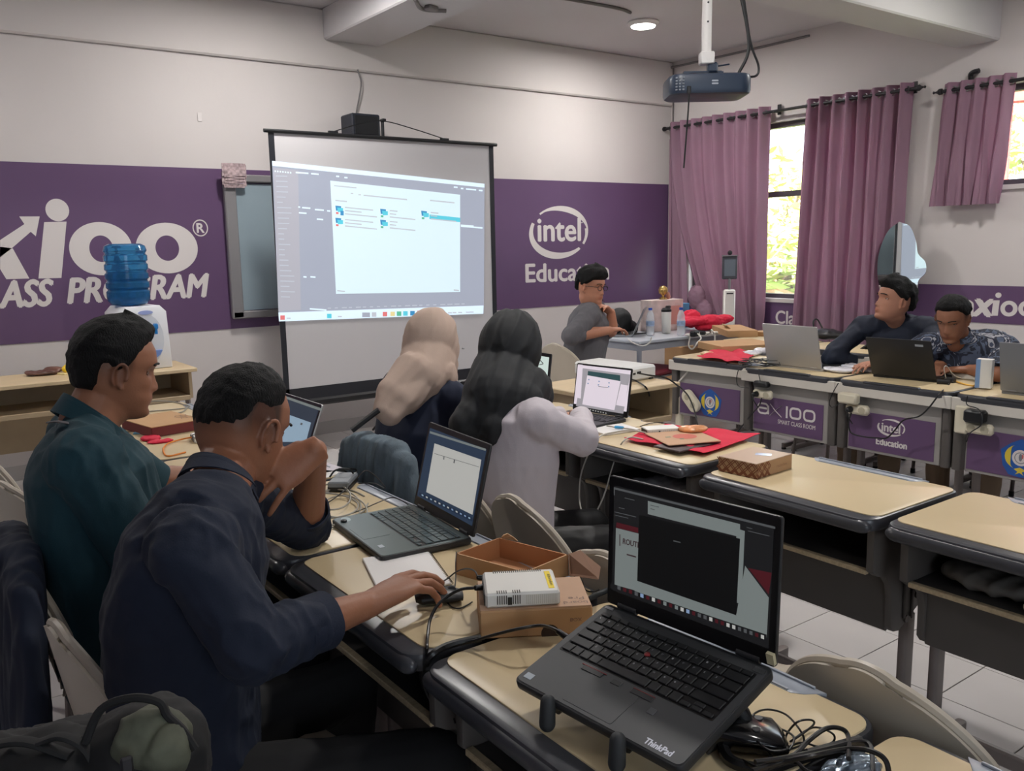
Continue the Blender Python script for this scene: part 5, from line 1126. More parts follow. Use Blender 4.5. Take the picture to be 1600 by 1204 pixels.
# --- window-side desks: clutter
def plugstrip(x, y, label, black_plug=True, tilt=0):
    p = pxx(x, y, 4.035); t = thing('power_strip', (p.x, p.y, p.z), 0, label, 'power strip', 'power strips on the window-side desks')
    MB().box((.012, 0, 0), (.035, .13, .052), bev=.012).build('strip', creamp, t, True)
    for s in (-.032, .03): MB().cyl((-.007, s, 0), (-.0055, s, 0), .019, n=20).build('socket_ring', M8('socket_shade', 176, 168, 146), t, True)
    if black_plug:
        MB().cap((-.03, .03, 0), .014, (-.004, .03, 0), .017).build('plug', black, t, True)
        MB().tube([(-.03, .03, 0), (-.045, .02, -.03), (-.03, .0, -.07)], .003).build('plug_lead', black, t, True)
    return t
def adapterblock(x, y, m, label, sz=(.05, .075, .05)):
    p = pxx(x, y, 4.03); t = thing('power_adapter', (p.x, p.y, p.z), 0, label, 'adapter'); MB().box((0, 0, 0), sz, bev=.010).build('case', m, t, True); MB().box((.02, sz[1]*.2, 0), (.03, sz[1]*.5, sz[2]*.7), bev=.005).build('socket_end', creamp, t, True)
plugstrip(1190, 616, 'cream power strip left of the smart class room panel'); adapterblock(1190, 600, black, 'black charger on the strip near the smart class room panel', (.045, .10, .035))
plugstrip(1338, 640, 'cream power strip left of the education panel'); adapterblock(1326, 622, creamp, 'cream adapter above the strip near the education panel', (.05, .11, .055))
plugstrip(1528, 670, 'cream power strip near the right frame edge', False); adapterblock(1524, 650, black, 'large black charger over the rightmost power strip', (.06, .09, .06))
tag(MB().box(pxx(1503, 655, 4.05), (.03, .06, .13), bev=.006).build('socket_box', creamp, center=True), 'cream socket box left of the rightmost black charger', 'socket')
p = pxx(1080, 626, 4.10); t = thing('socket_block', p, 0, 'cream double socket hanging at the end of the emblem desk', 'socket'); Ms = Matrix.Rotation(.75, 4, 'X')@Matrix(((0, 0, 1, 0), (1, 0, 0, 0), (0, 1, 0, 0), (0, 0, 0, 1)))
MB().prism(rrect(.16, .085, .04, 6), -.016, .016, M=Ms, bev=.006).build('case', creamp, t, True)
for s in (-.033, .033): MB().prism([(s+.02*math.cos(k*PI/10), .02*math.sin(k*PI/10)) for k in range(20)], -.0172, -.0158, M=Ms).build('socket_ring', M8('socket_shade', 0, 0, 0), t)
tag(MB().box(pxx(1062, 640, 4.15)+V((0, 0, -.09)), (.04, .05, .36), bev=.008).build('cable_duct', creamp, center=True), 'cream vertical cable duct at the end of the emblem desk', 'duct')
cable('network_cable', [pxx(1078, 577, 4.14), pxx(1068, 588, 4.12), pxx(1056, 602, 4.13), pxx(1052, 612, 4.14)], .006, cabw, 'short white cable slanting from the emblem desk apron')
def W(y): return pz(0, 0, y)
cable('power_cable', [pz(1484, 598, .75), pz(1478, 606, .73), pxx(1468, 615, 3.98), pxx(1452, 636, 3.98), pxx(1436, 650, 3.98), pxx(1412, 656, 3.98), pxx(1398, 672, 3.98), pxx(1385, 684, 3.99), pxx(1370, 684, 4.02), pxx(1350, 682, 4.03), pxx(1330, 676, 4.03), pxx(1326, 660, 4.02), pxx(1330, 645, 4.0)], .004, cabk, 'black cable sagging across the education panel')
cable('power_cable', [pxx(1190, 622, 4.0), pxx(1186, 634, 4.01), pxx(1176, 645, 4.05), pxx(1160, 665, 4.1), pxx(1148, 680, 4.12), pxx(1140, 690, 4.14)], .004, cabk, 'black cable dropping from strip near smart class room panel')
cable('thin_cable', [pz(1155, 574, .745), pxx(1153, 580, 4.02), pxx(1151, 592, 4.02), pxx(1154, 603, 4.02), pxx(1170, 606, 4.02)], .0025, cabk, 'thin black wire curling left of the smart class room panel')
cable('thin_cable', [pz(1186, 577, .745), pxx(1186, 586, 4.02), pxx(1188, 596, 4.02)], .0025, cabk, 'thin black wire from desk edge to first charger')
cable('thin_cable', [pxx(1310, 598, 4.02), pxx(1302, 612, 4.02), pxx(1296, 628, 4.02), pxx(1300, 636, 4.02), pxx(1312, 630, 4.02)], .0025, cabk, 'thin black wire loop beside the cream adapter')
cable('thin_cable', [pxx(1512, 618, 4.02), pxx(1511, 632, 4.02), pxx(1530, 640, 4.0), pxx(1544, 690, 4.0) if 0 else pxx(1534, 662, 3.99), pxx(1516, 676, 4.0), pxx(1510, 690, 4.02)], .0025, cabk, 'thin black wire around the rightmost power strip')
A, B, Dd = pz(1090, 543, .7405), pz(1127, 552, .7405), pz(1152, 541, .7405)+(pz(1090, 543, .7405)-pz(1127, 552, .7405)); Dd.z = .7405
quadbox('cardboard_box', A, B, Dd, .045, kraft, 'small brown box behind the red bag on the emblem desk', 'box')
sheetthing('red_bag', [(1088, 561), (1164, 570), (1180, 553), (1120, 547)], .742, .018, redf, 'flat red bag on the emblem desk left of silver laptop', 'bag', 5)
tag(fuse('plastic_bag', MB().ell(pz(1172, 552, .755), (.09, .05, .016)).ell(pz(1190, 548, .76), (.05, .05, .02)), .006, M8('clear_white', 214, 212, 218, rough=.2, var=.1), disp=folds(.012, 50, 12)), 'crumpled clear plastic bag beside the silver laptop', 'bag')
tag(fuse('snack_wrap', MB().ell(pz(1104, 552, .755), (.05, .04, .014)), .005, M8('wrap_tan', 206, 168, 124, rough=.4, var=.2, vs=20), disp=folds(.008, 60, 13)), 'tan wrapper on the red bag by the small box', 'wrapper')
g = MB(); random.seed(5)
for k in range(6): g.tube([pz(1165+random.uniform(-10, 55), 566+random.uniform(-7, 6), .75+random.uniform(0, .03)) for _ in range(6)], .0022, n=5)
tag(g.build('cable_tangle', cabk, None, True, center=True), 'tangle of thin dark wires left of the silver laptop', 'cable')
tag(MB().box(pz(1186, 570, .7405), (.07, .16, .006), rz=.1, bev=.002).build('phone', M8('phone_pale', 150, 160, 176, rough=.3), center=True), 'flat pale phone among wires beside the silver laptop', 'phone')
tag(fuse('paper_bundle', MB().box(pz(1340, 574, .757), (.10, .15, .022)).ell(pz(1310, 577, .755), (.06, .09, .012)).ell(pz(1356, 578, .75), (.04, .06, .008)), .006, M8('clear_white', 0, 0, 0), disp=folds(.008, 50, 21)), 'pile of white papers and plastic between two laptops', 'paper')
t = thing('glass_plate', pz(1303, 580, .7405), 0, 'small clear saucer left of the white paper pile', 'plate'); MB().lathe([(.03, 0), (.05, .006), (.06, .014), (.057, .015), (.03, .004), (.001, .004)], n=24).build('dish', mat('clear_glass', (.9, .9, .9), rough=.05, alpha=.5), t, True)
t = thing('router', pz(1500, 592, .7405)+V((.06, 0, 0)), 1.6, 'white router with yellow cable right of the black laptop', 'router'); MB().box((0, 0, .014), (.15, .11, .028), bev=.005).build('case', whitep, t)
cable('network_cable', [pz(1468, 583, .748), pz(1478, 588, .748), pz(1498, 597, .746), pz(1518, 602, .746), pz(1526, 600, .746)], .004, M8('yellow_cord', 226, 176, 70, rough=.5), 'yellow network cable in front of the right white router')
t = thing('carton', pz(1537, 607, .7405), .25, 'tall white and blue carton standing right of the router', 'carton'); MB().box((0, 0, .075), (.05, .07, .14), bev=.002).build('body', whitep, t); MB().box((-.0255, .025, .075), (.001, .02, .138)).build('blue_stripe', M8('stripe_blue', 120, 150, 190), t)
tag(MB().box(pz(1484, 597, .7405)+V((0, 0, .012)), (.035, .05, .024), bev=.005).cyl(pz(1464, 596, .752), pz(1484, 597, .752), .012).build('power_plug', black, None, center=True), 'black plug block on the desk edge right of black laptop', 'plug')
cable('thin_cable', [pz(1478, 590, .80), pz(1475, 575, .86), pz(1480, 572, .87), pz(1490, 585, .80), pz(1505, 592, .76)], .0018, cabw, 'thin white wire standing up before the camouflage shirt')
# rear row boxes, bag
A, B, Dd = pz(1137, 527, .7405), pz(1184, 526, .7405), pz(1140, 517, .7405)
t, w_, dp = quadbox('cardboard_box', A, B, Dd, .05, kraft, 'brown box with propped lid on the rear desk by the curtain', 'box'); sg = 1 if dp > 0 else -1
g = MB(); g.box((w_*.5, dp*.5, .0), (w_*.8, .14, .006)); o = g.build('open_lid', kraft_e, t); o.matrix_local = Matrix.Translation((.02, 0, .09))@Matrix.Rotation(.7, 4, 'Y')
for x, y, s_, lb, m_ in ((1192, 524, (.12, .10, .035), 'low brown box right of the propped-open box', kraft), (1290, 527, (.14, .12, .045), 'brown box behind the silver laptop\'s right edge', kraft), (1262, 527, (.14, .12, .03), 'white flat carton on the rear desk behind silver laptop', whitep)):
    tag(MB().box(pz(x, y, .7405)+V((0, 0, s_[2]/2)), s_, rz=.3, bev=.003).build('small_box', m_, center=True), lb, 'box')
tag(fuse('handbag', MB().ell(pz(1292, 522, .78), (.10, .16, .035)), .008, black, disp=folds(.008, 30, 4)), 'black bag slumped on the rear desk below the curtain', 'bag')
cable('bag_strap', [pz(1272, 516, .80), pz(1271, 502, .86), pz(1277, 499, .87), pz(1285, 512, .81)], .006, black, 'black strap loop standing above the slumped bag', 'strap')
# teacher table clutter
A = pz(1018, 517, .7415); t = thing('printed_carton', (5.02, 5.05, .7405), -.12, 'white printed appliance carton on the teacher table', 'box')
cpm = M8('carton_print', 208, 190, 186, rough=.5, var=.22, vs=9)
a = py(1021, 470, 5.05); b = py(1066, 470, 5.05); Wc = (b-a).length; Hc = a.z-.74
t.location = ((a.x+b.x)/2, 5.12, .7405); MB().box((0, 0, Hc/2), (Wc, .14, Hc), bev=.002).build('body', cpm, t); MB().box((Wc*.25, -.071, Hc*.5), (Wc*.35, .001, Hc*.6)).build('picture_panel', M8('print_salmon', 200, 150, 140), t)
tag(MB().box(((a.x+b.x)/2+Wc*.75, 5.16, .74+Hc*.42), (Wc*.42, .10, Hc*.8), bev=.003).build('blue_carton', M8('print_blue', 70, 130, 170, rough=.5, var=.25, vs=10), center=True), 'small blue carton right of the printed appliance carton', 'box')
tp_ = py(1036, 468, 5.12); t = thing('trophy', (tp_.x, 5.12, .741+Hc), 0, 'small gold trophy figure on top of the printed carton', 'trophy'); gold = M8('gold', 196, 160, 96, rough=.25, metal=.8)
MB().lathe([(.03, 0), (.028, .015), (.012, .022), (.012, .035), (.034, .05), (.04, .075), (.032, .10), (.015, .112), (.001, .115)], n=20).build('cup', gold, t, True); MB().lathe([(.012, 0), (.02, .02), (.012, .05), (.001, .06)], c=(.06, 0, 0), n=14).build('side_figure', M8('copper', 190, 130, 110, rough=.3, metal=.6), t, True)
t = thing('tumbler', py(1041, 515, 4.92).xyz, 0, 'white tumbler with black flip lid before the printed carton', 'cup'); t.location.z = .7405; MB().lathe([(.032, 0), (.036, .02), (.04, .17), (.038, .18)], n=24).build('body', whitep, t, True); MB().lathe([(.041, .175), (.042, .19), (.03, .205), (.001, .21)], n=24).box((.02, 0, .212), (.05, .03, .02), bev=.008).build('lid', black, t, True)
wat = mat('pet_plastic', (.86, .9, .94), rough=.08, alpha=.42); capb = M8('cap_blue', 40, 80, 170, rough=.4); lbl = M8('bottle_label', 150, 170, 200, rough=.5, var=.3, vs=30)
def petb(x, y, Y, label):
    p = py(x, y, Y); t = thing('plastic_bottle', (p.x, Y, .7405), 0, label, 'bottle', 'water bottles on the teacher table')
    MB().lathe([(.026, 0), (.032, .006), (.031, .03), (.033, .04), (.030, .055), (.033, .07), (.033, .12), (.030, .135), (.032, .15), (.02, .185), (.0135, .195), (.0135, .205)], n=20).build('bottle_body', wat, t, True)
    MB().lathe([(.0155, .2), (.0155, .218), (.001, .219)], n=16).build('cap', capb, t, True); MB().lathe([(.0335, .075), (.0335, .115)], n=20).build('label_band', lbl, t, True)
petb(1064, 515, 4.74, 'clear water bottle right of the white tumbler'); petb(1016, 512, 4.90, 'clear water bottle behind the grey laptop lid')
random.seed(9); g = MB()
for k in range(9): g.ell(py(1095+random.uniform(-22, 40), 505+random.uniform(-8, 6), 4.86), (.13, .07, .022), M=Matrix.Rotation(random.uniform(-.5, .5), 3, 'Z'))
tag(fuse('red_cloth_pile', g.ell(py(1080, 497, 4.95), (.07, .08, .07)), .008, redf, disp=folds(.016, 45, 30)), 'heap of folded red cloth bags on the teacher table', 'bags')
tag(MB().box(pz(1100, 522, .7415), (.34, .06, .03), rz=-.15, bev=.01).build('power_strip', whitep, center=True), 'white power strip in front of the red cloth heap', 'power strip')
tag(MB().box(pz(1085, 521, .76), (.07, .05, .045), rz=.2, bev=.008).box(pz(1098, 520, .775), (.04, .04, .03), bev=.008).build('black_adapters', black, center=True), 'black adapters plugged into the white power strip', 'adapter')
cable('white_cable', [pz(976, 522, .745)+V((0, 0, .01)), pz(980, 528, .735), pd(990, 536, 6.3), pd(1005, 540, 6.3), pd(1015, 535, 6.3), pd(1018, 527, 6.3)], .005, cabw, 'white charging cable drooping from the grey table corner')
cable('white_cable', [pz(1090, 521, .765), pz(1092, 527, .735)+V((-.02, -.04, 0)), pd(1090, 535, 6.6), pd(1082, 545, 6.6), pd(1076, 540, 6.6), pd(1078, 527, 6.6)], .006, cabw, 'white cable loop hanging under the power strip')
cable('white_cable', [pz(1104, 521, .765), pz(1110, 519, .755), pd(1112, 515, 6.4), pd(1117, 525, 6.4), pd(1116, 540, 6.4)], .006, cabw, 'white cable hanging at the table\'s right end')
tag(MB().cap(pz(974, 521, .75), .011, pz(979, 524, .75), .011).build('charger_plug', whitep, None, True, center=True), 'white charger head at the grey table\'s corner', 'plug')
tag(MB().box(pz(1000, 521, .742), (.16, .03, .012), rz=-.1, bev=.004).build('usb_hub', black, center=True), 'slim black hub beside the grey laptop', 'hub')
t = thing('cardboard_box', (5.85, 5.25, 0), .15, 'tall brown cardboard box under the teacher table\'s right end', 'box'); MB().box((0, 0, .28), (.42, .36, .56), bev=.004).build('body', kraft, t); MB().box((0, 0, .562), (.40, .05, .002)).build('tape', M8('tape_tan', 190, 160, 110, rough=.3), t)
# dark backpack leaning on the wall side of the teacher
tag(fuse('backpack', MB().ell(py(968, 505, 5.2), (.10, .09, .12)).ell(py(982, 514, 5.2), (.07, .07, .07)), .010, M8('backpack_black', 24, 24, 27, rough=.7), disp=folds(.014, 24, 41)), 'black backpack standing behind the grey laptop', 'backpack')
# temperature kiosk in front of the curtain
p = pxx(1139, 470, 6.30); t = thing('temperature_kiosk', (6.30, p.y, 0), math.atan2(-.75, -.6)+PI/2, 'white kiosk stand with small dark screen before the curtain', 'kiosk')
D_ = (V((6.30, p.y, 1.0))-V((0, 0, CH))).dot(V(_f)); k_ = D_/FPX
zt = pxx(1139, 452, 6.30).z
MB().box((0, 0, zt/2), (.105, .07, zt), bev=.012).build('column', whitep, t, True); MB().box((0, -.036, zt-.035), (.06, .003, .012)).build('slot', black, t)
MB().cyl((0, 0, zt), (0, 0, zt+.10), .012).build('neck', metal, t, True)
z1 = pxx(1139, 436, 6.30).z; z2 = pxx(1139, 400, 6.30).z
MB().box((0, 0, (z1+z2)/2), (.135, .03, z2-z1), bev=.008).build('terminal', M8('terminal_grey', 64, 66, 74, rough=.4), t, True); MB().box((0, -.0155, (z1+z2)/2), (.10, .002, (z2-z1)*.72), bev=.0005).build('display', M8('kiosk_glass', 110, 120, 130, rough=.15), t)
MB().box((0, -.004, z2+.004), (.14, .035, .012), bev=.003).build('top_bar', metal, t); MB().ell((0, 0, z2+.03), (.022, .022, .022)).build('camera_dome', black, t, True); MB().box((0, 0, .01), (.3, .3, .02), bev=.006).build('base_plate', metal, t)
# bag heap at the lower left, standing on a chair beside the camera
bagm = M8('bag_black', 17, 17, 18, rough=.8, var=.2, vs=12)
bc = pd(120, 1200, .95); bz = bc.z
t = thing('backpack', (bc.x, bc.y, .46), 0, 'black backpack heap with olive lining at the lower left', 'backpack'); ib = V((-bc.x, -bc.y, -.46))
g = MB().ell(pd(80, 1260, .95)+ib, (.15, .13, .07)).ell(pd(232, 1185, .95)+ib, (.068, .07, .060)).ell(pd(70, 1200, .93)+ib, (.06, .06, .035)).ell(pd(0, 1220, .93)+ib, (.07, .07, .045)).loft([((0, 0, 0), .14, .14), ((0, 0, .1), .16, .15), (V((0, 0, bz-.50)), .15, .14)])
fuse('bag_body', g, .006, bagm, t, disp=folds(.010, 50, 50))
fuse('bag_lining', MB().ell(pd(238, 1155, .915)+ib, (.036, .03, .038)).ell(pd(262, 1172, .90)+ib, (.022, .022, .028)), .004, M8('lining_olive', 78, 80, 66, rough=.8, var=.45, vs=22), t, disp=folds(.008, 70, 8))
MB().tube([pd(133, 1160, .9)+ib, pd(158, 1108, .9)+ib, pd(205, 1090, .9)+ib, pd(248, 1096, .9)+ib, pd(262, 1118, .9)+ib, pd(285, 1140, .9)+ib, pd(305, 1170, .9)+ib], .0045, n=8).build('bag_piping', bagm, t, True)
MB().tube([pd(60, 1160, .9)+ib, pd(95, 1150, .9)+ib, pd(130, 1165, .9)+ib, pd(150, 1195, .9)+ib], .007, n=8, flat=.5).tube([pd(-20, 1165, .9)+ib, pd(40, 1158, .9)+ib, pd(110, 1180, .9)+ib], .008, n=8, flat=.5).build('bag_strap', bagm, t, True)
MB().box(pd(198, 1195, .86)+ib, (.012, .006, .018), bev=.002).build('zip_pull', dmetal, t)
c = make_chair(chm, 'beige chair beside the camera under the backpack', CG); c.location = (bc.x+.02, bc.y, 0); c.rotation_euler.z = PI/2
# bag strap peeking behind the beige headscarf
cable('shoulder_strap', [pd(550, 672, 2.95), pd(572, 655, 2.95), pd(592, 640, 2.95)], .010, black, 'black strap behind the denim jacket', 'strap')
# ================================================================ PEOPLE
def interp(z, T): return np.interp(z, [a for a, _ in T], [b for _, b in T])
XF = [(-.122, .030), (-.118, .066), (-.110, .082), (-.100, .086), (-.088, .081), (-.075, .085), (-.062, .088), (-.048, .084), (-.03, .084), (-.01, .083), (.003, .084), (.018, .090), (.03, .091), (.055, .086), (.08, .070), (.1, .045), (.112, .022), (.118, .0)]
XB = [(-.122, .020), (-.118, .014), (-.110, -.002), (-.09, -.035), (-.07, -.062), (-.04, -.086), (-.01, -.098), (.02, -.102), (.05, -.096), (.08, -.076), (.1, -.050), (.112, -.025), (.118, -.004)]
WW = [(-.122, .010), (-.118, .024), (-.110, .036), (-.09, .051), (-.07, .0605), (-.04, .069), (-.01, .074), (.02, .0765), (.05, .0735), (.08, .060), (.1, .041), (.112, .021), (.118, .003)]
def head_xyz(phi, z, off=0., feat=True):
    xf, xb, w_ = interp(z, XF), interp(z, XB), interp(z, WW); xm = (xf*.35+xb*.65)
    c, s = np.cos(phi), np.sin(phi)
    jaw = sm(-z, .03, .09); ex = .92-.22*jaw
    x = np.where(c >= 0, xm+(xf-xm)*np.abs(c)**(1.0), xm-(xm-xb)*np.abs(c)**.95)
    y = w_*np.sign(s)*np.abs(s)**ex
    if feat:
        fr = (c > 0).astype(float); ay = np.abs(y); G = lambda v, m_, g: np.exp(-((v-m_)/g)**2)
        hz = np.interp(z, [-.056, -.050, -.045, -.038, -.03, -.015, 0, .012, .022], [0, .007, .018, .0225, .020, .012, .006, .002, 0]); sg = np.interp(z, [-.05, -.04, -.01, .01], [.012, .0105, .0075, .008])
        d = hz*np.exp(-(y/sg)**2)+.009*G(ay, .0125, .006)*G(z, -.0415, .007)
        d = d-.0105*G(ay, .031, .016)*G(z, .002, .012)+.0045*G(z, .021, .008)*G(ay, .026, .022)+.004*G(ay, .044, .016)*G(z, -.028, .018)
        d = d+.0055*G(z, -.0625, .0045)*G(ay, 0, .021)+.0065*G(z, -.0735, .005)*G(ay, 0, .018)-.003*G(z, -.0682, .0018)*G(ay, 0, .02)-.003*G(z, -.083, .005)*G(ay, 0, .02)+.004*G(z, -.101, .012)*G(ay, 0, .018)
        x = x+d*fr
    if off is not 0.:
        k = np.array(off); r = np.sqrt((x+.01)**2+y**2+(z-.01)**2)+1e-6
        return x+(x+.01)/r*k, y+y/r*k, z+(z-.01)/r*k
    return x, y, z+0*x
def head_mesh(mb, M, s=1., nz=64, na=96):
    tz = np.linspace(0, 1, nz); zs_ = -.1215+.239*(tz-.035*np.sin(2*PI*tz)); vs = []
    for z in zs_:
        ph = np.arange(na)*2*PI/na; x, y, zz = head_xyz(ph, z); vs += [M@V((a*s, b*s, c*s)) for a, b, c in zip(x, y, zz)]
    fs = [(i*na+k, i*na+(k+1) % na, (i+1)*na+(k+1) % na, (i+1)*na+k) for i in range(nz-1) for k in range(na)]
    fs += [tuple(range(na))[::-1], tuple(range((nz-1)*na, nz*na))]; mb.add(vs, fs)
    for sd in (-1, 1):   # ears: rim, lobe and bowl
        c = V((-.008, sd*.074, -.010)); rim = []
        for k in range(11):
            a = R(-60+k*27); rim.append(M@((c+V((-.004+.0165*math.cos(a)*-1, sd*(.007+.006*math.sin(a*.5)), .0285*math.sin(a)-.002*math.cos(a))))*s))
        mb.tube(rim, .0048*s, n=8, smooth=3)
        mb.ell(M@((c+V((.001, sd*.001, -.002)))*s), (.013*s, .006*s, .022*s), M=(M.to_3x3()@Matrix.Rotation(sd*.25, 3, 'Z')))
        mb.ell(M@((c+V((.004, sd*.004, -.028)))*s), (.007*s, .005*s, .009*s), M=M.to_3x3())
def hair_mesh(M, s, P_, name, m, parent):
    """P_: hairline front height, temple height, nape, thickness top/side/back, quiff, roughness, seed"""
    nz, na = 60, 120; vs = []; ok = []
    tz = np.linspace(0, 1, nz); zs_ = -.075+.193*(tz-.03*np.sin(2*PI*tz)); ph = np.arange(na)*2*PI/na; d = np.degrees(np.minimum(ph, 2*PI-ph))
    hl = np.interp(d, [0, 30, 48, 60, 72, 84, 92, 104, 116, 135, 180], [P_['front'], P_['front']-.002, P_['temple'], P_['temple']-.018, P_['burn']+.012, P_['burn'], P_['burn']+P_.get('arch', .03), P_['burn']+P_.get('arch', .03)*.9, P_['nape']+.02, P_['nape']+.002, P_['nape']])
    rows = []
    for z in zs_:
        top = sm(z, .02, .095); back = sm(d, 90, 160); thk = P_['side']*(1-top)*(1-back)+P_['back']*(1-top)*back+P_['top']*top
        thk = thk+P_.get('quiff', 0)*np.exp(-(d/38)**2)*sm(z, .055, .085)
        e = sm(z-hl, 0, P_.get('soft', .014)); off = -.006+(thk+.006)*e
        x, y, zz = head_xyz(ph, z, feat=False)
        nv = np.array([noise.noise(V((a*P_.get('ns', 60), b*P_.get('ns', 60), c*P_.get('ns', 60)))+V((P_.get('seed', 0), 0, 0))) for a, b, c in zip(x, y, zz)])
        off = off+nv*P_.get('rough', .003)*e; x, y, zz = head_xyz(ph, z, off=off, feat=False)
        vs += [M@V((a*s, b*s, c*s)) for a, b, c in zip(x, y, zz)]; rows.append(e)
    E_ = np.array(rows); fs = [(i*na+k, i*na+(k+1) % na, (i+1)*na+(k+1) % na, (i+1)*na+k) for i in range(nz-1) for k in range(na) if E_[i, k]+E_[i, (k+1) % na]+E_[i+1, k]+E_[i+1, (k+1) % na] > .001]
    fs.append(tuple(range((nz-1)*na, nz*na))); used = sorted({i for f in fs for i in f}); mp = {o: n for n, o in enumerate(used)}
    mb = MB(); mb.add([vs[i] for i in used], [tuple(mp[i] for i in f) for f in fs]); return mb.build(name, m, parent, 'all')
def hand(mb, W, d, n, side, curls, s=1., thumb=(.75, .62, .15), tc=(.25, .35), spread=.10, plen=.088):
    """palm from the wrist W along d; n = palm normal (fingers curl that way); side = towards the thumb"""
    W, d = V(W), V(d).normalized(); n = V(n); n = (n-d*n.dot(d)).normalized(); sd = d.cross(n); sd = sd if sd.dot(V(side)) > 0 else -sd
    K = W+d*plen*s
    mb.loft([(W-d*.015*s, .027*s, .021*s), (W+d*.02*s, .032*s, .019*s), (W+d*.055*s, .040*s, .0165*s), (K-d*.004*s, .0405*s, .0135*s), (K+d*.006*s, .036*s, .009*s)], side=sd, n=20)
    mb.ell(W+d*.035*s+sd*.022*s+n*.008*s, (.022*s, .017*s, .014*s)); tips = []
    for k, (o, L_, r) in enumerate(((.0305, .95, .0092), (.0105, 1.06, .0096), (-.0100, .98, .0090), (-.0290, .78, .0080))):
        p = K+sd*o*s-n*.001*s-d*(.004 if k < 3 else .012)*s; a = 0; dr = (d+sd*spread*(1.2-k)*.9).normalized()
        for j, (l, rr) in enumerate(((.044, 1), (.027, .9), (.021, .82))):
            a += curls[k][j]; q = p+(dr*math.cos(a)+n*math.sin(a))*l*L_*s; mb.cap(p, r*rr*s*1.03, q, r*rr*s*.92, n=10); p = q
        tips.append(p)
    p = W+d*.022*s+sd*.024*s+n*.006*s; dr = (d*thumb[0]+sd*thumb[1]+n*thumb[2]).normalized(); ax = (d-dr*d.dot(dr)).normalized()
    for j, (l, r0, r1) in enumerate(((.040, .0150, .0115), (.032, .0112, .0100), (.026, .0100, .0082))):
        if j: dr = (dr*math.cos(tc[j-1])+ax*math.sin(tc[j-1])).normalized()
        q = p+dr*l*s; mb.cap(p, r0*s, q, r1*s, n=10); p = q
    return tips
def headM(c, f, u=V((0, 0, 1))):
    f = V(f).normalized(); y = V(u).cross(f).normalized(); z = f.cross(y); M = Matrix((( f.x, y.x, z.x), (f.y, y.y, z.y), (f.z, y.z, z.z))).to_4x4(); M.translation = V(c); return M
def person(label, J, vox, skin, seed=0, shirt=None, trouser=None, hair=None, sleeve='short', hands=(), hm=None, gl=False, collar=True, fade=0., female=False, scarf=False, shirt_amp=.006, sscale=22, hs=1.0, build_=1.0, rolled=None):
    base = V((J['P'][0], J['P'][1], 0)); t = thing('person', base, 0, label, 'person', None); inv = Matrix.Translation(-base)
    g = {k: V(v)-base for k, v in J.items() if k not in ('hf', 'hu', 'lid')}; Mh = headM(g['H'], J['hf'], J.get('hu', V((0, 0, 1))))
    b = build_; P_, Ct, N = g['P'], g['C'], g['N']; side = (g['SL']-g['SR']).normalized(); mid = (g['SL']+g['SR'])/2; fwd = side.cross(V((0, 0, 1))).normalized()
    if fwd.dot(V(J['hf'])) < -.2: fwd = -fwd
    def torso(mb, o):
        wa = P_.lerp(Ct, .38); ca = P_.lerp(Ct, .78)
        mb.loft([(P_-V((0, 0, .10)), .13*b+o, .11*b+o), (P_, .165*b+o, .125*b+o), (wa, .155*b+o, .12*b+o), (ca, .172*b+o, .125*b+o), (Ct.lerp(mid, .5), .175*b+o, .115*b+o), (mid+V((0, 0, .01)), .13*b+o, .085*b+o), (N.lerp(mid, .4), .075*b+o*.6, .062*b+o*.6)], side=side, n=28, power=.85)
        for s_ in ('SL', 'SR'): mb.ell(g[s_].lerp(mid, .12), (.066*b+o, .066*b+o, .062*b+o)); mb.cap(g[s_], .056*b+o, N.lerp(mid, .35), .050*b+o*.5)
    skb = MB(); torso(skb, -.012 if shirt else 0); nk = Mh@V((-.028, 0, -.075)); skb.cap(N-V((0, 0, .02)), .060*b, nk, .056*b); skb.cap(N, .056*b, Mh@V((.0, 0, -.085)), .048*b)
    head_mesh(skb, Mh, hs)
    for a_ in 'LR':
        S_, E, W = g['S'+a_], g['E'+a_], g['W'+a_]; m_ = S_.lerp(E, .5)
        skb.cap(S_, .045*b, E, .038*b); mu = E.lerp(W, .28); skb.cap(E, .040*b, mu, .042*b); skb.cap(mu, .042*b, W, .0265*b); 
        Hh, Kk, Aa = g['H'+a_+'p'], g['K'+a_], g['A'+a_]; skb.cap(Hh, .075, Kk, .048); skb.cap(Kk, .048, Aa, .033); skb.cap(Aa, .035, Aa+fwd*.14-V((0, 0, .02)), .028)
    for hnd in hands: hnd = dict(hnd); hnd['W'] = V(hnd['W'])-base; hand(skb, **hnd)
    inh = np.array(Mh.inverted())
    def tint(co):
        h = co@inh[:3, :3].T+inh[:3, 3]; c = np.tile(np.array(skin), (len(co), 1)); lip = np.exp(-((h[:, 2]/hs+.068)/.0085)**4)*np.exp(-(h[:, 1]/.024)**4)*(h[:, 0] > .07)
        c = c*(1-lip[:, None]*.55)+np.array([skin[0]*.85, skin[1]*.55, skin[2]*.55])*lip[:, None]*.55
        inb = (np.abs(h[:, 2]) < .15)&(np.abs(h[:, 0]) < .14)&(np.abs(h[:, 1]) < .10)
        if fade:
            ang = np.degrees(np.abs(np.arctan2(h[:, 1], h[:, 0]+.01))); k = sm(ang, 58, 76)*sm(h[:, 2], -.055+0*ang, .03+0*ang)*fade*inb*(np.hypot(h[:, 1]/.083, (h[:, 0]+.01)/.115) < 1.12)
            c = c*(1-k[:, None])+np.array(lin(30, 26, 24))*k[:, None]
        ear = inb*(np.abs(h[:, 1]) > .0775)*.12; c = c*(1-ear[:, None])+np.array([skin[0]*1.0, skin[1]*.7, skin[2]*.65])*ear[:, None]
        v = 1+.05*wob(co, 30, 3)[:, None]; c = np.clip(c*v, 0, 1); return np.concatenate([c, np.ones((len(co), 1))], 1)
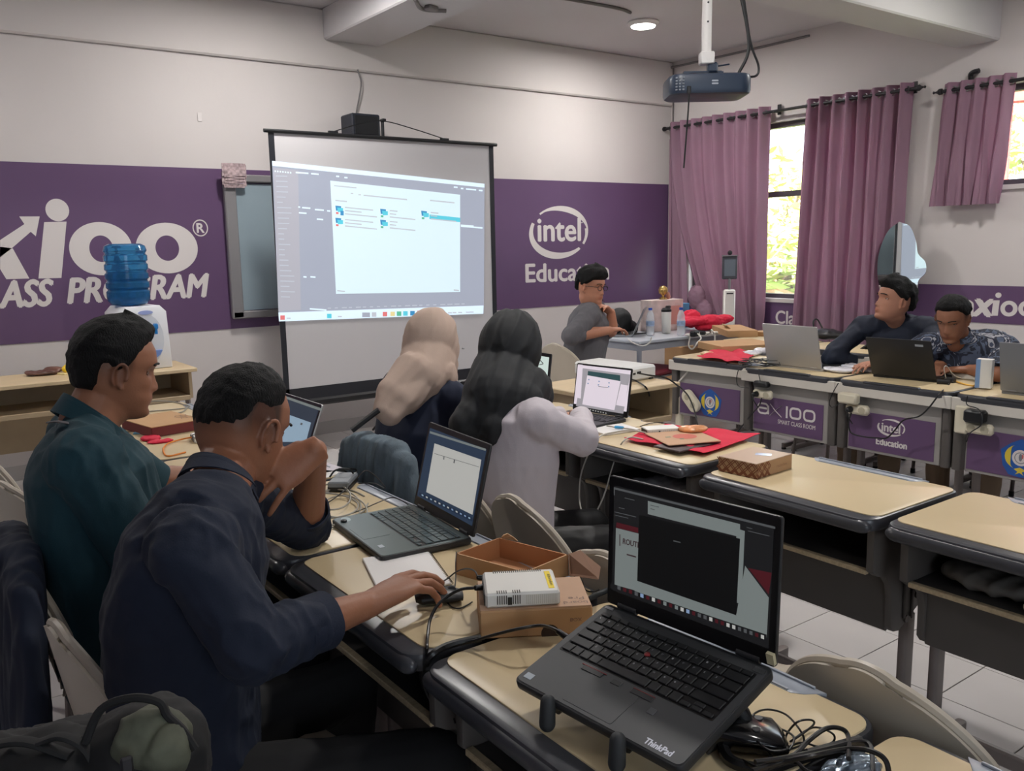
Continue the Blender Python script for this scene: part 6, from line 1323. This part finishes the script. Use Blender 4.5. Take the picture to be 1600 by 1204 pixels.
    fuse('body', skb, vox, mat('skin', (1, 1, 1), rough=.5, attr='tint', bump=.05, bs=180, spec=.35, var=.03, vs=40), t, it=2, attr=tint)
    # eyes with lids, brows
    for s_ in (-1, 1):
        ec = V((.0540, s_*.031, .001))*hs
        e = MB().ell(Mh@ec, (.0125, .0125, .0125), n=16).build('eye', M8('eye_white', 206, 198, 192, rough=.25), t, True)
        MB().ell(Mh@(ec+V((.0098, 0, -.001))), (.0036, .0058, .0058), n=14, M=Mh.to_3x3()).build('iris', M8('iris_dark', 36, 24, 18, rough=.12), e, True)
        ld = MB(); dn = J.get('lid', .3)
        for k, (z0, th0) in enumerate(((.0065-dn*.006, .0042), (-.0068, .0034))):
            ld.tube([Mh@(ec+V((.0085-.006*abs(q)**2, q*.0150, z0*(1-.75*q*q)))) for q in (-1, -.6, -.2, .2, .6, 1)], th0, n=8, smooth=3)
        ld.build('eyelid', M8('lid_%d' % (skin[0]*1e4), *[int(255*(c**(1/2.2))*.88) for c in skin]), t, True)
        br = []
        for q in np.linspace(-1, 1, 6): x, y, z = head_xyz(math.atan2(s_*(.031+.017*q*1), .075), .0215+.003*(1-q*q)-.001*q); br.append(Mh@(V((x+.0015, s_*(.031+q*.0165), z))*hs))
        MB().tube(br, .0032, n=6, smooth=3, flat=.8).build('eyebrow', M8('brow', 26, 22, 20, rough=.8), t, True)
    if hm is not None: hair_mesh(Mh, hs, hair, 'hair', hm, t)
    if gl:
        gm = MB()
        for s_ in (-1, 1):
            c = V((.094, s_*.033, -.003)); gm.tube([Mh@(c+V((-.004*abs(math.cos(q)) if 0 else 0, .024*math.cos(q), .0165*math.sin(q)))) for q in np.linspace(0, 2*PI, 13)], .0022, n=6, smooth=2)
            gm.tube([Mh@(c+V((0, s_*.024, .006))), Mh@V((.05, s_*.078, .004)), Mh@V((-.01, s_*.083, .0))], .0019, n=6, smooth=2)
        gm.tube([Mh@V((.095, -.009, .0)), Mh@V((.099, 0, .003)), Mh@V((.095, .009, .0))], .0018, n=6); gm.build('glasses', M8('glasses_black', 20, 20, 22, rough=.3), t, True)
    # shirt
    sb = MB(); torso(sb, .012)
    for a_ in 'LR':
        S_, E, W = g['S'+a_], g['E'+a_], g['W'+a_]; mode = sleeve if isinstance(sleeve, str) else sleeve[a_]
        if mode == 'short': e = S_.lerp(E, .80); sb.cap(S_, .063*b, e, .060*b); d_ = (E-S_).normalized(); 
        else:
            sb.cap(S_, .062*b, E, .057*b); f_ = {'elbow': .12, 'mid': .42, 'long': .93}[mode]; e = E.lerp(W, f_); sb.cap(E, .056*b, e, (.050 if mode != 'long' else .040)*b)
    def hem(co, nr):
        co = folds(shirt_amp*.75, sscale*1.2, seed+11)(co, nr); dd = np.min([np.linalg.norm(co-np.array(g[k]), axis=1) for k in ('EL', 'ER', 'SL', 'SR')]+[np.linalg.norm(co-np.array(P_), axis=1)*.8], 0); near = np.exp(-(dd/.13)**2)
        q = co.copy(); q[:, 2] *= .55; a1 = wob(q, sscale*3.4, seed+21); a2 = wob(q, sscale*5.5, seed+31)
        return co+nr*((shirt_amp*(.30+.75*near))*((1-2.2*np.abs(a1))*.8+(1-2*np.abs(a2))*.35))[:, None]
    so = fuse('shirt', sb, vox*1.15, shirt, t, it=3, disp=hem)
    for a_ in 'LR':   # cuffs: an open rim of cloth at each sleeve end
        S_, E, W = g['S'+a_], g['E'+a_], g['W'+a_]; mode = sleeve if isinstance(sleeve, str) else sleeve[a_]
        if mode == 'short': p = S_.lerp(E, .80); d_ = (E-S_).normalized(); r0 = .061*b
        else: f_ = {'elbow': .12, 'mid': .42, 'long': .93}[mode]; p = E.lerp(W, f_); d_ = (W-E).normalized(); r0 = (.052 if mode != 'long' else .042)*b
        x, y, z = basis(d_); n = 28; pr = [(-.02, r0*.99), (.012, r0*1.02), (.045, r0*1.03), (.045, r0*.95), (.0, r0*.9)] if mode != 'short' else [(-.02, r0), (.03, r0*1.02), (.055, r0*1.03), (.055, r0*.96), (.0, r0*.9)]
        vs = [p+d_*h+x*r*math.cos(2*PI*k/n)*(1+.03*math.sin(k))+y*r*math.sin(2*PI*k/n) for h, r in pr for k in range(n)]
        mb = MB(); mb.add(vs, [(i*n+k, i*n+(k+1) % n, (i+1)*n+(k+1) % n, (i+1)*n+k) for i in range(len(pr)-1) for k in range(n)]); mb.build('cuff', shirt, t, True)
    if collar:
        up = (((Mh@V((-.03, 0, -.08)))-N).normalized()+V((0, 0, .5))).normalized(); x = (fwd-up*fwd.dot(up)).normalized(); y = up.cross(x); c0 = N+up*.000
        def cf(u, v):
            a = -PI+.30+(2*PI-.60)*u+PI; a = R(16)+(2*PI-R(32))*u; bk = (1-math.cos(a))/2; r = .066*b+.004*bk
            h = .036*bk+.016; k = v*2
            if k < 1: rr, hh = r-.005*k, h*k
            else: rr, hh = r-.005+.013*(k-1), h*(1-(k-1)*(.95+.55*(1-bk)))
            return c0+x*(math.cos(a)*rr*1.04+.006)+y*math.sin(a)*rr+up*(hh+.000-.012*(1-bk))
        MB().grid(cf, 40, 10, th=-.0025).build('collar', shirt, t, True)
    tb = MB()
    for a_ in 'LR':
        Hh, Kk, Aa = g['H'+a_+'p'], g['K'+a_], g['A'+a_]; tb.cap(Hh, .098*b, Kk, .068); tb.cap(Kk, .068, Aa+V((0, 0, .03)), .055)
        MB().loft([(Aa-fwd*.07-V((0, 0, .03)), .02, .02), (Aa-fwd*.05-V((0, 0, .028)), .036, .036), (Aa+fwd*.04-V((0, 0, .035)), .042, .032), (Aa+fwd*.13-V((0, 0, .045)), .045, .022), (Aa+fwd*.18-V((0, 0, .05)), .028, .014)], side=side, n=18).build('shoe', M8('shoe_black', 26, 25, 26, rough=.45), t, True)
    tb.loft([(P_-V((0, 0, .09)), .15*b, .12*b), (P_+V((0, 0, .0)), .178*b, .135*b), (P_+V((0, 0, .06)), .165*b, .128*b)], side=side, n=24); fuse('trousers', tb, vox*1.4, trouser, t, it=3, disp=folds(.004, 26, seed+3))
    return t, Mh, base, g
def legs(P_, f, s, knee=.40, kz=.46, foot=.0, w_=.09, kw=.13):
    P_, f, s = V(P_), V(f).normalized(), V(s).normalized(); o = {}
    for a_, q in (('L', 1), ('R', -1)):
        o['H'+a_+'p'] = P_+s*q*w_-V((0, 0, .03)); k = P_+f*knee+s*q*kw; k.z = kz; o['K'+a_] = k; an = k+f*foot; an.z = .085; o['A'+a_] = an
    return o
SK = lin(150, 101, 76); SK2 = lin(176, 124, 98)
navy = M8('navy_cloth', 20, 29, 48, rough=.85, var=.07, vs=5, bump=.10, bs=320); blackc = M8('black_trousers', 16, 16, 18, rough=.9, var=.06, vs=5); tealc = M8('teal_cloth', 16, 54, 64, rough=.85, var=.07, vs=5, bump=.10, bs=320)
hairm = M8('hair_black', 11, 10, 10, rough=.7, spec=.25, bump=.6, bs=300, stretch=(1, 1, .35))
# 1 man in navy shirt, chin on his left hand, right hand on the mouse
X_, Y_, Z_ = V((1, 0, 0)), V((0, 1, 0)), V((0, 0, 1))
P1 = V((.375, 1.60, .50)); J = dict(P=P1, C=V((.415, 1.62, .88)), N=V((.497, 1.668, 1.015)), H=pd(383, 667, 1.82), hf=V((1, .44, -.42)), SR=V((.385, 1.455, .965)), SL=V((.555, 1.80, .965)), ER=V((.445, 1.362, .815)), WR=V((.698, 1.441, .792)), EL=V((.800, 1.985, .790)), WL=pd(492, 704, 1.865), **legs(P1, (1, 0, 0), Y_, knee=.42, kz=.455, foot=-.02, kw=.17))
J['KR'] = V((.80, 1.38, .45)); J['AR'] = V((.78, 1.36, .085))
kn = pd(437, 720, 1.93)
handsN = [dict(W=J['WR'], d=V((.97, .16, .14)), n=V((.15, 0, -1)), side=Y_, curls=[(.22, .38, .25), (.20, .38, .3), (.32, .5, .3), (.45, .6, .4)], thumb=(.8, .5, .35), s=1.14, spread=.12),
          dict(W=J['WL'], d=-V(_r)*.76-V(_u)*.50-V(_f)*.40, n=V(_f)*.9-V(_u)*.35-V(_r)*.25, side=-V(_r)*.4+V(_u), curls=[(.10, .2, .15), (.14, .22, .15), (.20, .25, .2), (.28, .3, .2)], thumb=(.8, .3, .6), s=1.10, spread=.24)]
person('man in dark navy shirt resting chin on hand, other hand on mouse', J, .0036, SK, 1, shirt=navy, trouser=blackc, sleeve={'L': 'elbow', 'R': 'mid'}, hands=handsN, hm=hairm, shirt_amp=.0075, sscale=17, fade=.85, hs=1.07,
       hair=dict(front=.062, temple=.055, burn=.012, nape=-.040, arch=.010, top=.013, side=.0015, back=.0025, rough=.003, ns=80, seed=3, soft=.05, quiff=.002))
# 2 man in teal short-sleeved shirt
P2 = V((.405, 2.22, .50)); J = dict(P=P2, C=V((.375, 2.24, .92)), N=V((.375, 2.245, 1.07)), H=V((.455, 2.262, 1.188)), hf=V((1, .05, -.20)), SR=V((.335, 2.06, 1.005)), SL=V((.40, 2.43, 1.005)), ER=V((.42, 2.02, .80)), WR=V((.66, 2.12, .79)), EL=V((.55, 2.47, .84)), WL=V((.80, 2.50, .80)), **legs(P2, (1, 0, 0), Y_, knee=.42))
handsT = [dict(W=J['WR'], d=V((.95, .2, .0)), n=-Z_, side=Y_, curls=[(.2, .3, .2)]*4, s=1.0), dict(W=J['WL'], d=V((.95, -.2, .0)), n=-Z_, side=-Y_, curls=[(.2, .3, .2)]*4, s=1.0)]
t, Mh, base, g = person('man in teal short-sleeved shirt seated second from the camera at left', J, .0042, SK, 2, shirt=tealc, trouser=M8('dark_trousers', 26, 28, 34, rough=.9), sleeve='short', hands=handsT, hm=hairm, shirt_amp=.006, sscale=15, fade=.6, build_=1.10,
       hair=dict(front=.072, temple=.058, burn=-.012, nape=-.062, arch=.022, top=.019, side=.010, back=.010, rough=.003, ns=70, seed=5, soft=.02, quiff=.010))
MB().tube([g['N']+V((-.085, -.03, .015)), g['N']+V((-.06, -.085, .02)), g['N']+V((.03, -.10, -.02)), g['N']+V((.11, -.06, -.10))], .006, n=8, flat=.4).build('lanyard', M8('lanyard_grey', 96, 92, 94, rough=.8), t, True)
cuffw = MB(); pw = g['WR'].lerp(g['ER'], .1)
MB().lathe([(.031, -.008), (.034, 0), (.031, .008)], n=20).build('wrist_band', black, t, True).matrix_local = Matrix.Translation(g['WL'].lerp(g['EL'], .25))@(g['WL']-g['EL']).to_track_quat('Z', 'Y').to_matrix().to_4x4()
# 3 woman with black headscarf and pale blouse
scb = M8('scarf_black', 26, 28, 31, rough=.75, var=.4, vs=9, bump=.08, bs=260, stretch=(1, 2.2, 1)); blouse = M8('blouse_pale', 192, 184, 190, rough=.85, var=.03, bump=.08, bs=260)
P3 = V((1.57, 2.20, .52)); J = dict(P=P3, C=V((1.60, 2.20, .86)), N=V((1.64, 2.24, .985)), H=pd(800, 553, 2.88), hf=V((.86, .22, -.42)), SR=V((1.60, 2.06, .93)), SL=V((1.64, 2.40, .93)), ER=pd(912, 690, 2.72), WR=pd(898, 646, 2.93), EL=V((1.85, 2.55, .82)), WL=V((2.10, 2.60, .80)), **legs(P3, (1, -.1, 0), Y_, knee=.42, kw=.10))
J['WR'] = pd(908, 655, 2.98); J['ER'] = pd(908, 686, 2.72); J['KR'] = V((1.98, 2.05, .46)); J['AR'] = V((1.90, 2.0, .085))
handsB = [dict(W=J['WR'], d=V((.6, .75, .15)), n=-Z_, side=Y_, curls=[(.3, .4, .2)]*4, s=.9), dict(W=J['WL'], d=V((.9, -.2, 0)), n=-Z_, side=-Y_, curls=[(.3, .4, .2)]*4, s=.9)]
t, Mh, base, g = person('woman in black headscarf and pale grey blouse typing', J, .0055, SK2, 3, shirt=blouse, trouser=M8('black_skirt', 16, 16, 18, rough=.5), sleeve='long', hands=handsB, collar=False, female=True, shirt_amp=.005, sscale=14, hs=.96, build_=.94)
def L_(p): return p-base
def stretchfold(amp, s, seed, ax):
    ax = np.array(V(ax).normalized())
    def fn(co, nr):
        q = co-np.outer(co@ax, ax)*.90; a = wob(q, s, seed); b = wob(q, s*1.9, seed+3); c = wob(co, s*.4, seed+7)
        return co+nr*(amp*((1-2*np.abs(a))*.7+.25*(1-2*np.abs(b))+.5*c))[:, None]
    return fn
def scarfhead(mb, Mh, s, o=0.):
    mb.ell(Mh@V((-.018, 0, .012)), ((.098+o)*s, (.088+o)*s, (.122+o)*s), n=24, m_=16, M=Mh.to_3x3()); mb.ell(Mh@V((.0, 0, -.06)), ((.080+o)*s, (.074+o)*s, (.07+o)*s), M=Mh.to_3x3())
    mb.cap(Mh@V((-.03, 0, -.04)), .078*s, Mh@V((-.05, 0, -.14)), .075*s)
sc_ = MB(); scarfhead(sc_, Mh, 1.0, .010)
a0 = L_(pd(785, 585, 2.84)); a1 = L_(pd(778, 625, 2.77)); sc_.cap(a0, .105, a1, .115); sc_.cap(a1, .11, L_(pd(744, 655, 2.72)), .07); sc_.cap(a1, .10, L_(pd(775, 668, 2.70)), .062); sc_.cap(L_(pd(744, 655, 2.72)), .07, L_(pd(728, 662, 2.70)), .05); sc_.cap(a1, .10, L_(pd(815, 622, 2.74)), .066); sc_.cap(L_(pd(815, 622, 2.74)), .062, L_(pd(826, 606, 2.80)), .07); sc_.cap(L_(pd(775, 668, 2.70)), .055, L_(pd(768, 680, 2.68)), .035)
sc_.cap(g['N']+V((.06, 0, 0)), .08, g['N']+V((.05, .10, -.04)), .08)
fuse('headscarf', sc_, .0055, scb, t, it=4, disp=stretchfold(.0085, 50, 4, pd(740, 668, 2.7)-pd(800, 520, 2.9)))
MB().tube([Mh@V((.10, -.045, .0)), Mh@V((.09, -.066, .002)), Mh@V((.05, -.078, .004))], .0016, n=6).build('glasses', metal, t, True)
# 4 woman with beige headscarf and navy jacket
scg = M8('scarf_beige', 178, 156, 142, rough=.85, var=.06, vs=6, bump=.08, bs=260)
P4 = V((1.52, 2.72, .52)); J = dict(P=P4, C=V((1.56, 2.74, .86)), N=V((1.60, 2.79, .965)), H=pd(679, 543, 3.24), hf=V((.93, .30, -.12)), SR=V((1.63, 2.60, .925)), SL=V((1.60, 2.96, .925)), ER=V((1.78, 2.55, .76)), WR=V((1.98, 2.66, .80)), EL=V((1.75, 3.02, .80)), WL=V((2.0, 2.95, .80)), **legs(P4, (1, 0, 0), Y_, knee=.42, kw=.10))
handsG = [dict(W=J['WR'], d=V((.9, .3, 0)), n=-Z_, side=Y_, curls=[(.3, .4, .2)]*4, s=.9), dict(W=J['WL'], d=V((.9, -.2, 0)), n=-Z_, side=-Y_, curls=[(.3, .4, .2)]*4, s=.9)]
t, Mh, base, g = person('woman in beige headscarf and navy top facing the projection screen', J, .006, SK2, 4, shirt=M8('navy_jacket', 28, 36, 58, rough=.85, var=.05), trouser=blackc, sleeve='long', hands=handsG, collar=False, female=True, shirt_amp=.006, sscale=14, hs=.96, build_=.94)
sc_ = MB(); scarfhead(sc_, Mh, 1.0, .012); a1 = L_(pd(660, 592, 3.13)); sc_.cap(L_(pd(670, 560, 3.2)), .10, a1, .10); sc_.cap(a1, .088, L_(pd(626, 622, 3.03)), .062); sc_.cap(L_(pd(648, 585, 3.1)), .085, L_(pd(614, 612, 3.03)), .055); sc_.cap(L_(pd(626, 622, 3.03)), .060, L_(pd(612, 648, 2.99)), .036); sc_.cap(L_(pd(614, 612, 3.03)), .055, L_(pd(600, 640, 2.99)), .032); sc_.cap(a1, .088, L_(pd(688, 590, 3.14)), .065)
fuse('headscarf', sc_, .0055, scg, t, it=4, disp=stretchfold(.0085, 50, 14, pd(610, 655, 3.0)-pd(700, 500, 3.2)))
MB().tube([Mh@V((.102, -.05, .0)), Mh@V((.09, -.07, .002)), Mh@V((.06, -.085, .004))], .0018, n=6).build('glasses', metal, t, True)
# 5 man in grey shirt with glasses at the teacher's table
greyc = M8('grey_shirt', 96, 94, 98, rough=.85, var=.06, bump=.06, bs=200); jeans = M8('blue_jeans', 40, 84, 128, rough=.9, var=.12, vs=14, bump=.15, bs=300)
P5 = V((4.0, 4.66, .50)); wl = pz(954, 512, .775); J = dict(P=P5, C=V((4.05, 4.63, .90)), N=V((4.08, 4.62, 1.045)), H=pd(925, 447, 6.05), hf=V((.20, -.97, -.10)), hu=V((.05, 0, 1)), SR=V((3.93, 4.48, .975)), SL=V((4.17, 4.76, .975)), ER=V((4.06, 4.30, .79)), WR=V((4.28, 4.48, .79)), EL=V((4.38, 4.66, .80)), WL=pd(952, 492, 6.02), **legs(P5, (.85, -.5, 0), V((.5, .85, 0)), knee=.42, kw=.15))
J['ER'] = pd(893, 524, 5.85); J['WR'] = pd(952, 516, 5.98); J['EL'] = pd(955, 517, 6.18); J['WL'] = pd(955, 488, 6.10); J['KR'] = V((4.42, 4.42, .46)); J['AR'] = V((4.40, 4.36, .085)); kz_ = pd(940, 474, 6.02)
hands5 = [dict(W=J['WR'], d=pd(966, 514, 6.02)-J['WR'], n=-Z_, side=Y_, curls=[(.3, .5, .3)]*4, s=1.), dict(W=J['WL'], d=kz_-J['WL'], n=pd(925, 468, 5.95)-kz_+V((0, 0, -.01)), side=Z_, curls=[(.2, .2, .2), (.4, .5, .3), (.5, .6, .3), (.6, .7, .3)], s=1.)]
person('man in grey short-sleeved shirt and glasses, hand to chin', J, .0065, lin(186, 130, 104), 5, shirt=greyc, trouser=jeans, sleeve={'R': 'elbow', 'L': 'short'}, hands=hands5, hm=hairm, gl=True, shirt_amp=.008, sscale=13, build_=1.12, hs=1.03,
       hair=dict(front=.050, temple=.045, burn=.0, nape=-.04, top=.034, side=.022, back=.020, rough=.007, ns=45, seed=8, soft=.012, quiff=.012))
# 6 man in navy shirt looking up to the screen
P6 = V((4.90, 2.72, .50)); J = dict(P=P6, C=V((4.74, 2.70, .88)), N=V((4.665, 2.69, 1.015)), H=pd(1396, 469, 4.86), hf=V((-.86, .46, .20)), SR=V((4.62, 2.87, .955)), SL=V((4.76, 2.52, .955)), ER=V((4.40, 2.92, .80)), WR=pz(1326, 563, .775), EL=V((4.52, 2.42, .80)), WL=V((4.40, 2.62, .79)), **legs(P6, (-1, 0, 0), V((0, -1, 0)), knee=.40))
hands6 = [dict(W=J['WR'], d=pz(1300, 560, .775)-J['WR'], n=-Z_, side=-Y_, curls=[(.3, .4, .2)]*4, s=1.), dict(W=J['WL'], d=V((-.9, .3, 0)), n=-Z_, side=Y_, curls=[(.3, .4, .2)]*4, s=1.)]
t, Mh, base, g = person('man in navy shirt by the window looking up to the left', J, .006, lin(176, 124, 100), 6, shirt=M8('navy_shirt2', 26, 32, 48, rough=.8, var=.05), trouser=M8('khaki_cloth', 128, 108, 88, rough=.9), sleeve='long', hands=hands6, hm=hairm, shirt_amp=.007, sscale=15, build_=.93, hs=1.0,
       hair=dict(front=.058, temple=.05, burn=-.002, nape=-.045, top=.028, side=.020, back=.026, rough=.008, ns=40, seed=9, soft=.014, quiff=.012))
MB().box(g['C']+V((-.15, .06, -.02)), (.01, .035, .03), bev=.003).build('shirt_badge', M8('badge_red2', 170, 80, 90), t)
# 7 man in camouflage-patterned shirt looking down
cam_m = M8('camo_cloth', 60, 70, 96, rough=.85); nt = cam_m.node_tree; N_ = nt.nodes; Lk = nt.links; tc = N_.new('ShaderNodeTexCoord'); nz_ = N_.new('ShaderNodeTexNoise'); nz_.inputs['Scale'].default_value = 11; nz_.inputs['Detail'].default_value = 3; nz_.inputs['Distortion'].default_value = 1.2
cr = N_.new('ShaderNodeValToRGB'); cr.color_ramp.interpolation = 'CONSTANT'
for p_, c_ in ((0, (30, 34, 48)), (.42, (74, 84, 104)), (.50, (34, 38, 54)), (.57, (150, 150, 156)), (.62, (56, 64, 84))):
    e = cr.color_ramp.elements[0] if p_ == 0 else cr.color_ramp.elements.new(p_); e.position = p_; e.color = (*lin(*c_), 1)
cr.color_ramp.elements[-1].color = (*lin(56, 64, 84), 1); Lk.new(tc.outputs['Object'], nz_.inputs[0]); Lk.new(nz_.outputs[0], cr.inputs[0]); Lk.new(cr.outputs[0], N_['Principled BSDF'].inputs['Base Color'])
P7 = V((4.86, 2.16, .50)); J = dict(P=P7, C=V((4.68, 2.24, .84)), N=V((4.565, 2.285, .945)), H=pd(1488, 497, 4.50), hf=V((-.86, -.10, -.36)), lid=.9, SR=V((4.54, 2.45, .885)), SL=V((4.68, 2.09, .885)), ER=V((4.50, 2.50, .79)), WR=V((4.53, 2.34, .79)), EL=V((4.46, 2.02, .79)), WL=V((4.50, 2.18, .79)), **legs(P7, (-1, 0, 0), V((0, -1, 0)), knee=.40))
hands7 = [dict(W=J['WR'], d=V((-.9, -.1, 0)), n=-Z_, side=-Y_, curls=[(.3, .4, .2)]*4, s=1.), dict(W=J['WL'], d=V((-.5, .8, 0)), n=-Z_, side=Y_, curls=[(.3, .4, .2)]*4, s=1.)]
person('man in blue camouflage-patterned shirt looking down behind the black laptop', J, .006, lin(150, 102, 78), 7, shirt=cam_m, trouser=M8('khaki_cloth', 0, 0, 0), sleeve='short', hands=hands7, hm=hairm, shirt_amp=.007, sscale=15, hs=.99, fade=.7, build_=1.05,
       hair=dict(front=.070, temple=.060, burn=.0, nape=-.02, top=.015, side=.008, back=.008, rough=.003, ns=60, seed=12, soft=.018, quiff=.004))
# clothes hung over chairs
den = M8('denim_jacket', 106, 120, 130, rough=.9, var=.42, vs=15, bump=.2, bs=280, stretch=(1, 1, .35)); jk = M8('dark_jacket', 26, 34, 52, rough=.85, var=.08)
def drape(name, cx, cy, rz, w0, top, z0, m, label, seed, amp=.012, back=-.30, th=.05):
    M = Matrix.Translation((cx, cy, 0))@Matrix.Rotation(rz, 4, 'Z'); mb = MB()
    mb.loft([(M@V((back, 0, z0)), w0*1.02, th*.7), (M@V((back+.005, 0, z0+(top-z0)*.35)), w0, th*.8), (M@V((back+.02, 0, z0+(top-z0)*.7)), w0*.95, th*.8), (M@V((back+.025, 0, top-.05)), w0*.82, th*.8), (M@V((back+.03, 0, top-.012)), w0*.55, th*.7), (M@V((back+.03, 0, top)), w0*.3, th*.3)], side=(M.to_3x3()@V((0, 1, 0))), n=30, power=.8)
    return tag(fuse(name, mb, .006, m, disp=stretchfold(amp, 42, seed, (0, 0, 1))), label, 'jacket')
drape('denim_jacket', 1.58, 2.60, .1, .235, .845, .40, den, 'faded blue denim jacket hung over chair back', 5)
o = drape('dark_jacket', .47, 2.20, -.04, .31, .83, .34, jk, 'dark navy jacket hung over the chair behind the man in teal', 6)
cable('jacket_sleeve', [(.18, 2.42, .62), (.15, 2.44, .45), (.16, 2.42, .28)], .045, jk, 'empty dark sleeve hanging from the jacket at left', 'sleeve')
